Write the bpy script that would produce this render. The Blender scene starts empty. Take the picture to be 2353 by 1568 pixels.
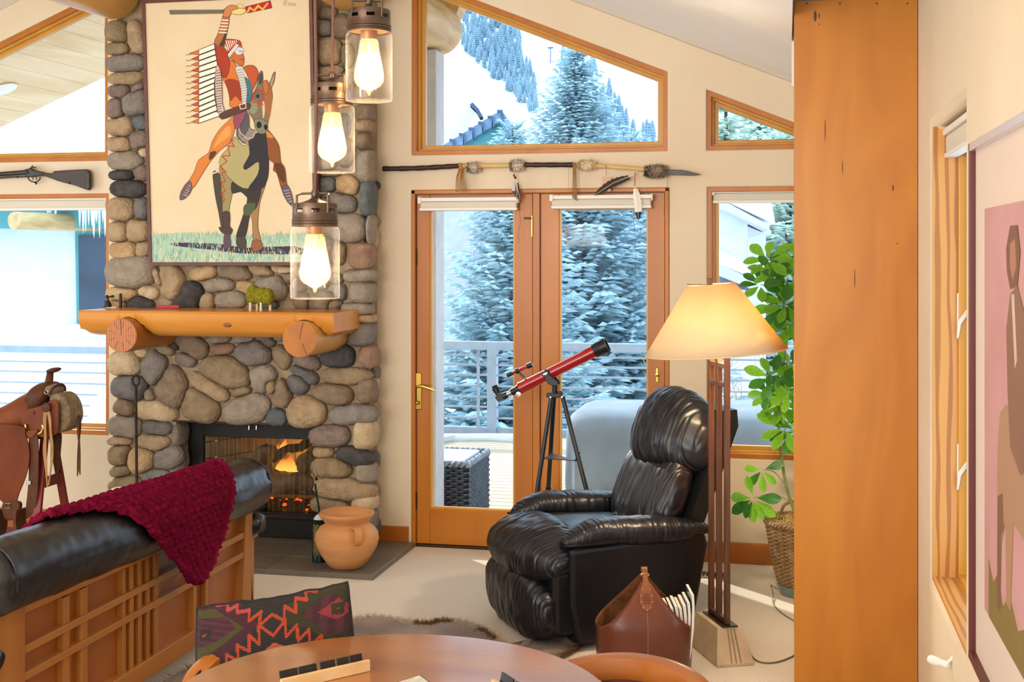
import bpy, bmesh, math, random
from mathutils import Vector, Matrix, noise
RND = random.Random(11)
SC = bpy.context.scene
COL = SC.collection
V = Vector
PI = math.pi

# ------------------------------------------------------------------ camera
H = 1.72                       # eye height
F = 2900.0                     # focal length in pixels of the 2353 px wide frame
CX, HY = 1176.5, 578.0         # principal column, horizon row
TH = math.atan(630.0 / F)      # yaw to the left of the back wall's normal
CT, ST = math.cos(TH), math.sin(TH)
CAM = V((0, 0, H))
_cd = bpy.data.cameras.new('camera')
_cd.sensor_width = 36.0
_cd.lens = 36.0 * F / 2353.0
_cd.shift_y = -(784.0 - HY) / 2353.0
_cd.clip_end = 2000
_cd.dof.use_dof = True
_cd.dof.focus_distance = 6.2
_cd.dof.aperture_fstop = 18.0
_co = bpy.data.objects.new('camera', _cd)
COL.objects.link(_co)
_co.location = CAM
_co.rotation_euler = (PI / 2, 0, TH)
SC.camera = _co

# ------------------------------------------------------------------ world, sun, lights, exposure
SC.view_settings.view_transform = 'Standard'
SC.view_settings.look = 'None'
SC.view_settings.gamma = 1.0
SC.view_settings.use_curve_mapping = False
SC.view_settings.exposure = 0.16
_w = bpy.data.worlds.new('sky'); SC.world = _w
_w.use_nodes = True
_bg = _w.node_tree.nodes['Background']
_bg.inputs[0].default_value = (0.58, 0.79, 1.0, 1)
_bg.inputs[1].default_value = 2.6
_sd = bpy.data.lights.new('sun', 'SUN')
_sd.energy = 5.0; _sd.angle = 0.009; _sd.color = (1.0, 0.95, 0.86)
_so = bpy.data.objects.new('sun', _sd); COL.objects.link(_so)
_so.rotation_euler = V((0.585, -0.585, -0.515)).to_track_quat('-Z', 'Y').to_euler()
_so.location = (-20, 30, 25)

def area(name, loc, target, sx, sy, power, color):
    d = bpy.data.lights.new(name, 'AREA'); d.shape = 'RECTANGLE'
    d.size, d.size_y, d.energy, d.color = sx, sy, power, color
    o = bpy.data.objects.new(name, d); COL.objects.link(o)
    o.location = loc
    o.rotation_euler = (V(target) - V(loc)).to_track_quat('-Z', 'Y').to_euler()
    return o
# unseen fill lamps added to brighten the room, at assumed windows and the ceiling
area('added_rear_fill', (-2.4, -3.7, 2.1), (-2.4, 6, 2.2), 5.4, 2.6, 265, (1.0, 0.98, 0.95))  # added fill lamp behind the camera, in the assumed rear opening
area('added_side_fill', (-6.8, 2.8, 1.4), (0, 3.4, 1.9), 3.4, 1.7, 60, (0.95, 0.98, 1.0))  # added cool fill from the unseen left, lifts the ceiling and right panel
area('added_overhead_fill', (-1.6, 0.6, 3.35), (-1.6, 1.6, 0), 2.4, 2.4, 75, (1.0, 0.84, 0.64))  # added warm fill overhead, no fixture known there
area('added_ceiling_uplight', (-2.2, 0.4, 1.9), (-1.9, 1.6, 4.0), 0.5, 0.5, 55, (1.0, 0.90, 0.76))  # added upward fill to whiten the ceiling, no lamp stands here

# ------------------------------------------------------------------ pixel -> place helpers
def ray(x, y):
    a = (x - CX) / F
    return V((a * CT - ST, a * ST + CT, (HY - y) / F))
def PY(x, y, Y):
    r = ray(x, y); return CAM + r * (Y / r.y)
def PX(x, y, X):
    r = ray(x, y); return CAM + r * (X / r.x)
def PZ(x, y, z=0.0):
    r = ray(x, y); return CAM + r * ((z - H) / r.z)
def PT(x, y, t):
    return CAM + ray(x, y) * t
def PP(x, y, p0, n):
    r = ray(x, y); return CAM + r * ((p0 - CAM).dot(n) / r.dot(n))

# ------------------------------------------------------------------ materials
def C(h):
    h = h.lstrip('#')
    return tuple(((c / 12.92) if c <= 0.04045 else ((c + 0.055) / 1.055) ** 2.4)
                 for c in (int(h[i:i + 2], 16) / 255 for i in (0, 2, 4)))
MATS = {}
def mat(name, col, col2=None, rough=0.6, metal=0.0, scale=8.0, stretch=(1, 1, 1), detail=4.0, dist=0.0,
        ramp=(0.35, 0.65), bump=0.0, bscale=None, bdist=0.02, spec=0.5, coat=0.0, trans=0.0, emis=None, es=0.0,
        sheen=0.0, col3=None, tex='noise', ior=1.45, sss=0.0, transl=0.0):
    if name in MATS: return MATS[name]
    m = bpy.data.materials.new(name); m.use_nodes = True
    nt = m.node_tree; N = nt.nodes; L = nt.links
    b = N['Principled BSDF']
    if isinstance(col, str): col = C(col)
    if isinstance(col2, str): col2 = C(col2)
    if isinstance(col3, str): col3 = C(col3)
    I = b.inputs
    I['Base Color'].default_value = (*col, 1)
    I['Roughness'].default_value = rough
    I['Metallic'].default_value = metal
    I['IOR'].default_value = ior
    I['Specular IOR Level'].default_value = spec
    I['Coat Weight'].default_value = coat
    I['Coat Roughness'].default_value = 0.12
    I['Transmission Weight'].default_value = trans
    I['Sheen Weight'].default_value = sheen
    if emis is not None:
        if isinstance(emis, str): emis = C(emis)
        I['Emission Color'].default_value = (*emis, 1)
        I['Emission Strength'].default_value = es
    if col2 is not None or bump:
        tc = N.new('ShaderNodeTexCoord'); mp = N.new('ShaderNodeMapping')
        mp.inputs['Scale'].default_value = stretch
        L.new(tc.outputs['Object'], mp.inputs['Vector'])
    if col2 is not None:
        if tex == 'voronoi':
            t = N.new('ShaderNodeTexVoronoi'); t.inputs['Scale'].default_value = scale; out = t.outputs['Distance']
        elif tex == 'wave':
            t = N.new('ShaderNodeTexWave'); t.inputs['Scale'].default_value = scale
            t.inputs['Distortion'].default_value = dist; t.inputs['Detail'].default_value = detail
            out = t.outputs['Fac']
        else:
            t = N.new('ShaderNodeTexNoise'); t.inputs['Scale'].default_value = scale
            t.inputs['Detail'].default_value = detail; t.inputs['Distortion'].default_value = dist
            out = t.outputs['Fac']
        L.new(mp.outputs['Vector'], t.inputs['Vector'])
        r = N.new('ShaderNodeValToRGB'); e = r.color_ramp.elements
        e[0].position, e[1].position = ramp
        e[0].color = (*col, 1); e[1].color = (*col2, 1)
        if col3 is not None:
            x = e.new(1.0); x.color = (*col3, 1)
        L.new(out, r.inputs['Fac']); L.new(r.outputs['Color'], I['Base Color'])
    if bump:
        t2 = N.new('ShaderNodeTexNoise'); t2.inputs['Scale'].default_value = bscale or scale * 3
        t2.inputs['Detail'].default_value = 5.0
        L.new(mp.outputs['Vector'], t2.inputs['Vector'])
        bp = N.new('ShaderNodeBump'); bp.inputs['Strength'].default_value = bump
        bp.inputs['Distance'].default_value = bdist
        L.new(t2.outputs['Fac'], bp.inputs['Height']); L.new(bp.outputs['Normal'], I['Normal'])
    if transl:
        tr = N.new('ShaderNodeBsdfTranslucent'); mx = N.new('ShaderNodeMixShader')
        mx.inputs[0].default_value = transl
        src = I['Base Color'].links[0].from_socket if I['Base Color'].links else None
        if src: L.new(src, tr.inputs['Color'])
        else: tr.inputs['Color'].default_value = (*col, 1)
        o = N['Material Output']
        L.new(b.outputs[0], mx.inputs[1]); L.new(tr.outputs[0], mx.inputs[2]); L.new(mx.outputs[0], o.inputs['Surface'])
    MATS[name] = m
    return m

def wood(name, c1, c2, axis=2, rough=0.38, scale=5.0, dist=0.6, bump=0.04, coat=0.06, ramp=(0.3, 0.72), along=0.06):
    st = [1.0, 1.0, 1.0]; st[axis] = along
    return mat(name, c1, c2, rough=rough, scale=scale, stretch=tuple(st), detail=7, dist=dist, ramp=ramp,
               bump=bump, bscale=scale * 6, bdist=0.004, coat=coat)

def thin_glass(name, tint=(0.97, 0.99, 1.0), refl=0.07):
    m = bpy.data.materials.new(name); m.use_nodes = True
    nt = m.node_tree; N = nt.nodes; L = nt.links
    N.remove(N['Principled BSDF'])
    tr = N.new('ShaderNodeBsdfTransparent'); tr.inputs[0].default_value = (*tint, 1)
    gl = N.new('ShaderNodeBsdfGlossy'); gl.inputs['Roughness'].default_value = 0.01
    fr = N.new('ShaderNodeFresnel'); fr.inputs[0].default_value = 1.35
    ml = N.new('ShaderNodeMath'); ml.operation = 'MULTIPLY_ADD'
    ml.inputs[1].default_value = 0.09; ml.inputs[2].default_value = 0.0
    mx = N.new('ShaderNodeMixShader')
    L.new(fr.outputs[0], ml.inputs[0]); L.new(ml.outputs[0], mx.inputs[0])
    L.new(tr.outputs[0], mx.inputs[1]); L.new(gl.outputs[0], mx.inputs[2])
    L.new(mx.outputs[0], N['Material Output'].inputs['Surface'])
    return m

# ------------------------------------------------------------------ mesh builder
class MB:
    def __init__(s): s.v = []; s.f = []; s.m = []
    def add(s, vs, fs, mi=0):
        o = len(s.v); s.v += [V(p) for p in vs]
        s.f += [tuple(i + o for i in f) for f in fs]; s.m += [mi] * len(fs); return s
    def bx(s, x0, x1, y0, y1, z0, z1, mi=0):
        vs = [(x, y, z) for x in (x0, x1) for y in (y0, y1) for z in (z0, z1)]
        return s.add(vs, [(0, 1, 3, 2), (4, 6, 7, 5), (0, 4, 5, 1), (2, 3, 7, 6), (0, 2, 6, 4), (1, 5, 7, 3)], mi)
    def box(s, c, size, rot=None, mi=0):
        c = V(c); M = rot.to_matrix() if hasattr(rot, 'to_matrix') else (rot or Matrix.Identity(3))
        vs = [c + M @ V((sx * size[0] / 2, sy * size[1] / 2, sz * size[2] / 2)) for sx in (-1, 1) for sy in (-1, 1) for sz in (-1, 1)]
        return s.add(vs, [(0, 1, 3, 2), (4, 6, 7, 5), (0, 4, 5, 1), (2, 3, 7, 6), (0, 2, 6, 4), (1, 5, 7, 3)], mi)
    def beam(s, a, b, w, h, up=(0, 0, 1), mi=0):
        a, b = V(a), V(b); d = (b - a); L = d.length; d.normalize()
        side = d.cross(V(up)).normalized(); u = side.cross(d)
        M = Matrix((side, d, u)).transposed()
        return s.box((a + b) / 2, (w, L, h), M, mi)
    def prism(s, pts, ext, mi=0, mside=None):
        n = len(pts); e = V(ext)
        p = [V(q) for q in pts]
        vs = p + [q + e for q in p]
        fs = [tuple(range(n - 1, -1, -1)), tuple(range(n, 2 * n))]
        o = len(s.f)
        s.add(vs, fs + [(i, (i + 1) % n, n + (i + 1) % n, n + i) for i in range(n)], mi)
        if mside is not None:
            for k in range(o + 2, len(s.f)): s.m[k] = mside
        return s
    def loft(s, rings, cap0=True, cap1=True, closed=True, mi=0, loop=False):
        n = len(rings[0]); vs = [p for r in rings for p in r]; fs = []
        nr = len(rings)
        for i in range(nr if loop else nr - 1):
            j = (i + 1) % nr
            for k in range(n if closed else n - 1):
                l = (k + 1) % n
                fs.append((i * n + k, i * n + l, j * n + l, j * n + k))
        if cap0 and not loop: fs.append(tuple(range(n - 1, -1, -1)))
        if cap1 and not loop: fs.append(tuple((nr - 1) * n + k for k in range(n)))
        return s.add(vs, fs, mi)
    def tube(s, path, r, n=8, caps=True, loop=False, mi=0, flat=1.0, up=None):
        P = [V(p) for p in path]; k = len(P)
        rr = r if isinstance(r, (list, tuple)) else [r] * k
        rings = []; prev = None
        for i in range(k):
            if loop: d = P[(i + 1) % k] - P[i - 1]
            else: d = P[min(i + 1, k - 1)] - P[max(i - 1, 0)]
            d = d.normalized() if d.length > 1e-9 else V((0, 0, 1))
            if prev is None:
                ref = V(up) if up else (V((0, 0, 1)) if abs(d.z) < 0.9 else V((1, 0, 0)))
                a = d.cross(ref).normalized()
            else:
                a = (prev - d * prev.dot(d))
                a = a.normalized() if a.length > 1e-6 else d.orthogonal().normalized()
            prev = a; b = d.cross(a)
            rings.append([P[i] + (a * math.cos(2 * PI * j / n) + b * math.sin(2 * PI * j / n) * flat) * rr[i] for j in range(n)])
        return s.loft(rings, caps, caps, True, mi, loop)
    def lathe(s, prof, n=24, c=(0, 0, 0), axis=None, mi=0, cap0=False, cap1=False):
        c = V(c)
        M = V((0, 0, 1)).rotation_difference(V(axis)).to_matrix() if axis is not None else Matrix.Identity(3)
        rings = [[c + M @ V((r * math.cos(2 * PI * j / n), r * math.sin(2 * PI * j / n), z)) for j in range(n)] for r, z in prof]
        return s.loft(rings, cap0, cap1, True, mi)
    def grid(s, fn, nu, nv, mi=0, cu=False):
        vs = [fn(i / nu, j / nv) for i in range(nu + (0 if cu else 1)) for j in range(nv + 1)]
        w = nv + 1; m = nu if cu else nu + 1
        fs = [(i * w + j, ((i + 1) % m) * w + j, ((i + 1) % m) * w + j + 1, i * w + j + 1) for i in range(nu) for j in range(nv)]
        return s.add(vs, fs, mi)
    def ell(s, c, r, nu=12, nv=8, M=None, p=2.0, mi=0):
        c = V(c); e = 2.0 / p
        def g(a): return math.copysign(abs(a) ** e, a)
        def fn(u, v):
            th = 2 * PI * u; ph = PI * v
            q = V((r[0] * g(math.sin(ph)) * g(math.cos(th)), r[1] * g(math.sin(ph)) * g(math.sin(th)), -r[2] * g(math.cos(ph))))
            return c + (M @ q if M else q)
        return s.grid(fn, nu, nv, mi, cu=True)
    def warp(s, fn):
        s.v = [fn(p) for p in s.v]; return s

LOC = {}
def thing(name, label, cat, loc=(0, 0, 0), rotz=0.0, group=None):
    o = bpy.data.objects.new(name, None); COL.objects.link(o)
    o.location = loc; o.rotation_euler = (0, 0, rotz)
    o.empty_display_size = 0.1
    o['label'] = label; o['category'] = cat
    if group: o['group'] = group
    LOC[o.name] = V(loc)
    return o
def tag(o, label, cat, group=None):
    o['label'] = label; o['category'] = cat
    if group: o['group'] = group
    return o
def root(o):
    while o.parent: o = o.parent
    return o
def obj(name, mb, m, parent=None, smooth=None, bevel=0.0, seg=2, local=False, solid=0.0, sub=0, weld=False, loc=None):
    me = bpy.data.meshes.new(name)
    off = V((0, 0, 0))
    if parent is not None and not local: off = LOC[root(parent).name]
    if parent is None and loc is not None: off = V(loc)
    me.from_pydata([p - off for p in mb.v], [], mb.f)
    ms = m if isinstance(m, (list, tuple)) else [m]
    for x in ms: me.materials.append(x)
    if len(ms) > 1:
        me.polygons.foreach_set('material_index', mb.m)
    me.update()
    bm = bmesh.new(); bm.from_mesh(me)
    if weld: bmesh.ops.remove_doubles(bm, verts=bm.verts, dist=1e-5)
    bmesh.ops.recalc_face_normals(bm, faces=bm.faces)
    bm.to_mesh(me); bm.free()
    if smooth is not None:
        me.polygons.foreach_set('use_smooth', [True] * len(me.polygons))
        if smooth < 3.1: me.set_sharp_from_angle(angle=smooth)
    o = bpy.data.objects.new(name, me); COL.objects.link(o)
    if parent is not None: o.parent = parent
    elif loc is not None: o.location = loc
    if bevel:
        b = o.modifiers.new('bevel', 'BEVEL'); b.width = bevel; b.segments = seg
        b.limit_method = 'ANGLE'; b.angle_limit = 0.7
    if solid:
        b = o.modifiers.new('solid', 'SOLIDIFY'); b.thickness = solid; b.offset = 0
    if sub:
        b = o.modifiers.new('sub', 'SUBSURF'); b.levels = b.render_levels = sub
    if parent is None: LOC[o.name] = V(loc) if loc is not None else V((0, 0, 0))
    return o
def struct(name, mb, m, **k):
    o = obj(name, mb, m, **k); o['kind'] = 'structure'; return o
SM = 0.6   # smoothing angle used for most round things
def copy_tree(o, parent=None):
    c = o.copy(); COL.objects.link(c)
    if parent is not None: c.parent = parent
    for ch in list(o.children): copy_tree(ch, c)
    return c
def smoothstep(a, b, x):
    t = max(0.0, min(1.0, (x - a) / (b - a))); return t * t * (3 - 2 * t)
def lerp(a, b, t): return a + (b - a) * t
def catmull(pts, n=6, closed=False):
    P = [V(p) for p in pts]; out = []; k = len(P)
    for i in range(k if closed else k - 1):
        p0, p1, p2, p3 = (P[(i - 1) % k], P[i], P[(i + 1) % k], P[(i + 2) % k]) if closed else (P[max(i - 1, 0)], P[i], P[i + 1], P[min(i + 2, k - 1)])
        for j in range(n):
            t = j / n
            out.append(0.5 * ((2 * p1) + (p2 - p0) * t + (2 * p0 - 5 * p1 + 4 * p2 - p3) * t * t + (3 * p1 - p0 - 3 * p2 + p3) * t ** 3))
    if not closed: out.append(P[-1])
    return out
# ================================================================== the room
D = 7.067                      # back wall
XR = 0.50                      # right wall
XL, YB = -6.9, -4.0            # left wall, rear wall
PITCH = 0.41
RX = -3.12                     # ridge
def roof_z(X): return 3.94 - PITCH * abs(X - RX)

M_wall = mat('wall_plaster', '#e0cdb0', '#e5d4ba', rough=0.85, scale=2.0, bump=0.25, bscale=160, bdist=0.003, spec=0.2)
M_ceil = mat('ceiling_plaster', '#f6f3ef', '#f9f7f4', rough=0.9, scale=2.0, bump=0.15, bscale=140, bdist=0.003, spec=0.2)
M_carpet = mat('carpet_loops', '#e2d6c3', '#d6c8b2', rough=0.97, scale=120, detail=3, bump=0.7, bscale=300, bdist=0.006, spec=0.1, sheen=0.3)
M_fir = wood('fir_vertical', '#bf7418', '#aa610f', axis=2, scale=7)
M_firh = wood('fir_horizontal', '#bf7418', '#aa610f', axis=0, scale=7)
M_firy = wood('fir_depthwise', '#c98540', '#b26c2c', axis=1, scale=7)
M_trimlight = wood('fir_light', '#d19a38', '#c0852a', axis=2, scale=7)
M_trimlighth = wood('fir_light_horizontal', '#d19a38', '#c0852a', axis=0, scale=7)
M_glass = thin_glass('window_glass')
M_white = mat('white_vinyl', '#e9e6df', rough=0.45)
M_shade = mat('blind_fabric', '#d8d0bf', rough=0.8)
M_brass = mat('polished_brass', '#c9a24e', rough=0.25, metal=1.0)
M_bronze = mat('dark_bronze', '#4a3b2c', rough=0.4, metal=0.9)
M_steel = mat('steel', '#b8b8b8', rough=0.25, metal=1.0)
M_black = mat('black_plastic', '#151515', rough=0.4)

# ---- back wall with openings
OPEN = {
    'upper_left': [(-5.59, 2.28), (-4.085, 2.28), (-4.085, 3.345), (-5.59, 2.725)],
    'lower_left': [(-5.59, 0.585), (-4.078, 0.585), (-4.078, 2.078), (-5.59, 2.078)],
    'upper_right': [(-2.136, 2.28), (-0.647, 2.28), (-0.647, 2.724), (-2.136, 3.330)],
    'door': [(-2.136, -0.02), (-0.638, -0.02), (-0.638, 2.077), (-2.136, 2.077)],
    'firebox': [(-3.36, 0.08), (-2.56, 0.08), (-2.56, 1.06), (-3.36, 1.06)],
    'upper_small': [(-0.433, 2.28), (0.36, 2.28), (0.36, 2.295), (-0.433, 2.620)],
    'lower_right': [(-0.430, 0.575), (0.36, 0.575), (0.36, 2.078), (-0.430, 2.078)],
}
def wall_with_holes(name, outer, holes, plane, depth, m, bevel=0.022):
    """outer / holes are (a, z) loops; plane(a, z, d) gives the point at depth d behind the face."""
    bm = bmesh.new()
    edges = []
    for lp in [outer] + holes:
        vs = [bm.verts.new(plane(a, z, 0)) for a, z in lp]
        for i in range(len(vs)): edges.append(bm.edges.new((vs[i], vs[(i + 1) % len(vs)])))
    bmesh.ops.triangle_fill(bm, use_beauty=True, use_dissolve=False, edges=edges)
    r = bmesh.ops.extrude_face_region(bm, geom=bm.faces[:])
    dv = plane(0, 0, depth) - plane(0, 0, 0)
    bmesh.ops.translate(bm, verts=[g for g in r['geom'] if isinstance(g, bmesh.types.BMVert)], vec=dv)
    bmesh.ops.recalc_face_normals(bm, faces=bm.faces)
    me = bpy.data.meshes.new(name); bm.to_mesh(me); bm.free()
    me.materials.append(m)
    o = bpy.data.objects.new(name, me); COL.objects.link(o)
    if bevel:
        b = o.modifiers.new('bullnose', 'BEVEL'); b.width = bevel; b.segments = 3
        b.limit_method = 'ANGLE'; b.angle_limit = 0.7
        me.polygons.foreach_set('use_smooth', [True] * len(me.polygons)); me.set_sharp_from_angle(angle=0.9)
    o['kind'] = 'structure'; LOC[o.name] = V((0, 0, 0))
    return o
def bw(a, z, d): return V((a, D + d, z))
wall_with_holes('wall_back', [(XL - 0.2, -0.4), (XR + 0.2, -0.4), (XR + 0.2, roof_z(XR + 0.2)), (RX, 3.94), (XL - 0.2, roof_z(XL - 0.2))],
                list(OPEN.values()), bw, 0.19, M_wall)
# ---- right wall with the side window
WR = (3.80, 4.68, 0.56, 2.16)
def rw(a, z, d): return V((XR + d, a, z))
wall_with_holes('wall_right', [(YB, -0.05), (D + 0.02, -0.05), (D + 0.02, 2.46), (5.75, 2.46), (5.75, 3.0), (YB, 3.0)],
                [[(WR[0], WR[2]), (WR[1], WR[2]), (WR[1], WR[3]), (WR[0], WR[3])]], rw, 0.19, M_wall, 0.03)
# ---- left and rear walls: the rest of the open room, with their own windows
def lw(a, z, d): return V((XL - d, a, z))
wall_with_holes('wall_left', [(YB, -0.05), (D + 0.02, -0.05), (D + 0.02, roof_z(XL)), (YB, roof_z(XL))],
                [[(1.0, 0.5), (4.6, 0.5), (4.6, 2.2), (1.0, 2.2)]], lw, 0.19, M_wall)
def rrw(a, z, d): return V((a, YB - d, z))
wall_with_holes('wall_rear', [(XL - 0.2, -0.05), (XR + 0.2, -0.05), (XR + 0.2, roof_z(XR + 0.2)), (RX, 3.94), (XL - 0.2, roof_z(XL - 0.2))],
                [[(-5.3, 0.3), (-0.4, 0.3), (-0.4, 2.6), (-5.3, 2.6)]], rrw, 0.19, M_wall)
# ---- floor, ceiling
struct('floor', MB().bx(XL, XR, YB, D, -0.06, 0.0), M_carpet)
mb = MB()
XS = 0.024                     # the slope stops here over the dining side, where a flat lid starts higher up
for sx, xe in ((1, XS), (-1, XL - 0.25)):
    a, b = V((RX, YB - 0.2, 3.94)), V((xe, YB - 0.2, roof_z(xe)))
    mb.prism([a, b, b + V((0, 0, 0.25)), a + V((0, 0, 0.25))], (0, D - YB + 0.39, 0))
a, b = V((XS, 5.745, roof_z(XS))), V((XR + 0.25, 5.745, roof_z(XR + 0.25)))
mb.prism([a, b, b + V((0, 0, 0.25)), a + V((0, 0, 0.25))], (0, D + 0.19 - 5.745, 0))
mb.bx(XS, XR + 0.25, YB - 0.2, 5.745, 2.95, 3.1).bx(XS, XR + 0.25, 5.72, 5.745, 2.45, 3.0).bx(XS - 0.02, XS, YB - 0.2, 5.745, roof_z(XS) + 0.02, 3.1)
struct('ceiling', mb, M_ceil)
# ---- baseboards
bbm = wood('fir_baseboard', '#b3661f', '#9e5515', axis=0, scale=7)
for n, (x0, x1) in enumerate(((-2.33, -2.15), (-0.62, XR), (XL, -3.90))):
    struct('baseboard_back_%d' % (n + 1), MB().bx(x0, x1, D - 0.018, D, 0.0, 0.115), bbm, bevel=0.004)

# ---- windows
def inset(poly, w):
    n = len(poly); out = []
    A = sum(poly[i][0] * poly[(i + 1) % n][1] - poly[(i + 1) % n][0] * poly[i][1] for i in range(n))
    sg = 1 if A > 0 else -1
    for i in range(n):
        p0, p1, p2 = V(poly[i - 1]).to_2d(), V(poly[i]).to_2d(), V(poly[(i + 1) % n]).to_2d()
        d1, d2 = (p1 - p0).normalized(), (p2 - p1).normalized()
        n1, n2 = V((-d1.y, d1.x)) * sg, V((-d2.y, d2.x)) * sg
        b = (n1 + n2); b = b / max(b.length_squared, 1e-6) * 2
        out.append(tuple(p1 + b * w))
    return out
def ring(outer, inner, plane, d0, d1):
    mb = MB(); n = len(outer)
    loops = [[plane(a, z, d) for a, z in L] for L, d in ((outer, d0), (inner, d0), (inner, d1), (outer, d1))]
    mb.loft(loops, False, False, True, 0, loop=True)
    return mb
WN = [0]
def window(poly, plane, label, d=0.05, w1=0.028, w2=0.034, mats=None):
    WN[0] += 1
    i1 = inset(poly, w1); i2 = inset(poly, w1 + 0.012); i3 = inset(poly, w1 + w2)
    ms = mats or (M_fir, M_trimlight)
    f = struct('window_%d' % WN[0], ring(inset(poly, -0.004), i1, plane, d - 0.035, 0.17), ms[0], bevel=0.004)
    f['label'] = label
    obj('sash', ring(inset(poly, w1 - 0.003), i2, plane, d + 0.0, 0.16), ms[1], f, bevel=0.003)
    obj('stop', ring(inset(poly, w1 + 0.009), i3, plane, d + 0.03, 0.12), ms[1], f, bevel=0.004)
    g = MB(); gi = inset(poly, w1 + w2 - 0.004)
    g.prism([plane(a, z, d + 0.068) for a, z in gi], plane(0, 0, 0.004) - plane(0, 0, 0))
    obj('pane', g, M_glass, f)
    return f
window(OPEN['upper_left'], bw, 'sloped fir window above the wall-mounted shotgun')
window(OPEN['lower_left'], bw, 'large fir window behind the leather saddle')
window(OPEN['upper_right'], bw, 'sloped fir window above the glazed doors')
window(OPEN['upper_small'], bw, 'small triangular fir window beside the wooden panel')
window(OPEN['lower_right'], bw, 'fir window behind the green leafy plant')
w = window([(WR[0], WR[2]), (WR[1], WR[2]), (WR[1], WR[3]), (WR[0], WR[3])], rw,
       'casement window in the side wall next to the framed print', d=0.125, w1=0.03, w2=0.03, mats=(M_trimlight, M_white))
# wide jamb and sill boards of the side window, with bold pine figure
M_fig = mat('figured_pine', '#c98d45', '#a5662a', rough=0.35, scale=2.2, stretch=(4.5, 0.5, 0.55), detail=2, dist=7.0, tex='wave', ramp=(0.55, 0.80), coat=0.2)
M_figs = mat('figured_pine_sill', '#cf9350', '#ab6d31', rough=0.35, scale=2.2, stretch=(4.5, 0.7, 0.5), detail=2, dist=7.0, tex='wave', ramp=(0.55, 0.80), coat=0.2)
obj('jamb_board', MB().bx(XR + 0.006, XR + 0.125, WR[1] - 0.012, WR[1] + 0.004, WR[2], WR[3]), M_fig, w)
obj('jamb_board', MB().bx(XR + 0.006, XR + 0.125, WR[0] - 0.004, WR[0] + 0.012, WR[2], WR[3]), M_fig, w)
obj('sill_board', MB().bx(XR + 0.006, XR + 0.125, WR[0], WR[1], WR[2] - 0.004, WR[2] + 0.012), M_figs, w, bevel=0.003)
obj('screen_bar', MB().bx(XR + 0.118, XR + 0.128, WR[1] - 0.075, WR[1] - 0.055, WR[2] + 0.03, WR[3] - 0.05), M_white, w, bevel=0.002)
# two casement locks on the jamb
M_lock = mat('lock_putty', '#d5cbbd', rough=0.4)
for zc in (1.515, 0.985):
    yk = WR[1] - 0.016
    k = obj('casement_lock', MB().bx(XR + 0.085, XR + 0.122, yk - 0.010, yk, zc - 0.055, zc + 0.060), M_lock, w, bevel=0.004)
    lv = MB().prism([(XR + 0.118, yk - 0.012, zc + 0.005), (XR + 0.118, yk - 0.012, zc - 0.02), (XR + 0.098, yk - 0.012, zc - 0.05), (XR + 0.090, yk - 0.012, zc - 0.10),
                     (XR + 0.083, yk - 0.012, zc - 0.10), (XR + 0.085, yk - 0.012, zc - 0.04)], (0, -0.012, 0))
    obj('lock_lever', lv, M_lock, k, bevel=0.003)
# crank handle folded out over the sill
cr = obj('crank', MB().bx(XR + 0.09, XR + 0.125, 4.02, 4.10, WR[2] + 0.012, WR[2] + 0.045), M_white, w, bevel=0.008)
a = V((XR + 0.10, 4.05, WR[2] + 0.04)); b = PX(2175, 1527, XR - 0.015)
obj('crank_arm', MB().tube([a, a.lerp(b, 0.5), b], [0.012, 0.010, 0.010], 10, flat=0.6), M_white, cr, smooth=SM)
kd = (PX(2145, 1518, XR - 0.05) - b).normalized()
obj('crank_knob', MB().lathe([(0.0, -0.012), (0.011, -0.01), (0.012, 0.004), (0.010, 0.012), (0.014, 0.035), (0.015, 0.055), (0.011, 0.064), (0.0, 0.066)], 14, b, kd), M_white, cr, smooth=SM)

# ---- roller blinds
def blind(label, plane, a0, a1, ztop, drop, d, side=True):
    t = thing('roller_blind', label, 'blind', plane((a0 + a1) / 2, ztop - drop, d))
    def pb(a, b, z0, z1, e0, e1):
        p, q = plane(a, z0, e0), plane(b, z1, e1)
        return MB().bx(min(p.x, q.x), max(p.x, q.x), min(p.y, q.y), max(p.y, q.y), min(p.z, q.z), max(p.z, q.z))
    obj('head_rail', pb(a0, a1, ztop - 0.022, ztop, d - 0.035, d + 0.012), M_white, t, bevel=0.003)
    obj('fabric_roll', pb(a0 + 0.006, a1 - 0.006, ztop - drop + 0.014, ztop - 0.022, d - 0.026, d + 0.010), M_shade, t, bevel=0.008)
    obj('bottom_bar', pb(a0 + 0.004, a1 - 0.004, ztop - drop, ztop - drop + 0.016, d - 0.030, d + 0.012), M_white, t, bevel=0.003)
    for a in (a0, a1):
        obj('end_bracket', pb(a - 0.004, a + 0.016 if a == a0 else a + 0.004, ztop - 0.034, ztop + 0.004, d - 0.040, d + 0.014), M_white, t, bevel=0.003)
    return t
def pxx(x, y=460): return PY(x, y, D).x
blind('rolled-up beige blind on the door leaf with the brass lever handle', bw, pxx(967) , pxx(1193), 2.030, 0.075, -0.016)
blind('rolled-up beige blind behind the white feather of the spear', bw, pxx(1268), pxx(1500), 2.037, 0.075, -0.016)
blind('rolled-up beige blind at the top of the saddle window', bw, -5.55, -4.11, 2.062, 0.085, 0.06)
blind('rolled-up beige blind above the leafy plant', bw, -0.405, 0.34, 2.066, 0.078, 0.06)
blind('white rolled-up blind at the top of the side wall casement', rw, WR[0] + 0.01, WR[1] - 0.005, WR[3] - 0.01, 0.10, 0.075)

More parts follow.
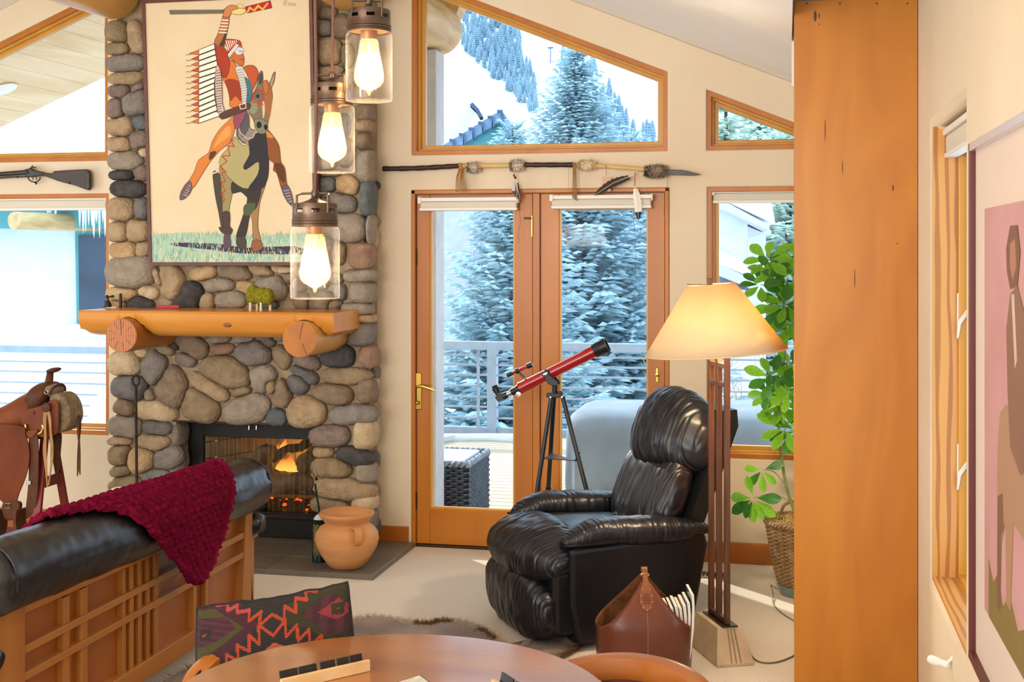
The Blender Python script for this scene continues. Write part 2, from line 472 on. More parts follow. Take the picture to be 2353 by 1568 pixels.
# ---- glazed double door
Yd = D + 0.022
o = OPEN['door']
fr = MB()
x0, x1, zt = o[0][0], o[1][0], o[2][1]
xm0, xm1 = PY(1225, 700, Yd).x, PY(1241, 700, Yd).x
jw = 0.024
fr.bx(x0, x0 + jw, D - 0.004, D + 0.15, -0.02, zt); fr.bx(x1 - jw, x1, D - 0.004, D + 0.15, -0.02, zt)
fr.bx(x0, x1, D - 0.004, D + 0.15, zt - jw, zt)
door = struct('door_1', fr, M_fir, bevel=0.004); door['label'] = 'pair of glazed fir doors to the snowy deck'
obj('threshold', MB().bx(x0 + jw, x1 - jw, D + 0.005, D + 0.16, -0.02, 0.012), M_bronze, door, bevel=0.003)
obj('mullion', MB().bx(xm0, xm1, Yd - 0.012, D + 0.12, 0.0, zt - jw), M_fir, door, bevel=0.003)
def leaf(xa, xb, ga, gb, gz0, gz1):
    za, zb = 0.014, zt - jw - 0.003
    y0, y1 = Yd, Yd + 0.045
    lf = obj('door_leaf', MB().bx(xa, ga, y0, y1, za, zb).bx(gb, xb, y0, y1, za, zb), M_fir, door, bevel=0.003)
    obj('top_rail', MB().bx(ga, gb, y0 + 0.0005, y1, gz1, zb), M_firh, lf, bevel=0.003)
    obj('bottom_rail', MB().bx(ga, gb, y0 + 0.0005, y1, za, gz0), M_firh, lf, bevel=0.003)
    po = [(ga, gz0), (gb, gz0), (gb, gz1), (ga, gz1)]
    obj('glazing_bead', ring(inset(po, -0.002), inset(po, 0.012), bw, Yd - D + 0.006, Yd - D + 0.030), M_trimlight, lf, bevel=0.003)
    obj('pane', MB().bx(ga + 0.008, gb - 0.008, y0 + 0.022, y0 + 0.028, gz0 + 0.008, gz1 - 0.008), M_glass, lf)
    return lf
gz0, gz1 = PY(1060, 1172, Yd).z, PY(1060, 480, Yd).z
lA = leaf(x0 + jw + 0.003, xm0 - 0.003, PY(988, 700, Yd).x, PY(1183, 700, Yd).x, gz0, gz1)
lB = leaf(xm1 + 0.003, x1 - jw - 0.003, PY(1285, 700, Yd).x, PY(1490, 700, Yd).x, gz0, gz1)
# brass lever set
px = PY(961, 900, Yd)
ep = obj('escutcheon', MB().bx(px.x - 0.022, px.x + 0.022, Yd - 0.010, Yd, PY(961, 942, Yd).z, PY(961, 857, Yd).z), M_brass, lA, bevel=0.008, seg=3)
zl = PY(961, 888, Yd).z
obj('lever', MB().tube(catmull([(px.x, Yd - 0.008, zl), (px.x, Yd - 0.05, zl), (px.x + 0.03, Yd - 0.056, zl + 0.008), (px.x + 0.075, Yd - 0.056, zl - 0.002), (px.x + 0.115, Yd - 0.054, zl - 0.016)], 5), 0.008, 10), M_brass, ep, smooth=SM)
obj('thumb_turn', MB().ell((px.x, Yd - 0.026, PY(961, 925, Yd).z), (0.013, 0.018, 0.013)), M_brass, ep, smooth=3.2)
for zh in (PY(945, 590, Yd).z, PY(945, 905, Yd).z, PY(945, 1150, Yd).z):
    obj('hinge', MB().tube([(x0 + jw, Yd - 0.008, zh - 0.05), (x0 + jw, Yd - 0.008, zh + 0.05)], 0.007, 8), M_bronze, lA, smooth=SM)
hx = PY(1224, 515, Yd)
obj('hinge', MB().tube([(hx.x, Yd - 0.01, PY(1224, 544, Yd).z), (hx.x, Yd - 0.01, PY(1224, 496, Yd).z)], 0.008, 8), M_brass, lA, smooth=SM)
obj('door_catch', MB().bx(hx.x - 0.05, hx.x - 0.004, Yd - 0.02, Yd - 0.008, hx.z + 0.028, hx.z + 0.038), M_bronze, lA, bevel=0.003)
cx = PY(1510, 862, Yd)
obj('flush_catch', MB().lathe([(0.0, 0), (0.012, 0.0), (0.012, 0.006), (0.0, 0.008)], 12, (cx.x, Yd, cx.z), (0, -1, 0)).bx(cx.x - 0.007, cx.x + 0.007, Yd - 0.006, Yd, cx.z - 0.04, cx.z + 0.04), M_brass, lB, bevel=0.002)

# ---- log purlins under the ceiling
M_log = mat('peeled_pine_log', '#d9a860', '#c58d45', rough=0.45, scale=4, stretch=(1.5, 0.12, 1.5), detail=5, dist=0.6, bump=0.06, bscale=14, coat=0.15)
def log_y(name, label, x, y, Yat, r, y0, y1, m=M_log, cat='log beam', seed=0):
    c = PY(x, y, Yat)
    rings = 14; mb = MB(); path = []; rr = []
    for i in range(rings + 1):
        yy = lerp(y0, y1, i / rings)
        path.append((c.x + 0.006 * math.sin(i * 1.7 + seed), yy, c.z + 0.005 * math.cos(i * 1.3 + seed)))
        rr.append(r * (1 + 0.025 * math.sin(i * 2.1 + seed)))
    rr[0] *= 0.97
    mb.tube(path, rr, 22)
    return tag(obj(name, mb, m, smooth=0.9, loc=(c.x, (y0 + y1) / 2, c.z - r)), label, cat)
log_y('log_purlin', 'pale peeled log beam meeting the chimney left of the painting', 268, -18, 6.76, 0.172, YB + 0.05, 6.74)
log_y('log_purlin', 'pale peeled log beam meeting the chimney above the hanging jar lights', 806, -56, 6.76, 0.205, YB + 0.05, 6.74, seed=2)

# ---- tall cabinet whose plywood end panel closes the view at the right
M_ply = mat('birch_plywood', '#c07a1e', '#b06a14', rough=0.42, scale=2.2, stretch=(2.2, 2.2, 0.5), detail=6, dist=1.6, ramp=(0.3, 0.7), coat=0.12, bump=0.03, bscale=40, bdist=0.002)
xc0, yc0, yc1, zc1 = PY(1825, 700, 5.11).x, 5.11, 5.74, PY(1825, 3, 5.11).z
cab = thing('tall_cabinet', 'tall amber birch plywood cabinet end panel standing against the side wall', 'cabinet', (xc0 + 0.2, yc0 + 0.3, 0))
obj('end_panel', MB().bx(xc0, XR - 0.002, yc0, yc0 + 0.019, 0.0, zc1), M_ply, cab, bevel=0.0015)
obj('carcass', MB().bx(xc0 + 0.022, XR - 0.002, yc0 + 0.019, yc1 - 0.03, 0.0, zc1 - 0.01), M_ply, cab)
obj('door', MB().bx(xc0 + 0.002, xc0 + 0.022, yc0 + 0.022, yc1 - 0.03, 0.08, zc1 - 0.02), M_ply, cab, bevel=0.002)
M_knot = mat('dark_knot', '#5a3312', rough=0.5)
for (x, y, a, b) in ((1873, 37, 0.006, 0.022), (1882, 36, 0.0025, 0.012), (1883, 56, 0.003, 0.003), (1896, 300, 0.002, 0.045), (1936, 385, 0.0018, 0.028), (2052, 432, 0.0035, 0.012), (1964, 640, 0.002, 0.04), (2062, 560, 0.003, 0.003)):
    p = PY(x, y, yc0)
    obj('knot', MB().lathe([(1, 0), (0.9, 0.0006), (0, 0.0006)], 10, (0, 0, 0), (0, -1, 0), cap0=True).warp(lambda q: V((p.x + q.x * a, yc0 + q.y, p.z + q.z * b))), M_knot, cab)
for x in (1854, 1930, 2015, 2085):
    p = PY(x, 8, yc0)
    obj('nail_head', MB().lathe([(0.004, 0), (0.003, 0.001), (0, 0.001)], 8, (p.x, yc0, p.z), (0, -1, 0), cap0=True), M_knot, cab)

# ---- floor register
rg = PZ(1612, 1322)
reg = thing('floor_register', 'small dark metal heating vent in the carpet by the baseboard', 'vent', (rg.x, rg.y, 0))
obj('rim', MB().bx(rg.x - 0.16, rg.x + 0.13, rg.y - 0.06, rg.y + 0.06, 0.0, 0.006), mat('register_tan', '#8d8468', rough=0.5), reg, bevel=0.002)
for i in range(13):
    xx = rg.x - 0.14 + i * 0.0215
    obj('slot', MB().bx(xx - 0.006, xx + 0.006, rg.y - 0.045, rg.y + 0.045, 0.005, 0.0072), M_black, reg)
# ================================================================== river-stone fireplace
YF = 6.82                      # mortar face; stones stand proud of it
XA, XB = -3.88, -2.345         # chimney sides
M_mortar = mat('mortar', '#a89478', '#9a8468', rough=0.95, scale=14, bump=0.5, bscale=70, bdist=0.006, spec=0.1)
PAL = {}
def stone_mat(k):
    if k in PAL: return PAL[k]
    base = {'g': ('#8c8378', '#77706a'), 'G': ('#7b7671', '#625f5d'), 'd': ('#55504d', '#3c3a3a'), 't': ('#b39a7a', '#9b8263'),
            'T': ('#c9ad84', '#b1906a'), 'b': ('#94806a', '#7b6853'), 'p': ('#8c7a6e', '#736259'), 'c': ('#cdb793', '#b89f7c'),
            'w': ('#c9c2ae', '#b5ab95'), 'r': ('#a3836b', '#8a6c57'), 'o': ('#9c8768', '#857157'), 's': ('#a39684', '#8d8172'), 'B': ('#6d7272', '#5a6062')}[k]
    PAL[k] = mat('river_stone_' + {'g': 'grey', 'G': 'slate', 'd': 'dark', 't': 'tan', 'T': 'gold', 'b': 'brown', 'p': 'mauve', 'c': 'cream', 'w': 'white', 'r': 'rust', 'o': 'olive', 's': 'sand', 'B': 'blue'}[k],
                 base[0], base[1], rough=0.72, scale=17, detail=12, dist=0.4, ramp=(0.36, 0.66), bump=0.8, bscale=55, bdist=0.016, spec=0.3)
    return PAL[k]
# each stone: centre x, y, width, height, tilt (degrees, + = right end up), tone
ST_L = [  # left of the painting
    (274, 75, 48, 46, 0, 'o'), (315, 88, 34, 76, -80 + 90, 't'), (274, 114, 48, 30, 0, 'o'), (292, 145, 80, 42, 4, 'g'),
    (293, 180, 78, 28, 4, 't'), (319, 203, 34, 18, 45, 'p'), (278, 211, 46, 28, 0, 'p'), (316, 237, 58, 56, 10, 'g'), (270, 252, 32, 50, 0, 'p'),
    (326, 283, 34, 36, 20, 'B'), (284, 292, 58, 44, 0, 't'), (324, 322, 42, 46, 20, 'p'), (280, 332, 52, 34, 0, 't'), (334, 350, 22, 24, 0, 'c'),
    (294, 371, 74, 42, 0, 's'), (284, 403, 54, 22, 0, 'd'), (329, 398, 34, 34, 30, 'p'), (298, 434, 74, 38, 0, 'd'),
    (283, 482, 54, 54, 0, 't'), (329, 482, 30, 50, 0, 'G'), (276, 533, 42, 50, 0, 't'), (320, 530, 50, 52, 0, 't'), (288, 574, 62, 36, 0, 'T'), (332, 573, 34, 32, 0, 't'),
]
ST_R = [  # right of the painting
    (755, 32, 40, 30, 0, 'b'), (750, 64, 38, 36, 0, 'g'), (786, 62, 42, 50, 0, 'b'), (762, 122, 56, 62, 10, 't'), (765, 168, 62, 34, 10, 't'), (800, 130, 30, 54, 0, 'b'),
    (800, 185, 44, 40, 0, 'b'), (752, 205, 40, 34, 0, 'b'), (752, 245, 40, 38, 0, 'g'), (790, 225, 40, 34, 0, 't'), (752, 300, 40, 60, 0, 'b'), (790, 290, 30, 50, 0, 'g'), (752, 370, 40, 60, 0, 't'), (796, 350, 40, 60, 0, 'b'), (760, 398, 50, 16, 0, 'b'),
    (755, 427, 40, 34, 0, 'G'), (802, 428, 56, 46, -5, 'T'), (786, 465, 76, 46, -8, 'g'), (800, 525, 116, 64, 0, 's'), (752, 470, 26, 34, 0, 'g'),
    (780, 580, 36, 52, 0, 'o'), (757, 562, 30, 46, 0, 'g'), (748, 600, 34, 30, 0, 'b'),
]
ST_M = [  # over the mantel, between painting and shelf
    (311, 624, 110, 74, 0, 's'), (366, 636, 20, 56, 28, 't'), (404, 660, 56, 110, 28, 't'), (474, 630, 68, 34, 12, 'T'), (540, 628, 84, 40, -8, 'b'),
    (604, 622, 64, 28, -12, 't'), (646, 620, 60, 16, -5, 'c'), (666, 640, 26, 28, 0, 'b'), (504, 653, 88, 36, 6, 's'), (568, 659, 52, 30, -28, 'T'),
    (285, 678, 68, 34, -6, 'T'), (344, 672, 40, 34, -30, 'c'), (435, 680, 92, 60, 30, 'd'), (479, 690, 34, 38, 0, 't'), (532, 688, 72, 36, 0, 's'), (590, 692, 36, 30, -30, 'b'),
    (627, 660, 66, 56, -30, 's'), (620, 698, 40, 22, 0, 'B'), (324, 696, 60, 34, 0, 'd'), (272, 700, 44, 24, 0, 't'), (698, 692, 36, 34, 0, 'b'), (742, 692, 66, 40, 0, 'b'),
    (688, 655, 40, 30, 0, 'b'), (730, 650, 50, 30, 0, 'g'), (785, 673, 30, 36, 0, 'g'), (775, 640, 36, 24, 0, 'b'), (712, 625, 50, 28, 0, 't'), (770, 700, 40, 26, 0, 'b'),
]
ST_U = [  # below the shelf, above the firebox
    (294, 836, 72, 54, 0, 'c'), (332, 812, 36, 26, -20, 'T'), (405, 790, 48, 26, -20, 'd'), (440, 795, 100, 48, -32, 'b'), (506, 778, 60, 22, 0, 's'), (560, 780, 60, 20, 0, 's'), (512, 803, 58, 28, 10, 'r'),
    (362, 848, 60, 92, 32, 'g'), (434, 824, 48, 32, -12, 'p'), (398, 888, 66, 114, 34, 'b'), (520, 853, 124, 72, -22, 'o'), (489, 893, 112, 44, -33, 't'),
    (462, 926, 100, 70, -20, 'o'), (304, 890, 76, 56, -10, 'G'), (345, 906, 20, 28, 20, 's'), (292, 938, 48, 40, -25, 'b'), (355, 944, 102, 42, -8, 'c'),
    (584, 812, 80, 62, -20, 'g'), (620, 783, 30, 28, -40, 'p'), (652, 822, 34, 56, -55 + 90, 'o'), (607, 866, 54, 70, 33, 's'), (628, 888, 32, 50, 38, 't'), (554, 900, 50, 24, 15, 'o'),
    (566, 938, 108, 62, 6, 's'), (650, 906, 46, 72, 28, 'b'), (702, 860, 84, 34, -32, 'G'), (690, 880, 50, 58, -30, 'G'), (706, 834, 64, 34, -8, 'p'), (716, 800, 44, 30, 0, 'b'),
    (707, 942, 100, 70, -6, 't'), (640, 957, 46, 36, 0, 'B'), (780, 818, 78, 54, 0, 'd'), (796, 864, 126, 40, -2, 'o'), (765, 905, 98, 50, -10, 'b'), (808, 952, 116, 46, 0, 'g'),
    (640, 776, 30, 14, 0, 's'), (385, 800, 40, 30, 0, 'o'), (740, 792, 40, 26, 0, 'b'),
]
ST_J = [  # jambs of the opening
    (294, 980, 72, 56, -18, 's'), (362, 982, 64, 32, -3, 'G'), (280, 1012, 58, 24, 4, 't'), (352, 1016, 78, 36, -7, 't'), (280, 1044, 48, 48, 0, 'o'), (328, 1056, 66, 60, 20, 'T'),
    (386, 1052, 66, 48, 20, 'g'), (282, 1082, 48, 24, 10, 'o'), (294, 1116, 74, 42, 8, 'o'), (358, 1092, 60, 30, 12, 'g'), (280, 1150, 56, 32, 0, 't'), (345, 1146, 80, 50, 0, 'g'), (290, 1186, 80, 36, 0, 's'), (360, 1196, 60, 44, 0, 'b'), (295, 1222, 80, 32, 0, 'o'), (370, 1228, 60, 24, 0, 'g'),
    (766, 1003, 92, 52, -4, 'p'), (748, 1038, 46, 26, 0, 't'), (816, 1048, 92, 44, -20, 'd'), (770, 1076, 92, 50, -6, 'o'), (798, 1123, 136, 58, -6, 't'), (764, 1160, 88, 36, -5, 'o'), (770, 1200, 90, 36, 0, 'g'), (760, 1228, 70, 24, 0, 'b'),
]
ST_C = [  # corner stones that wrap round to the side, (x0, x1, y0, y1, tone)
    (812, 866, 238, 276, 'b'), (812, 862, 274, 304, 't'), (812, 860, 304, 344, 'b'), (815, 870, 344, 418, 's'), (823, 872, 416, 497, 'B'), (840, 866, 496, 560, 's'),
    (797, 869, 558, 620, 'r'), (782, 873, 620, 650, 's'), (797, 867, 648, 698, 's'), (778, 862, 696, 726, 's'), (820, 869, 724, 742, 'T'), (794, 864, 741, 798, 'g'), (818, 878, 798, 848, 'r'),
    (817, 876, 874, 928, 'b'), (806, 874, 970, 1034, 'c'), (812, 876, 1068, 1112, 's'), (806, 878, 1142, 1176, 'c'), (812, 872, 1178, 1222, 'g'), (812, 872, 16, 70, 'b'), (815, 870, 72, 130, 'g'), (812, 868, 132, 186, 'b'), (814, 866, 188, 236, 't'),
]
ST_C += [(800, 862, 1222, 1250, 'b')]
ST_S = [  # stones on the chimney's own side face, (x, y, half depth, half height, tone)
    (869, 426, 0.05, 0.03, 'd'), (869, 508, 0.06, 0.03, 't'), (868, 548, 0.07, 0.06, 'c'), (870, 856, 0.06, 0.045, 'g'), (874, 880, 0.07, 0.05, 'w'), (872, 946, 0.06, 0.06, 'c'), (868, 1056, 0.09, 0.06, 'G'), (871, 1128, 0.07, 0.06, 's'), (872, 1205, 0.07, 0.075, 'B'), (868, 965, 0.05, 0.04, 'w')]

fp = thing('stone_fireplace', 'tall river-stone chimney breast with an open gas fire', 'fireplace', ((XA + XB) / 2, YF + 0.1, 0))
ox0, ox1 = -3.50, PY(730, 1000, YF).x           # firebox opening
oz1 = PY(560, 972, YF).z
mb = MB()
ztop = 3.9
mb.bx(XA, ox0, YF, D - 0.003, 0.0, oz1).bx(ox1, XB, YF, D - 0.003, 0.0, oz1)
mb.prism([(XA, YF, oz1), (XB, YF, oz1), (XB, YF, roof_z(XB) - 0.01), (RX, YF, 3.925), (XA, YF, roof_z(XA) - 0.01)], (0, D - 0.003 - YF, 0))
obj('mortar_core', mb, M_mortar, fp)
obj('lintel', MB().bx(ox0 - 0.06, ox1 + 0.05, YF - 0.004, YF + 0.12, oz1 - 0.006, oz1 + 0.004), M_bronze, fp)

def stone_outlines(lst, k=2.7, n=24, grow=1.2):
    """star-shaped outlines that grow until they meet a neighbour"""
    def q(s, px, py):
        cx, cy, w, h, rot = s[:5]
        a = math.radians(rot); dx, dy = px - cx, -(py - cy)
        u = dx * math.cos(a) + dy * math.sin(a); v = -dx * math.sin(a) + dy * math.cos(a)
        return ((abs(u) / (w / 2)) ** k + (abs(v) / (h / 2)) ** k) ** (1 / k)
    outs = []
    for i, s in enumerate(lst):
        near = [o for j, o in enumerate(lst) if j != i and abs(o[0] - s[0]) < (o[2] + s[2] + o[3] + s[3]) / 2 and abs(o[1] - s[1]) < (o[2] + s[2] + o[3] + s[3]) / 2]
        rs = []
        for j in range(n):
            th = 2 * PI * j / n; dx, dy = math.cos(th), math.sin(th)
            step = 0.5; r = 3.0
            while r < 140:
                px, py = s[0] + dx * r, s[1] + dy * r
                a = q(s, px, py)
                if a > grow: break
                if any(q(o, px, py) < a * 1.03 for o in near): r -= 0.6; break
                r += step
            rs.append(max(r, 5.0))
        for _ in range(1): rs = [(rs[j - 1] + 2.2 * rs[j] + rs[(j + 1) % n]) / 4.2 for j in range(n)]
        outs.append([(s[0] + math.cos(2 * PI * j / n) * rs[j], s[1] + math.sin(2 * PI * j / n) * rs[j]) for j in range(n)])
    return outs
PROF = ((0.97, 0.02), (1.0, -0.18), (0.975, -0.42), (0.90, -0.66), (0.76, -0.84), (0.52, -0.96), (0.25, -1.0))
def stone_obj(c, outline, depth, tone, name='stone', seed=0):
    mb = MB(); rings = []
    for sc, dz in PROF:
        ring_ = []
        for (x, y) in outline:
            p = PY(c[0] + (x - c[0]) * sc, c[1] + (y - c[1]) * sc, YF)
            d = -dz * depth if dz < 0 else -0.02
            q = V((p.x, YF - d, p.z))
            nz = noise.noise(V((p.x * 9 + seed, p.z * 9, seed * 3.3))) * 0.012 * (1 if dz < -0.1 else 0)
            nz += noise.noise(V((p.x * 24, p.z * 24 + seed, 5.0))) * 0.004 * (1 if dz < -0.1 else 0)
            q.y += nz; ring_.append(q)
        rings.append(ring_)
    mb.loft(rings, True, True)
    return obj(name, mb, stone_mat(tone), fp, smooth=3.2)
k = 0
for lst in (ST_L, ST_R, ST_M, ST_U, ST_J):
    ext = lst + [((a + b) / 2, (c + d) / 2, b - a, d - c, 0, t) for a, b, c, d, t in ST_C]
    if lst is ST_M: ext += [s for s in ST_L + ST_R if s[1] > 540]
    if lst is ST_U: ext += [s for s in ST_J if s[1] < 1020]
    if lst is ST_J: ext += [s for s in ST_U if s[1] > 915]
    outs = stone_outlines(ext)
    for s, o in zip(lst, outs):
        k += 1
        md = min(s[2], s[3]) * 7.2 / F
        stone_obj(s, o, min(0.082, 0.03 + 0.30 * md), s[5], seed=k * 1.7)
# corner stones: rounded blocks that reach back along the side
for i, (x0, x1, y0, y1, t) in enumerate(ST_C):
    xf = min(x1 - 22, 846)
    a = PY(x0, y1, YF - 0.055); b = PY(xf, y0, YF - 0.055)
    hx = PY(x1, (y0 + y1) / 2, YF + 0.10).x
    hx = max(hx, b.x + 0.015)
    c = V(((a.x + hx) / 2, 0, (a.z + b.z) / 2)); rx, rz = (hx - a.x) / 2, (b.z - a.z) / 2
    yb = YF + 0.12 + 0.06 * noise.noise(V((i * 3.1, 0, 0)))
    ya = YF - 0.072
    mb = MB().ell((c.x, (ya + yb) / 2, c.z), (rx * 1.02, (yb - ya) / 2, rz * 1.04), 22, 14, p=3.3)
    mb.warp(lambda q: q + V((1, -0.8, 0.7)) * noise.noise(q * 9 + V((i, 0, 0))) * 0.012)
    obj('stone', mb, stone_mat(t), fp, smooth=3.2)
for i, (x, y, hd, hh, t) in enumerate(ST_S):
    p = PX(x, y, XB + 0.01)
    yy = min(max(p.y, YF + 0.08), D - hd * 0.9)
    mb = MB().ell((XB, yy, p.z), (0.035, hd, hh), 16, 10, p=2.4)
    mb.warp(lambda q: q + V((1, 1, 1)) * noise.noise(q * 12 + V((i, 0, 0))) * 0.006)
    obj('stone', mb, stone_mat(t), fp, smooth=3.2)
# the inner return of the left jamb
for i, (z0, z1, t) in enumerate(((0.86, 1.0, 'b'), (0.72, 0.85, 'o'), (0.57, 0.71, 'g'), (0.42, 0.56, 's'), (0.26, 0.40, 't'))):
    mb = MB().ell((ox0 + 0.0, YF + 0.06, (z0 + z1) / 2), (0.03, 0.09, (z1 - z0) / 2 * 1.03), 16, 10, p=2.8)
    mb.warp(lambda q: q + V((1, 1, 1)) * noise.noise(q * 12 + V((i, 4, 0))) * 0.008)
    obj('stone', mb, stone_mat(t), fp, smooth=3.2)

# ---- firebox insert
YI = 6.975
M_iron = mat('black_iron', '#100f0e', '#191715', rough=0.45, scale=20, spec=0.4)
M_fbrick = mat('firebrick', '#8a7358', '#74604a', rough=0.95, scale=10, bump=0.3, bscale=40)
ins = thing('fireplace_insert', 'black metal firebox with a bronze mesh screen inside the stone opening', 'fireplace insert', ((ox0 + ox1) / 2, YI, 0.03))
zi0 = PY(660, 1243, YI).z; zi0 = 0.032
zb = PY(660, 1180, YI).z; zt_ = PY(560, 1006, YI).z; xl = PY(466, 1050, YI).x; xr_ = ox1 + 0.02
ins_h = oz1 - 0.004
obj('face_frame', MB().bx(ox0 - 0.012, xl, YI, YI + 0.03, zi0, ins_h).bx(xl, xr_, YI, YI + 0.03, zt_, ins_h).bx(xl, xr_, YI, YI + 0.03, zi0, zb).bx(xr_ - 0.02, xr_ + 0.03, YI, YI + 0.03, zi0, ins_h), M_iron, ins, bevel=0.003)
obj('ash_lip', MB().bx(xl - 0.02, xr_, YI - 0.03, YI, zb - 0.03, zb - 0.006), M_iron, ins, bevel=0.004)
YK = YI + 0.42
# cavity: flared brick sides
for nm, a, b in (('side_panel', (xl + 0.0, YI + 0.03), (xl + 0.20, YK)), ('side_panel', (xr_, YI + 0.03), (xr_ - 0.12, YK)), ('back_panel', (xl + 0.20, YK), (xr_ - 0.12, YK))):
    pn = obj(nm, MB().prism([(a[0], a[1], zb), (b[0], b[1], zb), (b[0], b[1], zt_ + 0.06), (a[0], a[1], zt_ + 0.06)], (0, 0.012, 0) if nm == 'back_panel' else (0.012 if b[0] < a[0] else -0.012, 0, 0)), mat('firebrick_joint', '#4b3e30', rough=0.95), ins)
    L = (V(b) - V(a)).length; dv = (V(b) - V(a)).normalized()
    nrm = V((dv.y, -dv.x)) if nm == 'back_panel' else (V((dv.y, -dv.x)) if b[0] > a[0] else V((-dv.y, dv.x)))
    if nm == 'side_panel' and b[0] > a[0]: nrm = V((dv.y, -dv.x))
    nrow = 5; hrow = (zt_ + 0.06 - zb) / nrow
    for r in range(nrow):
        u = -0.11 if r % 2 else 0.0
        while u < L:
            u0, u1 = max(u, 0.0) + 0.004, min(u + 0.22, L) - 0.004; u += 0.22
            if u1 - u0 < 0.02: continue
            p, q = V(a) + dv * u0, V(a) + dv * u1
            z0, z1 = zb + r * hrow + 0.004, zb + (r + 1) * hrow - 0.004
            obj('brick', MB().prism([(p.x, p.y, z0), (q.x, q.y, z0), (q.x, q.y, z1), (p.x, p.y, z1)], (nrm.x * 0.010, nrm.y * 0.010, 0)), M_fbrick, pn)
obj('floor_pan', MB().bx(xl, xr_, YI + 0.03, YK, zb - 0.01, zb), M_iron, ins)
obj('smoke_shelf', MB().bx(xl, xr_, YI + 0.03, YK, zt_ + 0.055, zt_ + 0.07), M_iron, ins)
obj('light_block_case', MB().bx(xl - 0.10, xr_ + 0.09, YK + 0.02, YK + 0.04, zb - 0.03, zt_ + 0.14).bx(xl - 0.03, xl - 0.02, YI + 0.1, YK + 0.02, zb - 0.03, zt_ + 0.1).bx(xr_ + 0.02, xr_ + 0.03, YI + 0.1, YK + 0.02, zb - 0.03, zt_ + 0.1).bx(xl - 0.03, xr_ + 0.03, YI + 0.03, YK + 0.02, zt_ + 0.08, zt_ + 0.1).bx(xl - 0.03, xr_ + 0.03, YI + 0.03, YK + 0.02, zb - 0.04, zb - 0.03), M_iron, ins)  # unseen case added to keep outside light out of the firebox
# ember bed
eb = MB(); er = random.Random(4)
for i in range(420):
    x = er.uniform(xl + 0.05, xr_ - 0.03); y = er.uniform(YI + 0.06, YK - 0.06); s = er.uniform(0.006, 0.016)
    eb.ell((x, y, zb + s * 0.6 + 0.03 * (1 - abs(2 * (y - YI) / 0.42 - 1)) * er.random()), (s, s, s * 0.7), 5, 3, mi=1 if er.random() < 0.055 else 0)
M_ember = mat('glowing_ember', '#ff5a1a', emis='#ff5210', es=1.6)
e = obj('ember_bed', eb, [mat('lava_rock', '#1c1714', '#2a211b', rough=0.95, scale=60), M_ember], ins); e['kind'] = 'stuff'
# grate
gt = MB()
for i in range(6):
    x = lerp(xl + 0.28, xr_ - 0.10, i / 5)
    gt.tube([(x, YI + 0.10, zb + 0.16), (x, YI + 0.09, zb + 0.115), (x, YI + 0.14, zb + 0.10), (x, YK - 0.10, zb + 0.10)], 0.008, 6)
gt.beam((xl + 0.26, YI + 0.14, zb + 0.09), (xr_ - 0.08, YI + 0.14, zb + 0.09), 0.014, 0.014).beam((xl + 0.26, YK - 0.14, zb + 0.09), (xr_ - 0.08, YK - 0.14, zb + 0.09), 0.014, 0.014)
for x in (xl + 0.30, xr_ - 0.12):
    gt.beam((x, YI + 0.14, zb), (x, YI + 0.14, zb + 0.09), 0.014, 0.014, up=(0, 1, 0)).beam((x, YK - 0.14, zb), (x, YK - 0.14, zb + 0.09), 0.014, 0.014, up=(0, 1, 0))
tag(obj('fire_grate', gt, M_iron, loc=((xl + xr_) / 2, YI + 0.2, zb)), 'black iron grate holding the logs over the embers', 'grate')
# logs
M_char = mat('charred_log', '#3a2c20', '#17110d', rough=0.95, scale=9, detail=6, ramp=(0.4, 0.6), bump=0.7, bscale=30, bdist=0.01)
M_barklog = mat('bark_log', '#7d6a52', '#4a3a2b', rough=0.95, scale=10, detail=6, bump=0.7, bscale=34, bdist=0.01)
def fire_log(a, b, r, m, label, seed):
    a, b = V(a), V(b); n = 9
    P = [a.lerp(b, i / n) + V((0, 0, 0.012 * math.sin(i * 1.1 + seed))) for i in range(n + 1)]
    mb = MB().tube(P, [r * (1 + 0.10 * math.sin(i * 1.9 + seed)) for i in range(n + 1)], 14)
    mb.warp(lambda q: q + V((1, 1, 1)) * noise.noise(q * 22 + V((seed, 0, 0))) * 0.014)
    return tag(obj('fire_log', mb, m, smooth=0.9, loc=tuple((a + b) / 2 - V((0, 0, r)))), label, 'log', 'logs burning in the grate')
def pl(x, y, dy): return PY(x, y, YI + dy)
fire_log(pl(600, 1108, 0.13), pl(722, 1112, 0.13), 0.055, M_barklog, 'pale bark log lying lowest across the fire grate', 1)
fire_log(pl(598, 1078, 0.16), pl(640, 1058, 0.30), 0.050, M_barklog, 'stubby round log end at the side of the fire', 2)
fire_log(pl(588, 1052, 0.12), pl(628, 1034, 0.24), 0.050, M_barklog, 'mottled log stub resting highest beside the flames', 3)
fire_log(pl(624, 1052, 0.22), pl(716, 1014, 0.24), 0.030, M_char, 'thin black charred log tilted across the flames', 4)
fire_log(pl(700, 1070, 0.12), pl(722, 1052, 0.30), 0.060, M_barklog, 'thick dark log end at the hinge side of the fire', 5)
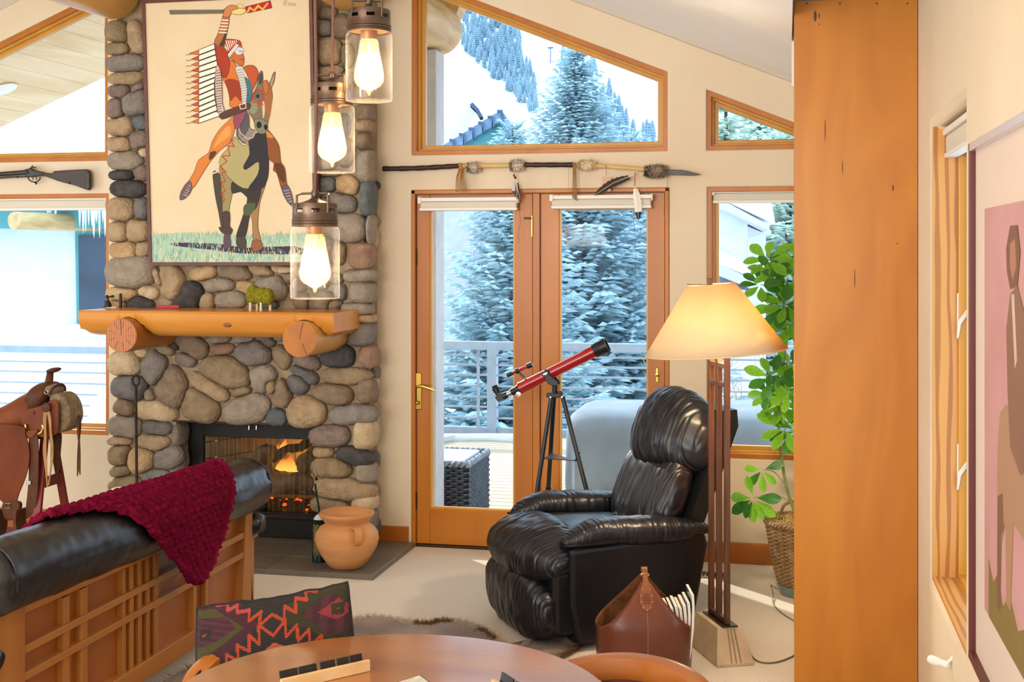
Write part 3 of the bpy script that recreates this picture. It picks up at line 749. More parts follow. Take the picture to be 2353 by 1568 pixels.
# flames
def flame_mat():
    m = bpy.data.materials.new('flame'); m.use_nodes = True
    nt = m.node_tree; N = nt.nodes; L = nt.links; N.remove(N['Principled BSDF'])
    tc = N.new('ShaderNodeTexCoord'); sp = N.new('ShaderNodeSeparateXYZ')
    L.new(tc.outputs['Generated'], sp.inputs[0])
    r = N.new('ShaderNodeValToRGB'); e = r.color_ramp.elements
    e[0].position = 0.0; e[0].color = (1.0, 0.55, 0.10, 1); e[1].position = 1.0; e[1].color = (0.9, 0.16, 0.02, 1)
    L.new(sp.outputs['Z'], r.inputs[0])
    em = N.new('ShaderNodeEmission'); em.inputs[1].default_value = 1.7
    tr = N.new('ShaderNodeBsdfTransparent'); mx = N.new('ShaderNodeMixShader')
    mr = N.new('ShaderNodeMapRange'); mr.inputs[1].default_value = 0.1; mr.inputs[2].default_value = 1.0; mr.inputs[3].default_value = 0.85; mr.inputs[4].default_value = 0.15
    L.new(sp.outputs['Z'], mr.inputs[0]); L.new(mr.outputs[0], mx.inputs[0])
    L.new(r.outputs[0], em.inputs[0]); L.new(tr.outputs[0], mx.inputs[1]); L.new(em.outputs[0], mx.inputs[2])
    L.new(mx.outputs[0], N['Material Output'].inputs['Surface'])
    return m
M_flame = flame_mat()
for i, (x, y0, y1, w, dy) in enumerate(((668, 1084, 1046, 0.060, 0.20), (652, 1082, 1052, 0.040, 0.22), (684, 1084, 1054, 0.035, 0.18), (656, 1040, 1006, 0.030, 0.30), (640, 1046, 1018, 0.018, 0.28), (664, 1036, 1022, 0.022, 0.30), (592, 1068, 1050, 0.02, 0.30))):
    a, b = pl(x, y0, dy), pl(x + 3, y1, dy); h = b.z - a.z
    mb = MB().lathe([(0.5 * w, 0), (w, 0.18 * h), (w * 0.8, 0.42 * h), (w * 0.42, 0.7 * h), (0.0, h)], 10, a)
    mb.warp(lambda q: q + V((0.014 * math.sin(q.z * 40 + i), 0.01 * math.cos(q.z * 33 + i), 0)))
    tag(obj('flame', mb, M_flame, smooth=3.2, loc=tuple(a)), 'orange gas flame licking up between the logs', 'flame', 'flames in the fireplace')
_fl = bpy.data.lights.new('fire_glow', 'POINT'); _fl.energy = 4; _fl.color = (1.0, 0.45, 0.12); _fl.shadow_soft_size = 0.08
_fo = bpy.data.objects.new('fire_glow', _fl); COL.objects.link(_fo); _fo.location = pl(668, 1040, 0.26)
# woven mesh screen curtains
def mesh_mat():
    m = bpy.data.materials.new('screen_mesh'); m.use_nodes = True
    nt = m.node_tree; N = nt.nodes; L = nt.links; b = N['Principled BSDF']
    b.inputs['Base Color'].default_value = (*C('#8a6c42'), 1); b.inputs['Metallic'].default_value = 0.7; b.inputs['Roughness'].default_value = 0.5
    tc = N.new('ShaderNodeTexCoord')
    w1 = N.new('ShaderNodeTexWave'); w1.inputs['Scale'].default_value = 75; w1.bands_direction = 'X'; w1.inputs['Distortion'].default_value = 0
    w2 = N.new('ShaderNodeTexWave'); w2.inputs['Scale'].default_value = 75; w2.bands_direction = 'Z'; w2.inputs['Distortion'].default_value = 0
    mp = N.new('ShaderNodeMapping'); mp.inputs['Rotation'].default_value = (0, PI / 4, 0)
    L.new(tc.outputs['Object'], mp.inputs['Vector'])
    L.new(mp.outputs[0], w1.inputs['Vector']); L.new(mp.outputs[0], w2.inputs['Vector'])
    mxm = N.new('ShaderNodeMath'); mxm.operation = 'MAXIMUM'
    L.new(w1.outputs['Fac'], mxm.inputs[0]); L.new(w2.outputs['Fac'], mxm.inputs[1])
    gt_ = N.new('ShaderNodeMath'); gt_.operation = 'GREATER_THAN'; gt_.inputs[1].default_value = 0.955
    L.new(mxm.outputs[0], gt_.inputs[0])
    tr = N.new('ShaderNodeBsdfTransparent'); mx = N.new('ShaderNodeMixShader')
    L.new(gt_.outputs[0], mx.inputs[0]); L.new(tr.outputs[0], mx.inputs[1]); L.new(b.outputs[0], mx.inputs[2])
    L.new(mx.outputs[0], N['Material Output'].inputs['Surface'])
    return m
M_mesh = mesh_mat()
xs = PY(588, 1050, YI).x
for a, b, ph in ((xl, xs, 0.0), (xs + 0.05, xr_, 1.0)):
    def fn(u, v): return V((lerp(a, b, u), YI + 0.05 + 0.010 * math.sin(u * 40 + ph), lerp(zb, zt_ + 0.02, v)))
    obj('mesh_curtain', MB().grid(fn, 60, 2), M_mesh, ins, smooth=3.2)
for x in (576, 593):
    p = PY(x, 978, YI); obj('pull_knob', MB().tube([(p.x, YI, p.z), (p.x, YI - 0.025, p.z), (p.x, YI - 0.027, p.z - 0.022)], 0.004, 8), M_steel, ins, smooth=SM)

# ---- slate tile hearth
M_tile = mat('hearth_tile', '#6f6659', '#645c51', rough=0.42, scale=5, detail=6, bump=0.12, bscale=30, bdist=0.003)
hz = 0.03
hf = PZ(857, 1322, hz); hr = hf.x; hy0 = hf.y
he = thing('hearth', 'low grey-brown slate tile hearth in front of the fireplace', 'hearth', (-3.0, 6.7, 0))
obj('grout_bed', MB().prism([(-4.05, hy0 + 0.003, 0.0), (hr - 0.003, hy0 + 0.003, 0.0), (hr - 0.003, D - 0.019, 0.0), (-4.05, D - 0.019, 0.0)], (0, 0, hz - 0.003)), mat('grout', '#a79d8c', rough=0.95), he)
ts = 0.302; y = hy0; 
while y < D - 0.03:
    x = hr
    while x > -4.04:
        xa_, ya_ = max(x - ts, -4.05) + 0.003, min(y + ts, D - 0.020) - 0.003
        if x - xa_ > 0.03 and ya_ - y > 0.03:
            obj('tile', MB().bx(xa_, x, y, ya_, 0.002, hz), M_tile, he, bevel=0.002, seg=1)
        x -= ts
    y += ts

# ---- log mantel on two log corbels
M_mant = mat('mantel_pine', '#d58f36', '#c67f2a', rough=0.33, scale=3.2, stretch=(0.14, 1.3, 1.3), detail=6, dist=1.2, coat=0.35, bump=0.03, bscale=12)
M_endgrain = mat('end_grain', '#c07e4f', '#a9683c', rough=0.6, scale=22, stretch=(1, 1, 1), detail=3, tex='wave', dist=3.0)
Ym, Yn, zm = 6.35, 6.80, 1.392
xm_a, xm_b = PY(180, 712, Ym).x, -2.350
mt = thing('log_mantel', 'thick half-log pine mantel shelf on the stone chimney', 'mantel', ((xm_a + xm_b) / 2, 6.6, 1.20))
CB = []
for (x, y, r) in ((280, 771, 0.094), (689, 780, 0.096)):
    c = PY(x, y, 6.29); CB.append((c.x, c.z, r))
def mantel_bottom(X, zz, Y):
    """raise the underside over the corbels (saddle notches)"""
    for cx, cz, r in CB:
        d = abs(X - cx); top = cz + r + 0.004
        z = top - (r * 0.95) * (d / (r * 1.25)) ** 2 if d < r * 1.45 else -9
        if z > zz: zz = z
    return min(zz, zm - 0.012)
prof = [(Yn, zm), (Ym + 0.012, zm), (Ym, zm - 0.012), (Ym + 0.003, zm - 0.045), (Ym + 0.010, zm - 0.075), (Ym + 0.026, zm - 0.105), (Ym + 0.055, zm - 0.128), (Ym + 0.10, zm - 0.142), (Ym + 0.2, zm - 0.15), (Yn, zm - 0.15)]
rings = []; n = 120
for i in range(n + 1):
    X = lerp(xm_a, xm_b, i / n)
    dl, dr = X - xm_a, xm_b - X
    lift = 0.0
    for d in (dl, dr): lift = max(lift, 0.045 * (1 - smoothstep(0.0, 0.07, d)))
    rg_ = []
    for j, (Y, z) in enumerate(prof):
        if z < zm - 0.02:
            z = max(z, zm - 0.15 + lift); z = mantel_bottom(X, z, Y)
        rg_.append(V((X, Y + (0.006 * noise.noise(V((X * 2.2, 0, 3))) if j in (1, 2, 3, 4) else 0), z)))
    rings.append(rg_)
sh = obj('shelf', MB().loft(rings, True, True), M_mant, mt, smooth=0.7)
kp = PY(521, 746, Ym)
obj('knot', MB().ell((kp.x, Ym + 0.010, kp.z), (0.026, 0.005, 0.016), 12, 8), mat('pine_knot', '#8d4f17', '#6b3a10', rough=0.4, scale=40), sh, smooth=3.2)
for i, (cx, cz, r) in enumerate(CB):
    path = [(cx, 6.285 + (6.79 - 6.285) * q / 8, cz) for q in range(9)]
    cb = obj('corbel', MB().tube(path, [r * (0.985 if q == 0 else 1 + 0.015 * math.sin(q * 2 + i)) for q in range(9)], 26, caps=True), M_log if i else mat('corbel_amber', '#b9701f', '#9a5a16', rough=0.4, scale=5, stretch=(1.2, 0.2, 1.2), detail=5, dist=1.5, coat=0.2), mt, smooth=0.9)
    obj('cut_end', MB().lathe([(r * 0.97, 0), (r * 0.955, 0.002), (0, 0.002)], 26, (cx, 6.285, cz), (0, -1, 0)), M_endgrain if i == 0 else mat('cut_end_dark', '#b5702e', '#a66326', rough=0.55, scale=8), cb)
    a_ = 1.62 if i == 0 else 1.35
    ck = MB().beam((cx, 6.2825, cz + 0.0), (cx + math.cos(a_) * r * 0.95, 6.2825, cz + math.sin(a_) * r * 0.95), 0.003, 0.002, up=(0, 1, 0))
    if i: ck.beam((cx + 0.016, 6.2825, cz - 0.02), (cx + 0.04, 6.2825, cz - r * 0.85), 0.0025, 0.002, up=(0, 1, 0))
    else:
        for q in range(9): 
            b_ = q * 0.7; ck.beam((cx + math.cos(b_) * r * 0.4, 6.2825, cz + math.sin(b_) * r * 0.4), (cx + math.cos(b_) * r * 0.85, 6.2825, cz + math.sin(b_) * r * 0.85), 0.0012, 0.002, up=(0, 1, 0))
    obj('check_crack', ck, M_knot, cb)
# ================================================================== outside
M_snow = mat('snow', '#f4f8fc', '#e9f1f8', rough=0.75, scale=0.7, bump=0.2, bscale=6, bdist=0.05, spec=0.3)
M_hill = mat('ski_slope_snow', '#f7fafd', '#e6eff8', rough=0.8, scale=0.03, detail=6, bump=0.3, bscale=0.2, bdist=0.8)
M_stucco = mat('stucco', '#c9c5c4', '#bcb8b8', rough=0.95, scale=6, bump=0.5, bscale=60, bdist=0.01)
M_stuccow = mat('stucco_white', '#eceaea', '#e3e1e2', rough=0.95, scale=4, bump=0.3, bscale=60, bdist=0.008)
M_teal = mat('teal_paint', '#5fa3a5', '#559799', rough=0.7, scale=5)
M_grey = mat('rail_grey', '#a0a9b4', '#929ca8', rough=0.5, scale=9)
M_board = mat('weathered_deck', '#c9b39a', '#b79e84', rough=0.8, scale=4, stretch=(0.2, 3, 3), detail=6, bump=0.1, bscale=30)
ZG = -3.0
# ---- snowy ground and ski hill as one relief
def sky_y(x): return -260 if x < 1330 else (lerp(-260, 118, (x - 1330) / 36) if x < 1366 else lerp(118, 335, min((x - 1366) / 165, 1)) if x < 1531 else 335 - (x - 1531) * 0.12)
xs_ = [-900 + 60 * i for i in range(22)] + [330 + 30 * i for i in range(34)] + [1350 + 10 * i for i in range(22)] + [1575 + 60 * i for i in range(26)]
def hill_pt(x, v):
    # v 0..1: flat ground to the hill foot, then up the slope to the skyline
    if v < 0.3:
        t = lerp(7.8, 75, (v / 0.3) ** 1.6); p = PT(x, HY, t); p.z = ZG; return p
    w = (v - 0.3) / 0.7; t = lerp(75, 380, w)
    y0 = HY + (H - ZG) * F / 75
    y = lerp(y0, sky_y(x), w ** 0.8)
    p = PT(x, y, t); p.z += noise.noise(p * 0.02) * 2.5 * min(w * 6, 1); return p
nv = 40; mb = MB(); vs = [hill_pt(x, j / nv) for x in xs_ for j in range(nv + 1)]
fs = [(i * (nv + 1) + j, (i + 1) * (nv + 1) + j, (i + 1) * (nv + 1) + j + 1, i * (nv + 1) + j + 1) for i in range(len(xs_) - 1) for j in range(nv)]
mb.add(vs, fs)
o = obj('snow_hill', mb, M_hill, smooth=3.2); o['kind'] = 'structure'
def on_hill(x, y):
    """the spot on the slope seen at pixel (x, y)"""
    lo, hi = 0.3, 1.0
    for _ in range(40):
        m_ = (lo + hi) / 2; p = hill_pt(x, m_); r = p - CAM
        f = -r.x * ST + r.y * CT
        if HY - r.z / f * F > y: lo = m_
        else: hi = m_
    return hill_pt(x, (lo + hi) / 2)

# ---- conifers
M_blue = mat('hazed_blue_spruce_needles', '#c6dade', '#8eacb5', rough=0.85, scale=3.0, detail=4, ramp=(0.35, 0.65), transl=0.15)  # blue spruce tone, with the washed-out outdoor haze put into the colour
M_green = mat('hazed_slope_needles', '#9db5c2', '#7590a2', rough=0.85, scale=0.6, detail=4, ramp=(0.35, 0.65))  # distance haze put into the needle colour, paler and bluer
M_pale = mat('haze_paled_fir_needles', '#d3e0d2', '#b0c4b6', rough=0.85, scale=1.2, detail=4, ramp=(0.35, 0.65), transl=0.1)  # paleness of haze and overexposure put into the needle colour
M_bark = mat('bark', '#5c4a3c', '#43352b', rough=0.95, scale=12, bump=0.5, bscale=40)
def spruce(name, label, base, h, r, whorls, m, seed, twig=1.0, dens=1.0, z0=0.06):
    rn = random.Random(seed); mb = MB()
    for w in range(whorls):
        f = z0 + (1 - z0) * (w + rn.random() * 0.5) / whorls
        L0 = r * (1 - f) ** 0.82 + 0.05 * r
        nb = max(4, int((9 - 4 * f) * dens))
        a0 = rn.random() * 6.28
        for b in range(nb):
            a = a0 + 2 * PI * b / nb + rn.uniform(-0.25, 0.25); L = L0 * rn.uniform(0.75, 1.12)
            d = V((math.cos(a), math.sin(a), 0)); sd = V((-d.y, d.x, 0))
            droop = lerp(0.38, -0.5, f) * L
            def sp(t): return V((0, 0, f * h)) + d * (L * t) + V((0, 0, -droop * t + 0.32 * L * t * t))
            ns = max(4, int(13 * (0.5 + L / r)))
            for s in range(ns):
                t = (s + 0.6) / ns
                for g in (-1, 1, 0):
                    if g == 0 and s != ns - 1: continue
                    tl = twig * L0 * 0.30 * (1 - 0.55 * t) * rn.uniform(0.8, 1.25) + 0.03 * r
                    td = (d * 0.75 + sd * g * 0.85 + V((0, 0, rn.uniform(-0.28, 0.12)))).normalized()
                    p = sp(t - 0.5 / ns); q = p + td * tl; c = (p + q) / 2
                    wv = td.cross(V((0, 0, 1))).normalized() * tl * 0.21
                    mb.add([p, c + wv + V((0, 0, -0.03 * tl)), q, c - wv + V((0, 0, -0.03 * tl)), c + V((0, 0, 0.13 * tl))],
                           [(0, 1, 4), (1, 2, 4), (2, 3, 4), (3, 0, 4)])
    t = thing(name, label, 'tree', base)
    fo = obj('foliage', mb, m, t, local=True); fo['kind'] = 'stuff'
    obj('trunk', MB().tube([(0, 0, 0), (0, 0, h * 0.5), (0, 0, h * 0.98)], [h * 0.018, h * 0.011, h * 0.002], 8), M_bark, t, smooth=SM, local=True)
    return t
def tree_at(name, label, x, ytop, t, hw, whorls, m, seed, **k):
    top = PT(x, ytop, t); return spruce(name, label, (top.x, top.y, ZG), top.z - ZG, hw, whorls, m, seed, **k)
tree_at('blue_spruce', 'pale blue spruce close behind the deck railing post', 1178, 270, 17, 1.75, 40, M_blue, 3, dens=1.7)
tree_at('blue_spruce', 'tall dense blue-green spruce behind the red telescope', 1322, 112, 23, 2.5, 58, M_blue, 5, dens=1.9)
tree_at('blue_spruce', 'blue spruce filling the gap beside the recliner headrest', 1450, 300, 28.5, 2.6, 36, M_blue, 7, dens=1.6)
for i, (x, y, t, hw, lb) in enumerate(((1668, 120, 48, 3.6, 'haze-paled fir tree seen through the triangular window corner'), (1745, 90, 57, 4.2, 'hazy tall fir tree beyond the triangular window'), (1812, 160, 41, 3.0, 'haze-paled yellow-green fir behind the snowy neighbour roof'))):
    tree_at('hazed_fir', lb, x, y, t, hw, 34, M_pale, 20 + i)
# far trees on the slope: one light mesh, many copies
def far_tree_mesh(seed):
    rn = random.Random(seed); mb = MB(); n = 7
    for k in range(9):
        z0 = 0.10 + 0.095 * k; z1 = z0 + 0.19; r0 = 0.17 * (1 - z0) ** 0.75 + 0.012
        ring_ = [V((r0 * (1 if j % 2 else 0.55) * rn.uniform(0.8, 1.2) * math.cos(PI * j / n), r0 * (1 if j % 2 else 0.55) * rn.uniform(0.8, 1.2) * math.sin(PI * j / n), z0 + (0 if j % 2 else 0.035))) for j in range(2 * n)]
        mb.add(ring_ + [V((0, 0, min(z1, 1.0)))], [(j, (j + 1) % (2 * n), 2 * n) for j in range(2 * n)])
    mb.tube([(0, 0, 0), (0, 0, 0.2)], 0.012, 5)
    return mb
protos = []
for s_ in range(3):
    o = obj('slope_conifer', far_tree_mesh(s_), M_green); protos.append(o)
rt = random.Random(9)
def inside(p, poly):
    c = False; n = len(poly)
    for i in range(n):
        (x1, y1), (x2, y2) = poly[i], poly[i - 1]
        if (y1 > p[1]) != (y2 > p[1]) and p[0] < (x2 - x1) * (p[1] - y1) / (y2 - y1) + x1: c = not c
    return c
bandA = [(1044, 92), (1060, 40), (1078, 18), (1150, 40), (1188, 62), (1200, 130), (1226, 190), (1236, 268), (1222, 262), (1180, 225), (1128, 178), (1088, 138)]
bandB = [(1288, 140), (1304, 128), (1368, 150), (1378, 190), (1402, 215), (1440, 262), (1446, 290), (1470, 300), (1528, 338), (1528, 372), (1330, 372), (1310, 250)]
bandC = [(1395, 300), (1530, 340), (1560, 400), (1380, 400)]
used = [False] * 3; cnt = 0
def put_far(x, y, hpx, group, label):
    global cnt
    p = on_hill(x, y); t = (p - CAM).dot(V((-ST, CT, 0)))
    k = cnt % 3; cnt += 1
    o = protos[k] if not used[k] else protos[k].copy()
    if used[k]: COL.objects.link(o)
    used[k] = True
    hh = hpx * t / F
    o.location = p - V((0, 0, hh * 0.04)); o.scale = (hh * rt.uniform(1.25, 1.7),) * 2 + (hh,); o.rotation_euler = (0, 0, rt.random() * 6)
    tag(o, label, 'tree', group)
for poly, n, hr_, grp, lab in ((bandA, 150, (26, 44), 'conifers in the upper forest strip', 'distant blue-green conifer in the forest strip down the ski slope'),
                         (bandB, 105, (24, 46), 'conifers on the ridge side of the ski run', 'distant conifer in the wood below the chairlift'),
                         (bandC, 30, (40, 62), 'conifers at the slope foot', 'small fir at the foot of the snowy hill')):
    c_ = 0
    x0_, x1_ = min(p[0] for p in poly), max(p[0] for p in poly); y0_, y1_ = min(p[1] for p in poly), max(p[1] for p in poly)
    spots = []; tries = 0
    while c_ < n:
        x, y = rt.uniform(x0_, x1_), rt.uniform(y0_, y1_); tries += 1
        if inside((x, y), poly) and (tries > 6000 or all((x - a) ** 2 + (1.6 * (y - b)) ** 2 > 62 for a, b in spots)):
            spots.append((x, y)); put_far(x, y, 1.12 * rt.uniform(*hr_), grp, lab); c_ += 1
# chairlift towers
M_tower = mat('lift_steel', '#5f7088', rough=0.5)
for i, (x, y0, y1, lb) in enumerate(((1265, 146, 110, 'grey chairlift tower standing higher up the ski run'), (1288, 182, 142, 'grey chairlift tower standing lower down the ski run'))):
    b = on_hill(x, y0); t = (b - CAM).dot(V((-ST, CT, 0))); hh = (y0 - y1) * t / F
    tw = thing('chairlift_tower', lb, 'ski lift tower', tuple(b))
    obj('mast', MB().tube([b, b + V((0, 0, hh))], t / F * 1.3, 6), M_tower, tw, smooth=SM)
    obj('crossarm', MB().beam(b + V((-hh * 0.18, 0, hh)), b + V((hh * 0.18, 0, hh)), 0.3, 0.3), M_tower, tw)

# ---- deck of boards, railing
ZD = -0.22
yd0, yd1 = D + 0.19, 13.15
dk = thing('deck', 'sunlit weathered timber deck outside the glazed doors', 'deck', (-2, 10, ZD))
y = yd0 + 0.003; bmesh_o = None
i = 0
bb_ = obj('board', MB().bx(-4.2, 4.2, 0, 0.136, -0.03, 0.0), M_board, dk, local=True, bevel=0.004, seg=1)
bb_.location = (0, y - 10, 0)
while y + 0.142 < yd1:
    y += 0.142
    c = bb_.copy(); COL.objects.link(c); c.parent = dk; c.location = (0, y - 10, 0)
obj('frame', MB().bx(-6.2, 2.2, yd1 - 0.02, yd1 + 0.1, ZD - 0.3, ZD).bx(-6.2, 2.2, yd0, yd1, ZD - 0.09, ZD - 0.032), M_grey, dk)
for i, (pts, h_) in enumerate((((PT(985, 1046, 12.6), PT(1040, 1036, 12.9), PT(1120, 1040, 12.9), PT(1200, 1046, 12.8), PT(1200, 1030, 13.05), PT(985, 1030, 13.05)), 0.06),)):
    pts = [V((p.x, min(p.y, yd1), ZD)) for p in pts]
    sn = obj('snow_patch', MB().loft([[p + V((0, 0, -0.005)) for p in pts], [p + V((0, 0, 0.03)) for p in pts], [(p * 0.86 + sum(pts, V()) / 6 * 0.14) + V((0, 0, h_)) for p in pts]]), M_snow, smooth=3.2)
    tag(sn, 'thin ridge of snow left on the deck below the railing', 'snow')
Yr = 13.0
rl = thing('deck_railing', 'pale grey metal railing with horizontal bars along the deck edge', 'railing', (-2, Yr, ZD))
def zy(y, x=1060): return PY(x, y, Yr).z
xr0, xr1 = -6.2, 2.2
obj('top_rail', MB().bx(xr0, xr1, Yr - 0.05, Yr + 0.05, zy(803), zy(784)), M_grey, rl, bevel=0.005)
for y in (816, 838, 861, 886, 911, 934, 959):
    obj('bar', MB().bx(xr0, xr1, Yr - 0.010, Yr + 0.010, zy(y) - 0.010, zy(y) + 0.010), M_grey, rl)
obj('bottom_rail', MB().bx(xr0, xr1, Yr - 0.04, Yr + 0.04, zy(998), zy(980)), M_grey, rl, bevel=0.004)
xp = PY(1132, 900, Yr).x
for k in range(-2, 3):
    xx = xp + k * 1.95
    obj('post', MB().bx(xx - 0.05, xx + 0.05, Yr - 0.055, Yr + 0.055, ZD - 0.01, zy(786)).bx(xx - 0.09, xx + 0.09, Yr - 0.09, Yr + 0.09, ZD - 0.005, ZD + 0.02), M_grey, rl, bevel=0.004)
    obj('baluster', MB().bx(xx - 0.17, xx - 0.145, Yr - 0.02, Yr + 0.02, zy(985), zy(800)), M_grey, rl)
# railing seen through the saddle window, on its own spur of deck
Yl = 12.2
rl2 = thing('deck_railing', 'grey bar railing outside the window behind the saddle', 'railing', (-6.5, Yl, ZD))
def zl_(y): return PY(120, y, Yl).z
for nm, a, b, q in [('top_rail', 797, 811, 0.05)] + [('bar', y, y + 3, 0.01) for y in (831, 854, 879, 904, 929, 953)]:
    obj(nm, MB().bx(-9.6, -5.6, Yl - q, Yl + q, zl_(b), zl_(a)), M_grey, rl2)
for xx in (-9.5, -5.65): obj('post', MB().bx(xx - 0.05, xx + 0.05, Yl - 0.05, Yl + 0.05, ZD - 0.3, zl_(797)), M_grey, rl2)
obj('deck_edge', MB().bx(-9.6, -5.6, Yl - 3.5, Yl + 0.1, ZD - 0.2, ZD - 0.02), M_snow, rl2)

# ---- wicker ottoman on the deck
M_wick = mat('grey_wicker', '#59606a', '#454b54', rough=0.6, scale=20)
ot = PZ(1113, 1080, 0.22)
xo1, yo0 = PY(1075, 1090, 8.62).x, 8.62
ow, oh0, oh1 = 0.62, ZD, 0.235
wk = thing('wicker_ottoman', 'low dark grey woven wicker ottoman with a pale cushion top on the deck', 'ottoman', (xo1 - ow / 2, yo0 + ow / 2, ZD))
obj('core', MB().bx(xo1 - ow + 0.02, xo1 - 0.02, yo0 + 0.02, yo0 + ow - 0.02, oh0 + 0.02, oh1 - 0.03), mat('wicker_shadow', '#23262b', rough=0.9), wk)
obj('top_cushion', MB().bx(xo1 - ow + 0.05, xo1 - 0.05, yo0 + 0.05, yo0 + ow - 0.05, oh1 - 0.03, oh1 + 0.0), mat('pale_cushion', '#cfd6e2', rough=0.9), wk, bevel=0.012)
# woven strands: uprights and wavy horizontal canes on the two faces that show, plus the rolled rim
cane = MB()
nrow, nst = 22, 15
for r in range(nrow):
    z = lerp(oh0 + 0.015, oh1 - 0.04, r / (nrow - 1))
    for face in (0, 1):
        P = []
        for s in range(nst * 2 + 1):
            u = s / (nst * 2) * ow
            off = 0.012 * (1 if (s + 2 * (r % 2)) % 4 < 2 else -1) if s % 2 else 0
            P.append((xo1 - ow + u, yo0 + off, z) if face == 0 else (xo1 - off, yo0 + u, z))
        cane.tube(P, 0.0085, 5)
obj('weave', cane, M_wick, wk, smooth=SM)
up = MB()
for s in range(nst + 1):
    u = s / nst * ow
    up.tube([(xo1 - ow + u, yo0, oh0), (xo1 - ow + u, yo0, oh1 - 0.03)], 0.006, 5).tube([(xo1, yo0 + u, oh0), (xo1, yo0 + u, oh1 - 0.03)], 0.006, 5)
obj('uprights', up, M_wick, wk, smooth=SM)
cr_ = [(xo1 - ow, yo0, oh1 - 0.02), (xo1, yo0, oh1 - 0.02), (xo1, yo0 + ow, oh1 - 0.02), (xo1 - ow, yo0 + ow, oh1 - 0.02)]
rim = MB()
for i in range(4):
    a, b = V(cr_[i]), V(cr_[(i + 1) % 4])
    for ph in (0, 1):
        side = V((0, 0, 1)).cross((b - a).normalized())
        rim.tube([a.lerp(b, q / 40) + side * (0.014 * math.sin(q * 1.2 + ph * PI)) + V((0, 0, 0.014 * math.cos(q * 1.2 + ph * PI))) for q in range(41)], 0.013, 6)
obj('braided_rim', rim, mat('pale_wicker', '#8f97a3', '#767e8a', rough=0.6, scale=20), wk, smooth=SM)

# ---- covered patio furniture
M_cover = mat('grey_cover', '#87929a', '#78838b', rough=0.8, scale=3, bump=0.15, bscale=8)
def cover(label, xa, xb, ytop, t, depth, seed):
    a = PT(xa, ytop, t); b = PT(xb, ytop, t); z1 = a.z
    y0 = PT((xa + xb) / 2, ytop, t).y
    c = V(((a.x + b.x) / 2, y0 + depth / 2, (ZD + z1) / 2)); rx, ry, rz = abs(b.x - a.x) / 2, depth / 2, (z1 - ZD) / 2
    mb = MB().ell(c, (rx, ry, rz), 72, 40, p=6.0)
    def wf(q):
        f = 1 - (q.z - ZD) / (z1 - ZD)
        a_ = math.atan2(q.y - c.y, q.x - c.x)
        w_ = 1 + f * 0.05 * (math.sin(a_ * 13 + seed) + 0.6 * math.sin(a_ * 23 + 2 * seed)) + 0.06 * f
        return V((c.x + (q.x - c.x) * w_, c.y + (q.y - c.y) * w_, max(q.z + 0.02 * noise.noise(q * 3), ZD)))
    mb.warp(wf)
    return tag(obj('furniture_cover', mb, M_cover, smooth=3.2, loc=(c.x, c.y, ZD)), label, 'cover')
cover('grey weatherproof cover over deck furniture behind the tripod', 1290, 1500, 950, 9.6, 1.1, 1)
cover('grey furniture cover below the sill of the leafy plant window', 1530, 1850, 952, 9.3, 1.2, 4)
cv = cover('white covered tub outside the saddle window', 180, 330, 908, 10.6, 1.2, 2); cv.data.materials[0] = M_snow

# ---- own eaves: soffit boards, log ends, stucco post
ov = 8.92
M_soff = mat('soffit_pine', '#e9d3ae', '#d9bb8b', rough=0.6, scale=3, stretch=(2, 0.3, 2), detail=5, dist=0.8)
ev = thing('roof_overhang', 'pale pine board soffit of the roof overhang outside the sloped window', 'roof', (RX, 8.1, 3.9))
for sgn in (-1, 1):
    nb = 26; L = 4.4
    for k in range(nb):
        s0, s1 = k * L / nb + 0.002, (k + 1) * L / nb - 0.002
        xa_, xb_ = RX + sgn * s0, RX + sgn * s1
        za_, zb_ = roof_z(xa_) - 0.02, roof_z(xb_) - 0.02
        if sgn > 0 and xb_ > 0.7: continue
        obj('board', MB().prism([(xa_, D + 0.2, za_), (xb_, D + 0.2, zb_), (xb_, D + 0.2, zb_ + 0.02), (xa_, D + 0.2, za_ + 0.02)], (0, ov - D - 0.2, 0)), M_soff, ev)
    xe = RX + sgn * 4.4 if sgn < 0 else 0.75
    p0, p1 = V((RX, D + 0.19, 3.94)), V((xe, D + 0.19, roof_z(xe)))
    obj('roof_slab', MB().prism([p0, p1, p1 + V((0, 0, 0.22)), p0 + V((0, 0, 0.22))], (0, ov + 0.03 - D - 0.19, 0)), M_teal, ev)
    obj('snow_load', MB().prism([p0 + V((0, 0, 0.22)), p1 + V((0, 0, 0.22)), p1 + V((0, 0, 0.5)), p0 + V((0, 0, 0.5))], (0, ov + 0.02 - D - 0.19, 0)), M_snow, ev)
dl = PY(4, 227, 8.2)
zz = roof_z(dl.x) - 0.02
obj('recessed_light', MB().lathe([(0.0, 0.0), (0.10, 0.0), (0.11, -0.012), (0.10, -0.014), (0.0, -0.014)], 20, (dl.x, 8.2, zz), V((-PITCH, 0, 1)).normalized()), M_white, ev, smooth=SM)
M_logout = mat('weathered_log', '#d9b67e', '#bd9560', rough=0.6, scale=9, stretch=(1.5, 0.15, 1.5), detail=5, dist=0.6, bump=0.1, bscale=14)
lo = log_y('log_purlin_end', 'big round log beam end outside resting on the stucco post', 1000, 66, 8.55, 0.172, D + 0.2, 8.62, M_logout, seed=4)
c2 = PY(1062, 22, 8.75)
path = [V((c2.x - 1.2 * (1 - q / 6), 8.75, c2.z + 1.2 * PITCH * (1 - q / 6))) for q in range(7)]
tag(obj('log_rafter', MB().tube(path, [0.105, 0.105, 0.106, 0.104, 0.105, 0.104, 0.098], 18), M_logout, smooth=0.9, loc=tuple(path[-1])), 'sloping log rafter end under the eaves above the big beam end', 'log beam')
pr = PY(1006, 300, 8.35)
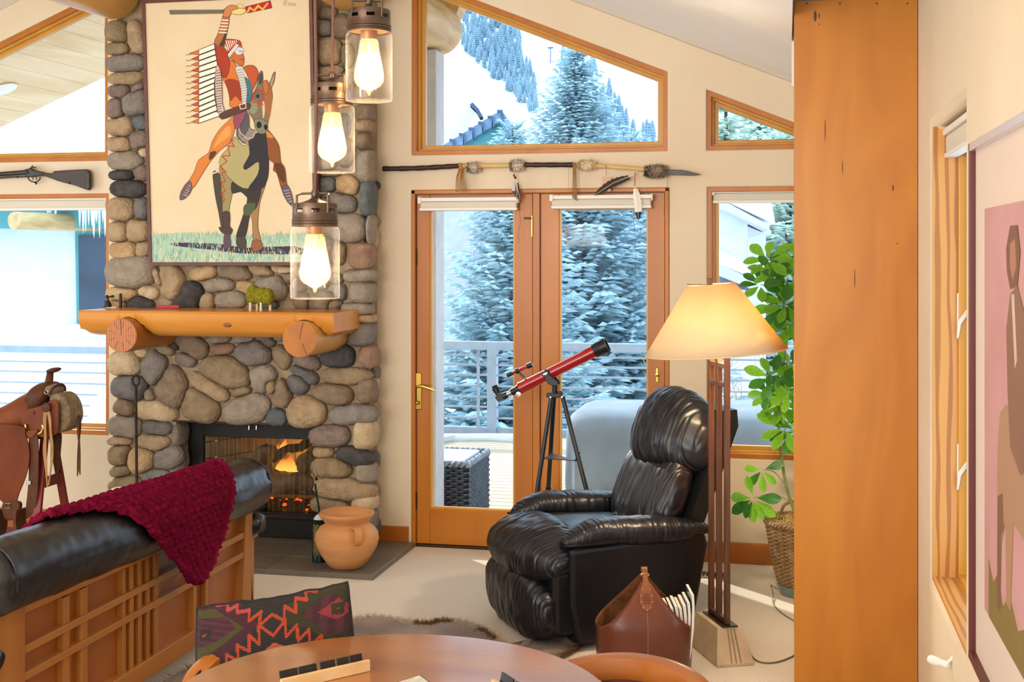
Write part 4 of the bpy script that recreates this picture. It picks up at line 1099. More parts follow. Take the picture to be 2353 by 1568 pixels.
tag(obj('stucco_post', MB().bx(pr.x - 0.42, pr.x, 8.30, 8.52, ZD, PY(1000, 118, 8.4).z), M_stucco, bevel=0.01, loc=(pr.x - 0.2, 8.4, ZD)), 'grey stucco post carrying the log beam outside', 'post')

# ---- neighbour house with the stepped gable
M_slate = mat('rake_board', '#8ea6c4', '#7b95b5', rough=0.6, scale=6)
M_dark = mat('flashing_dark', '#4d5f78', rough=0.6)
tH = 26.0
nh = thing('gable_house', 'neighbour house with teal gable and snow-laden roof', 'house', tuple(PT(1110, 800, tH)))
def hp(x, y, dt=0.0): return PT(x, y, tH + dt)
back = V((-ST, CT, 0)) * 9
obj('gable_wall', MB().prism([hp(1006, 380), hp(1018, 352), hp(1150, 276), hp(1215, 362), hp(1215, 420), hp(1006, 420)], back * 0.9), M_teal, nh)
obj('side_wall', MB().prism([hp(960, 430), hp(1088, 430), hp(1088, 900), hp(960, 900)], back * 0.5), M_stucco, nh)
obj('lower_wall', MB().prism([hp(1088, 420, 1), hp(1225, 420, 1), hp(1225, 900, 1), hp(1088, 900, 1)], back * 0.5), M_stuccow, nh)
# rake boards in steps
n = 7
for k in range(n):
    u0, u1 = k / n, (k + 1) / n
    x0_, y0_ = lerp(1000, 1154, u0), lerp(352, 258, u0); x1_, y1_ = lerp(1000, 1154, u1), lerp(352, 258, u1)
    obj('rake_step', MB().prism([hp(x0_, y0_ - 8, -0.3), hp(x1_ - 2, y1_ - 8 + 4, -0.3), hp(x1_ - 2, y1_ + 19, -0.3), hp(x0_, y0_ + 17, -0.3)], V((-ST, CT, 0)) * 0.3), M_slate, nh)
    obj('step_flashing', MB().prism([hp(x1_ - 12, y1_ - 6, -0.4), hp(x1_ + 1, y1_ - 6, -0.4), hp(x1_ + 5, y1_ + 20, -0.4), hp(x1_ + 1, y1_ + 20, -0.4), hp(x1_ - 2, y1_ - 1, -0.4), hp(x1_ - 12, y1_ - 1, -0.4)], V((-ST, CT, 0)) * 0.5), M_dark, nh)
obj('rake_board', MB().prism([hp(1154, 258, -0.3), hp(1178, 286, -0.3), hp(1222, 352, -0.3), hp(1208, 352, -0.3), hp(1160, 290, -0.3), hp(1152, 280, -0.3)], V((-ST, CT, 0)) * 0.3), M_slate, nh)
obj('roof_left', MB().prism([hp(1000, 345), hp(1154, 256), hp(1158, 262), hp(1004, 352)], back), M_dark, nh)
obj('roof_right', MB().prism([hp(1154, 256), hp(1224, 350), hp(1220, 354), hp(1152, 264)], back), M_dark, nh)
sn = MB().loft([[hp(x, y, d) for x, y in ((940, 378), (1006, 340), (1040, 318), (1074, 296), (1092, 262), (1078, 244), (1050, 228), (1010, 236), (940, 275))] for d in (0.6, 4, 8)])
obj('roof_snow', sn, M_snow, nh, smooth=0.9)
obj('roof_flashing', MB().prism([hp(1079, 240, 0.5), hp(1086, 235, 0.5), hp(1100, 250, 0.5), hp(1110, 268, 0.5), hp(1102, 270, 0.5), hp(1094, 255, 0.5)], V((-ST, CT, 0)) * 0.6), M_dark, nh)

# ---- neighbour wall through the saddle window
tN = 15.0
nw = thing('white_house', 'bright white stucco house with teal eaves outside the saddle window', 'house', tuple(PT(60, 900, tN)))
def np_(x, y, dt=0.0): return PT(x, y, tN + dt)
fwd = V((-ST, CT, 0))
obj('wall', MB().prism([np_(-260, 470), np_(330, 470), np_(330, 1010), np_(-260, 1010)], fwd * 0.3), M_stuccow, nw)
obj('fascia', MB().prism([np_(-260, 440, -0.5), np_(330, 440, -0.5), np_(330, 524, -0.5), np_(-260, 524, -0.5)], fwd * 0.5), M_teal, nw)
wf = obj('window_frame', MB().prism([np_(172, 528, -0.06), np_(300, 528, -0.06), np_(300, 744, -0.06), np_(176, 744, -0.06)], fwd * 0.07), M_teal, nw)
obj('window_pane', MB().prism([np_(180, 540, -0.08), np_(296, 540, -0.08), np_(296, 742, -0.08), np_(182, 742, -0.08)], fwd * 0.02), mat('dark_pane', '#39485c', '#2b3646', rough=0.15, scale=2), wf)
obj('window_sill', MB().prism([np_(145, 746, -0.10), np_(310, 742, -0.10), np_(310, 762, -0.10), np_(145, 780, -0.10)], fwd * 0.12), M_stuccow, nw)
lg = np_(32, 507, -1.2)
obj('log_end', MB().tube([lg + V((0, 0, 0)), lg + V((0.16, 0.7, 0)), lg + V((0.30, 1.3, 0))], [0.095, 0.10, 0.10], 16), M_logout, nw, smooth=0.9)
ic = MB(); ri = random.Random(3)
for k in range(26):
    x = ri.choice((ri.uniform(110, 130), ri.uniform(175, 250), ri.uniform(178, 248))); p = np_(x, 476, -0.7); L = ri.uniform(0.08, 0.36)
    ic.tube([p, p - V((0, 0, L * 0.6)), p - V((0, 0, L))], [0.016, 0.010, 0.001], 6)
obj('icicles', ic, mat('ice', '#e8f3fb', rough=0.1, spec=0.6), nw, smooth=SM)
obj('eave_roof', MB().prism([np_(-260, 470, -0.8), np_(330, 470, -0.8), np_(330, 440, -0.8), np_(-260, 440, -0.8)], fwd * 0.8), M_teal, nw)

# ---- neighbour house through the plant window
tB = 33.0
nb_ = thing('lavender_house', 'pale house with snowy roofs behind the leafy plant', 'house', tuple(PT(1700, 760, tB)))
def bp(x, y, dt=0.0): return PT(x, y, tB + dt)
M_lav = mat('pale_siding', '#e6e4ec', '#dcdae6', rough=0.9, scale=3)
M_trimh = mat('pale_trim', '#d3ced8', rough=0.8)
obj('upper_wall', MB().prism([bp(1606, 452), bp(1652, 470), bp(1718, 505), bp(1718, 760), bp(1606, 760)], fwd * 4), M_lav, nb_)
obj('return_wall', MB().prism([bp(1718, 520), bp(1760, 538), bp(1760, 760), bp(1718, 760)], fwd * 4), M_trimh, nb_)
obj('upper_roof', MB().prism([bp(1606, 430, -0.8), bp(1655, 457, -0.8), bp(1768, 518, -0.8), bp(1768, 532, -0.8), bp(1655, 474, -0.8), bp(1606, 448, -0.8)], fwd * 5), M_trimh, nb_)
obj('upper_snow', MB().prism([bp(1606, 400, -0.7), bp(1760, 400, -0.7), bp(1782, 516, -0.7), bp(1655, 457, -0.7), bp(1606, 430, -0.7)], fwd * 5), M_snow, nb_)
obj('lower_roof', MB().prism([bp(1606, 590, -1.2), bp(1652, 606, -1.2), bp(1742, 648, -1.2), bp(1742, 668, -1.2), bp(1652, 632, -1.2), bp(1606, 610, -1.2)], fwd * 1.2), M_trimh, nb_)
obj('lower_snow', MB().prism([bp(1606, 560, -1.1), bp(1652, 574, -1.1), bp(1712, 602, -1.1), bp(1730, 640, -1.1), bp(1652, 606, -1.1), bp(1606, 590, -1.1)], fwd * 1.0), M_snow, nb_)
obj('lower_wall', MB().prism([bp(1606, 640, -0.6), bp(1760, 680, -0.6), bp(1760, 900, -0.6), bp(1606, 900, -0.6)], fwd * 1.0), M_lav, nb_)
obj('downpipe', MB().tube([bp(1770, 532, -0.9), bp(1760, 536, -0.8), bp(1724, 546, -0.3), bp(1719, 560, -0.2), bp(1719, 760, -0.2)], 0.045, 8), M_trimh, nb_, smooth=SM)
for y in (700, 720, 740, 760): obj('shutter_slat', MB().prism([bp(1735, y, -0.7), bp(1756, y, -0.7), bp(1756, y + 10, -0.7), bp(1735, y + 10, -0.7)], fwd * 0.05), M_trimh, nb_)
# bare shrub by the railing
rs = random.Random(6); sb = MB(); q0 = PT(1745, 990, 14.0)
for k in range(46):
    a = V((rs.uniform(-1.1, 1.1), rs.uniform(-0.25, 0.25), 0)); p = V((q0.x, q0.y, ZD - 0.6)) + a
    d = V((rs.uniform(-0.35, 0.35), rs.uniform(-0.2, 0.2), 1)); L = rs.uniform(0.8, 1.6)
    P = [p + d * (L * s / 5) + V((rs.uniform(-0.05, 0.05), 0, 0)) for s in range(6)]
    sb.tube(P, [0.010, 0.008, 0.007, 0.005, 0.004, 0.002], 5)
    for s in (2, 3, 4):
        sb.tube([P[s], P[s] + V((rs.uniform(-0.3, 0.3), rs.uniform(-0.1, 0.1), rs.uniform(0.1, 0.35)))], [0.004, 0.001], 4)
o = obj('bare_shrub', sb, mat('bare_twig', '#a4907e', rough=0.9), loc=(q0.x, q0.y, ZD - 0.6)); tag(o, 'leafless twiggy shrub beyond the railing by the leafy plant', 'shrub')
# ================================================================== things on the chimney and the back wall
# ---- large painting, leaning forward a little at the top
pb0, pb1 = PY(341, 612, 6.725), None
pn = V((0, 1.0, 0.053)).normalized(); pp0 = V((pb0.x, 6.690, pb0.z))
def pp(x, y, off=0.0): return PP(x, y, pp0 - pn * off, pn)
pt = thing('painting', 'tall framed painting of a feather-bonneted rider lifting a rifle on a horse', 'painting', tuple(pp(540, 612)))
M_frame = mat('painting_frame', '#6a4036', '#5c352d', rough=0.45, scale=10)
cl, cr2, ct_, cb_ = 341, 729, -50, 611
zt3 = 3.16
def pc(x, top, off=0.0):
    b = pp(x, cb_, off)
    if not top: return b
    k = (zt3 - b.z); return V((b.x, b.y - k * 0.053, zt3))
fo = [pc(cl, 0), pc(cr2, 0), pc(cr2, 1), pc(cl, 1)]
fw = 0.020
def shrink(P, w): return [P[0] + V((w, 0, w)), P[1] + V((-w, 0, w)), P[2] + V((-w, 0, -w)), P[3] + V((w, 0, -w))]
obj('frame', MB().loft([fo, shrink(fo, fw), [p + pn * 0.012 for p in shrink(fo, fw)], [p + pn * 0.055 for p in shrink(fo, fw)], [p + pn * 0.055 for p in fo]], False, False, True, 0, loop=True), M_frame, pt, bevel=0.002)
obj('canvas', MB().prism([p + pn * 0.010 for p in shrink(fo, fw - 0.002)], pn * 0.03), mat('canvas_cream', '#e4d0ae', '#dec8a2', rough=0.8, scale=3, detail=6), pt)
PCOL = {}
def pcol(h):
    if h not in PCOL: PCOL[h] = mat('paint_' + h.lstrip('#'), h, rough=0.75)
    return PCOL[h]
LAY = [0]
class Paint:
    def __init__(s): s.mb = MB(); s.mats = []
    def mi(s, h):
        m = pcol(h)
        if m not in s.mats: s.mats.append(m)
        return s.mats.index(m)
    def P(s, u, v):
        return pp(320 + u / 2.528, v / 2.528, -0.0094 + LAY[0] * 0.00002)
    def poly(s, h, pts, smooth=3, line='#2b1c1a', lw=2.2):
        LAY[0] += 1
        q = [(p.x, p.y) for p in catmull([(a, b, 0) for a, b in pts], smooth, True)] if smooth else pts
        s.mb.add([s.P(a, b) for a, b in q], [tuple(range(len(q)))], s.mi(h))
        if line: s.line(line, q + [q[0]], lw)
    def line(s, h, pts, w):
        LAY[0] += 1
        q = [V((a, b)) for a, b in pts]; m = s.mi(h)
        for i in range(len(q) - 1):
            d = q[i + 1] - q[i]
            if d.length < 0.3: continue
            n = V((-d.y, d.x)).normalized() * w / 2; e = d.normalized() * w * 0.25
            s.mb.add([s.P(*(q[i] - n - e)), s.P(*(q[i + 1] - n + e)), s.P(*(q[i + 1] + n + e)), s.P(*(q[i] + n - e))], [(0, 1, 2, 3)], m)
    def done(s, name): return obj(name, s.mb, s.mats, pt)
g = Paint(); rg_ = random.Random(2)
g.poly('#a9c6ae', [(56, 1362), (300, 1350), (640, 1372), (1015, 1350), (1015, 1526), (56, 1526)], 0, None)
g.poly('#43354a', [(190, 1412), (300, 1410), (480, 1418), (620, 1440), (900, 1430), (980, 1470), (880, 1478), (600, 1474), (420, 1452), (210, 1430)], 2, None)
for k in range(1100):
    u, v = rg_.uniform(60, 1008), rg_.uniform(1352, 1510)
    if 1405 < v < 1465 and rg_.random() < 0.7: continue
    L = rg_.uniform(22, 46); dx = rg_.uniform(-14, 18)
    c = rg_.choice(('#8db8a4', '#cfe0c0', '#6f9f92', '#efe3c2', '#b9d2b4', '#7fae9e', '#e3cf96') if v > 1440 else ('#8db8a4', '#7fae9e', '#a9c6ae', '#cfd8bc'))
    g.mb.add([g.P(u, min(v + L * 0.5, 1524)), g.P(u + 5, min(v + L * 0.5, 1524)), g.P(u + dx, v - L * 0.5)], [(0, 1, 2)], g.mi(c))
    if k % 12 == 0: LAY[0] += 1
g.done('painted_grass')
h = Paint()
h.poly('#4a4334', [(428, 1000), (470, 1020), (474, 1130), (496, 1210), (505, 1330), (482, 1345), (462, 1240), (440, 1130)])
h.poly('#a27a4e', [(690, 1110), (738, 1055), (705, 1160), (692, 1240), (690, 1330), (706, 1395), (664, 1398), (657, 1300), (652, 1240), (676, 1205)])
h.poly('#8f5c3e', [(655, 1400), (706, 1398), (716, 1445), (660, 1462)], 2)
h.poly('#968b5c', [(470, 955), (552, 1050), (542, 1120), (522, 1220), (528, 1330), (528, 1390), (500, 1395), (484, 1240), (482, 1170), (474, 1060)])
h.poly('#4b3c37', [(482, 1235), (526, 1235), (526, 1315), (543, 1335), (524, 1368), (480, 1352), (462, 1320), (490, 1318)], 2)
h.poly('#5c4a55', [(490, 1368), (526, 1370), (534, 1432), (494, 1442)], 2, None)
h.poly('#38322f', [(622, 1100), (708, 1085), (684, 1200), (645, 1245), (626, 1340), (612, 1382), (580, 1392), (563, 1372), (590, 1290), (610, 1230), (628, 1160)])
h.poly('#4f5a3c', [(612, 1190), (672, 1180), (665, 1225), (630, 1255), (606, 1240)], 3, None)
h.poly('#4a4238', [(565, 1380), (614, 1376), (620, 1440), (572, 1440)], 2)
h.poly('#3a322e', [(545, 1050), (632, 1095), (628, 1145), (590, 1115), (538, 1122)], 3)
h.poly('#aca16c', [(552, 795), (600, 845), (660, 840), (650, 960), (690, 930), (692, 1010), (632, 1097), (546, 1057), (470, 965), (476, 905), (512, 865)])
h.poly('#2e2a31', [(640, 790), (745, 775), (752, 900), (750, 1010), (735, 1065), (706, 1100), (632, 1100), (688, 1015), (694, 938), (622, 985), (606, 965), (640, 900), (638, 850)])
h.poly('#8a857e', [(572, 735), (628, 645), (642, 740), (672, 758), (660, 800), (612, 828), (568, 795)])
h.poly('#5a5356', [(585, 735), (630, 650), (640, 735), (600, 800)], 3, None)
zz_ = [(548, 808), (538, 828), (552, 852), (515, 848), (526, 905), (482, 908), (510, 938), (472, 966), (504, 1000), (478, 1006), (500, 1052), (478, 1060), (498, 1112), (482, 1120), (494, 1160), (486, 1178)]
h.line('#c63b22', zz_, 6)
for k in range(4): h.line('#d8cfb6', [(428, 942 + 22 * k), (456, 932 + 22 * k)], 8)
h.poly('#7f6c52', [(640, 610), (655, 560), (682, 500), (690, 445), (710, 410), (719, 440), (720, 480), (745, 492), (762, 470), (776, 430), (790, 420), (782, 478), (768, 512), (774, 560), (762, 640), (746, 720), (736, 770), (702, 780), (676, 752), (664, 700), (637, 652)])
h.poly('#a1663a', [(722, 485), (744, 466), (754, 500), (772, 540), (770, 600), (752, 700), (738, 660), (720, 640), (730, 570)], 3, None)
h.poly('#c26a34', [(718, 485), (735, 466), (752, 500), (742, 550), (724, 530)], 3)
h.poly('#8a8f6e', [(646, 600), (680, 570), (690, 620), (670, 660), (640, 650)], 3, None)
h.poly('#7c8066', [(668, 700), (700, 690), (745, 715), (738, 768), (702, 778), (676, 752)], 3)
for (cx_, cy_, rx_, ry_) in ((696, 726, 15, 20), (734, 738, 11, 16)): h.poly('#1d191a', [(cx_ + rx_ * math.cos(a * PI / 4), cy_ + ry_ * math.sin(a * PI / 4)) for a in range(8)], 2, None)
h.poly('#d6bf9c', [(714, 600), (724, 590), (730, 640), (722, 690), (716, 660)], 3, None)
h.poly('#6f7565', [(672, 545), (690, 535), (706, 556), (694, 585), (676, 580)], 3)
h.poly('#15110f', [(680, 552), (694, 548), (696, 566), (684, 572)], 2, None)
h.line('#c8362a', [(690 + 31 * math.cos(a * PI / 10), 560 + 38 * math.sin(a * PI / 10)) for a in range(21)], 8)
for a in (1.0, 1.6, 2.3): h.line('#c8362a', [(690 + 30 * math.cos(a), 560 + 36 * math.sin(a)), (690 + 52 * math.cos(a), 560 + 60 * math.sin(a))], 6)
h.poly('#4a4440', [(694, 450), (709, 420), (716, 445), (712, 480), (697, 492)], 3, None)
h.poly('#b98f6c', [(764, 476), (786, 430), (780, 470), (768, 505)], 2, None)
h.line('#c9a98a', [(572, 740), (590, 775), (625, 805), (660, 800), (674, 768)], 7)
h.line('#2b1c1a', [(574, 745), (570, 790), (600, 830), (630, 835)], 4)
h.done('painted_horse')
r_ = Paint()
r_.poly('#d37d36', [(520, 700), (554, 676), (552, 760), (522, 832), (470, 872), (418, 932), (396, 962), (346, 1042), (312, 1092), (288, 1056), (318, 1000), (345, 930), (402, 888), (420, 830), (462, 758)])
r_.poly('#e39a4e', [(470, 780), (520, 730), (530, 780), (470, 830), (430, 860)], 3, None)
r_.poly('#5a3522', [(412, 885), (450, 880), (430, 915), (405, 930)], 2, None)
r_.poly('#6c5560', [(290, 1048), (308, 1092), (276, 1146), (236, 1162), (244, 1110)], 2)
r_.poly('#8b5026', [(736, 752), (776, 790), (812, 850), (822, 940), (846, 980), (858, 1080), (880, 1125), (850, 1110), (826, 1098), (800, 1010), (778, 990), (782, 950), (752, 920), (744, 850)])
r_.poly('#cf8440', [(738, 760), (765, 780), (780, 800), (744, 798)], 2, None)
r_.poly('#5d3418', [(782, 955), (820, 950), (842, 985), (845, 1060), (815, 1040), (800, 1005)], 3, None)
r_.poly('#645461', [(826, 1098), (860, 1074), (886, 1130), (895, 1196), (862, 1176)], 2)
for k in range(5):
    r_.line('#c98a5a' if k % 2 else '#8fb0b8', [(256 + 8 * k, 1130 - 14 * k), (280 + 4 * k, 1140 - 14 * k)], 5)
    r_.line('#c98a5a' if k % 2 else '#8fb0b8', [(840 + 7 * k, 1110 + 16 * k), (872 + 4 * k, 1104 + 16 * k)], 5)
r_.poly('#8f4a5e', [(550, 658), (622, 642), (588, 730), (556, 748)], 2)
r_.poly('#d27530', [(484, 445), (530, 350), (562, 380), (588, 420), (604, 600), (530, 622), (524, 570), (508, 500)])
r_.poly('#97391f', [(498, 465), (580, 475), (592, 590), (560, 560), (530, 590), (522, 545)], 3, None)
r_.poly('#a8381f', [(434, 255), (490, 275), (520, 330), (526, 390), (504, 452), (470, 432), (452, 370), (440, 310)])
r_.poly('#b06c40', [(488, 88), (522, 94), (516, 160), (500, 230), (488, 277), (436, 250), (455, 200), (470, 150)])
r_.poly('#4f3524', [(502, 180), (512, 170), (498, 235), (488, 272), (462, 262), (480, 235)], 2, None)
for k in range(5): r_.line('#ecdcc4', [(464 + 4 * k, 188 - 18 * k), (506 + 3 * k, 190 - 18 * k)], 8)
r_.poly('#7a7460', [(174, 60), (496, 57), (496, 77), (180, 83)], 0)
r_.line('#2b1c1a', [(180, 70), (496, 67)], 2)
r_.poly('#eccd80', [(494, 52), (545, 50), (600, 48), (622, 62), (590, 86), (540, 80), (494, 78)], 2)
r_.poly('#b9202e', [(614, 40), (760, 4), (770, 46), (626, 76)], 0)
r_.poly('#e5b53e', [(622, 72), (640, 36), (665, 55), (690, 25), (716, 48), (746, 12), (750, 22), (718, 62), (692, 42), (668, 68), (646, 52), (632, 73)], 0, None)
r_.line('#d9b45a', [(572, 46), (568, 28), (584, 20), (604, 28), (600, 46)], 4)
r_.poly('#c9834c', [(496, 52), (528, 30), (560, 34), (570, 52), (542, 60), (524, 96), (488, 96)], 2)
r_.poly('#bb542a', [(604, 395), (660, 380), (690, 420), (682, 470), (656, 525), (640, 480)])
r_.poly('#cfccc0', [(556, 392), (600, 388), (640, 470), (657, 520), (642, 602), (600, 602), (590, 520), (574, 450)], 2)
r_.poly('#41727a', [(610, 445), (642, 470), (657, 520), (642, 602), (620, 602), (626, 520)], 2, None)
for k in range(13): r_.line('#3a3336', [(566 + 3 * k, 410 + 15 * k), (604 + 4 * k * 0.9, 402 + 15 * k)], 2.2)
r_.poly('#c26a30', [(525, 330), (548, 290), (572, 258), (594, 268), (598, 305), (608, 340), (602, 382), (570, 372), (545, 352)], 2)
r_.poly('#ccd3da', [(553, 296), (578, 274), (606, 288), (600, 310), (572, 318)], 2, None)
r_.line('#2b1c1a', [(580, 296), (602, 300)], 3); r_.line('#5a1c14', [(588, 345), (604, 344)], 4)
r_.poly('#b8392e', [(496, 232), (532, 228), (580, 236), (592, 262), (572, 266), (520, 334), (514, 282)], 2)
for k in range(6): r_.line('#efe6d4', [(503 + 12 * k, 236), (520 + 9 * k, 290 - 9 * k)], 5)
r_.poly('#efe6d4', [(512, 318), (566, 250), (580, 262), (522, 338)], 0)
for k in range(7): r_.line('#2b1c1a', [(518 + 8 * k, 322 - 11 * k), (526 + 8 * k, 326 - 11 * k)], 2.5)
# feather trailer
Rt = [(436, 252), (440, 285), (444, 318), (450, 350), (455, 385), (450, 420), (440, 450), (436, 482), (436, 515), (437, 548), (440, 580), (446, 610), (455, 642), (466, 676)]
for k in range(13):
    a, b = Rt[k], Rt[k + 1]; la, lb = 288 + k * 33.2, 288 + (k + 1) * 33.2
    r_.poly('#f1e9d8', [(a[0], a[1] + 2), (b[0], b[1] - 2), (346, lb - 3), (346, la + 2)], 0, '#2b1c1a', 3.4)
    r_.poly('#c04a30' if k % 2 else '#c8702f', [(346, la + 2), (346, lb - 3), (322, lb - 5), (302 if k else 290, (la + lb) / 2 + 6)], 0, '#2b1c1a', 2)
    y_ = (la + lb) / 2 + 8; r_.line('#2b1c1a', [(304, y_), (290, y_ + 8), (282, y_ + 2), (270, y_ + 8)], 2)
r_.poly('#c8b7ac', [(446, 390), (462, 385), (478, 450), (482, 600), (494, 640), (466, 672), (448, 600), (440, 480)], 2)
for k in range(17): r_.line('#3a2a30' if k % 3 else '#b0392c', [(446, 412 + 15 * k), (478, 406 + 15 * k)], 4)
r_.poly('#5a3a28', [(470, 660), (560, 622), (634, 600), (640, 632), (560, 664), (480, 694)], 2)
r_.line('#e7e0d2', [(582, 610), (618, 600), (620, 628), (588, 634), (582, 610)], 4)
r_.done('painted_rider')
s_ = Paint()
for q in ([(836, 36), (842, 4), (856, 6), (852, 18), (840, 20), (858, 34)], [(864, 22), (872, 32), (880, 20), (874, 14), (864, 22)], [(884, 34), (888, 18), (896, 34), (904, 20), (908, 32)]): s_.line('#a08d74', q, 1.8)
s_.done('signature')

# ---- small things on the mantel
zM = 1.392
M_cast = mat('dark_cast_bronze', '#3a2f2a', '#2c2420', rough=0.45, scale=20, metal=0.5)
def onM(x, y): return PZ(x, y, zM)
b0 = V((onM(273, 705).x, 6.70, zM)); k = 7.36 / F
fg = thing('bronze_figurine', 'small dark cast bronze figurine with a side-pointing head on the mantel', 'figurine', tuple(b0))
obj('body', MB().lathe([(0.0, 0.0), (8 * k, 0.0), (8.5 * k, 3 * k), (8 * k, 8 * k), (5.5 * k, 13 * k), (3 * k, 17 * k), (2.6 * k, 22 * k)], 14, b0), M_cast, fg, smooth=SM)
obj('head', MB().ell(b0 + V((-2 * k, 0, 25 * k)), (4 * k, 4 * k, 4 * k), 10, 8).tube([b0 + V((0, 0, 24 * k)), b0 + V((6 * k, 0, 25 * k)), b0 + V((12 * k, 0, 26 * k)), b0 + V((15 * k, 0, 26 * k))], [2.2 * k, 1.8 * k, 3.2 * k, 2.6 * k], 10), M_cast, fg, smooth=SM)
obj('tail', MB().tube([b0 + V((-5 * k, 0, 10 * k)), b0 + V((-8 * k, 0, 15 * k))], [2.2 * k, 1.5 * k], 8).ell(b0 + V((-10 * k, 0, 1.5 * k)), (3 * k, 2 * k, 1.5 * k), 8, 6), M_cast, fg, smooth=SM)
b1 = V((onM(317, 704).x, 6.70, zM))
cy = thing('dark_cylinder', 'slim dark cylinder with a ringed cap standing on the mantel', 'lighter', tuple(b1))
obj('barrel', MB().lathe([(0, 0), (3.6 * k, 0), (3.6 * k, 24 * k), (0, 24 * k)], 14, b1), M_cast, cy, smooth=SM)
obj('cap', MB().lathe([(2.6 * k, 24 * k), (3.6 * k, 25 * k), (3.6 * k, 30 * k), (2.4 * k, 31 * k), (2.4 * k, 33 * k), (0, 33 * k)], 14, b1), M_cast, cy, smooth=SM)
p = V((onM(303, 704).x, 6.66, zM))
tag(obj('paper_slip', MB().prism([p + V((-0.04, 0, 0.0005)), p + V((0.03, -0.012, 0.0005)), p + V((0.034, 0.0, 0.008)), p + V((-0.03, 0.02, 0.002))], (0, 0, 0.001)), mat('paper', '#efe3cd', rough=0.9), loc=tuple(p)), 'small white paper slip lying on the mantel', 'paper')
a_, b_ = V((onM(420, 704).x, 6.62, zM)), V((onM(477, 704).x, 6.62, zM))
li = thing('fire_lighter', 'red-handled black-tipped lighter wand lying on the mantel', 'lighter', tuple((a_ + b_) / 2))
M_red = mat('glossy_red', '#b81420', '#a80f1b', rough=0.25, scale=6, coat=0.5)
obj('handle', MB().prism([a_ + V((0, 0, 0.003)), a_ + V((0.02, 0, 0.001)), b_ + V((-0.02, 0, 0.001)), b_ + V((0, 0, 0.003)), b_ + V((0, 0, 0.020)), b_ + V((-0.02, 0, 0.022)), a_ + V((0.04, 0, 0.019)), a_ + V((0, 0, 0.011))], (0, 0.022, 0)), M_red, li, bevel=0.003)
obj('wand', MB().beam(V((onM(376, 704).x, 6.632, zM + 0.005)), a_ + V((0, 0.011, 0.006)), 0.008, 0.008), M_black, li, bevel=0.001)
# moss sheep
sc_ = V((onM(660, 706).x, 6.58, zM)); k = 7.05 / F
shp = thing('moss_sheep', 'little green moss-covered sheep on pale legs standing on the mantel', 'figurine', tuple(sc_))
mb = MB().ell(sc_ + V((-16 * k, 0, 36 * k)), (15 * k, 16 * k, 22 * k), 26, 18, p=2.4).ell(sc_ + V((4 * k, 0, 33 * k)), (17 * k, 15 * k, 19 * k), 26, 18, p=2.4).ell(sc_ + V((20 * k, 0, 31 * k)), (14 * k, 15 * k, 19 * k), 26, 18, p=2.4)
mb.warp(lambda q: q + V((1, 1, 1)) * noise.noise(q * 160) * 0.004)
obj('moss_coat', mb, mat('moss', '#98911c', '#746f12', rough=1.0, scale=70, detail=5, bump=0.9, bscale=160, bdist=0.01), shp, smooth=3.2)
for (dx, dy) in ((-19, -7), (-10, 8), (8, -9), (24, 4)):
    q = sc_ + V((dx * k, dy * k * 1.2, 0)); obj('leg', MB().tube([q, q + V((0, 0, 18 * k))], [3.3 * k, 2.8 * k], 8), mat('cream_leg', '#e6d6a4', rough=0.7), shp, smooth=SM)

# ---- on the hearth: pot, feeder, poker
M_terra = mat('terracotta', '#cf9560', '#c0844f', rough=0.62, scale=5, stretch=(1, 1, 4), detail=5, bump=0.12, bscale=30, bdist=0.004, spec=0.3)
pz0 = PZ(797, 1303, hz)
po = thing('terracotta_pot', 'bulbous terracotta pot with a flared rim and strap handle on the hearth', 'pot', tuple(pz0))
prof = [(0.0, 0.0), (0.080, 0.0), (0.098, 0.012), (0.135, 0.065), (0.162, 0.115), (0.172, 0.155), (0.166, 0.190), (0.145, 0.218), (0.122, 0.232), (0.116, 0.240), (0.122, 0.252), (0.142, 0.278), (0.148, 0.288), (0.146, 0.298), (0.138, 0.302), (0.130, 0.296), (0.112, 0.262), (0.104, 0.242), (0.130, 0.215), (0.155, 0.165), (0.12, 0.06), (0.0, 0.02)]
obj('body', MB().lathe([(r, z * 0.985) for r, z in prof], 48, pz0), M_terra, po, smooth=1.2)
ha = math.radians(-52); hd = V((math.cos(ha), math.sin(ha), 0)); hs = V((-hd.y, hd.x, 0))
path = [pz0 + hd * r + V((0, 0, z)) for r, z in ((0.128, 0.232), (0.165, 0.238), (0.190, 0.225), (0.196, 0.195), (0.188, 0.165), (0.165, 0.148))]
mb = MB(); rings = []
cp = catmull(path, 4)
for i, q in enumerate(cp):
    d = (cp[min(i + 1, len(cp) - 1)] - cp[max(i - 1, 0)]).normalized(); nn = hs.cross(d)
    rings.append([q + hs * 0.018 + nn * 0.005, q - hs * 0.018 + nn * 0.005, q - hs * 0.018 - nn * 0.005, q + hs * 0.018 - nn * 0.005])
obj('strap_handle', mb.loft(rings), M_terra, po, smooth=0.6)
f0 = PZ(735, 1290, hz); M_dkgreen = mat('dark_green_metal', '#16261f', rough=0.35, metal=0.6)
fd = thing('wire_lantern', 'dark green wire-mesh tube feeder with a long hook rod beside the pot', 'bird feeder', tuple(f0))
r0 = 0.043
obj('base_ring', MB().lathe([(0, 0), (r0, 0), (r0, 0.035), (r0 * 0.96, 0.038), (0, 0.038)], 24, f0), M_dkgreen, fd, smooth=SM)
obj('core', MB().lathe([(r0 * 0.86, 0.03), (r0 * 0.86, 0.215)], 24, f0), mat('seed_tube', '#8f8448', '#6d6634', rough=0.7, scale=40), fd, smooth=SM)
ms = MB()
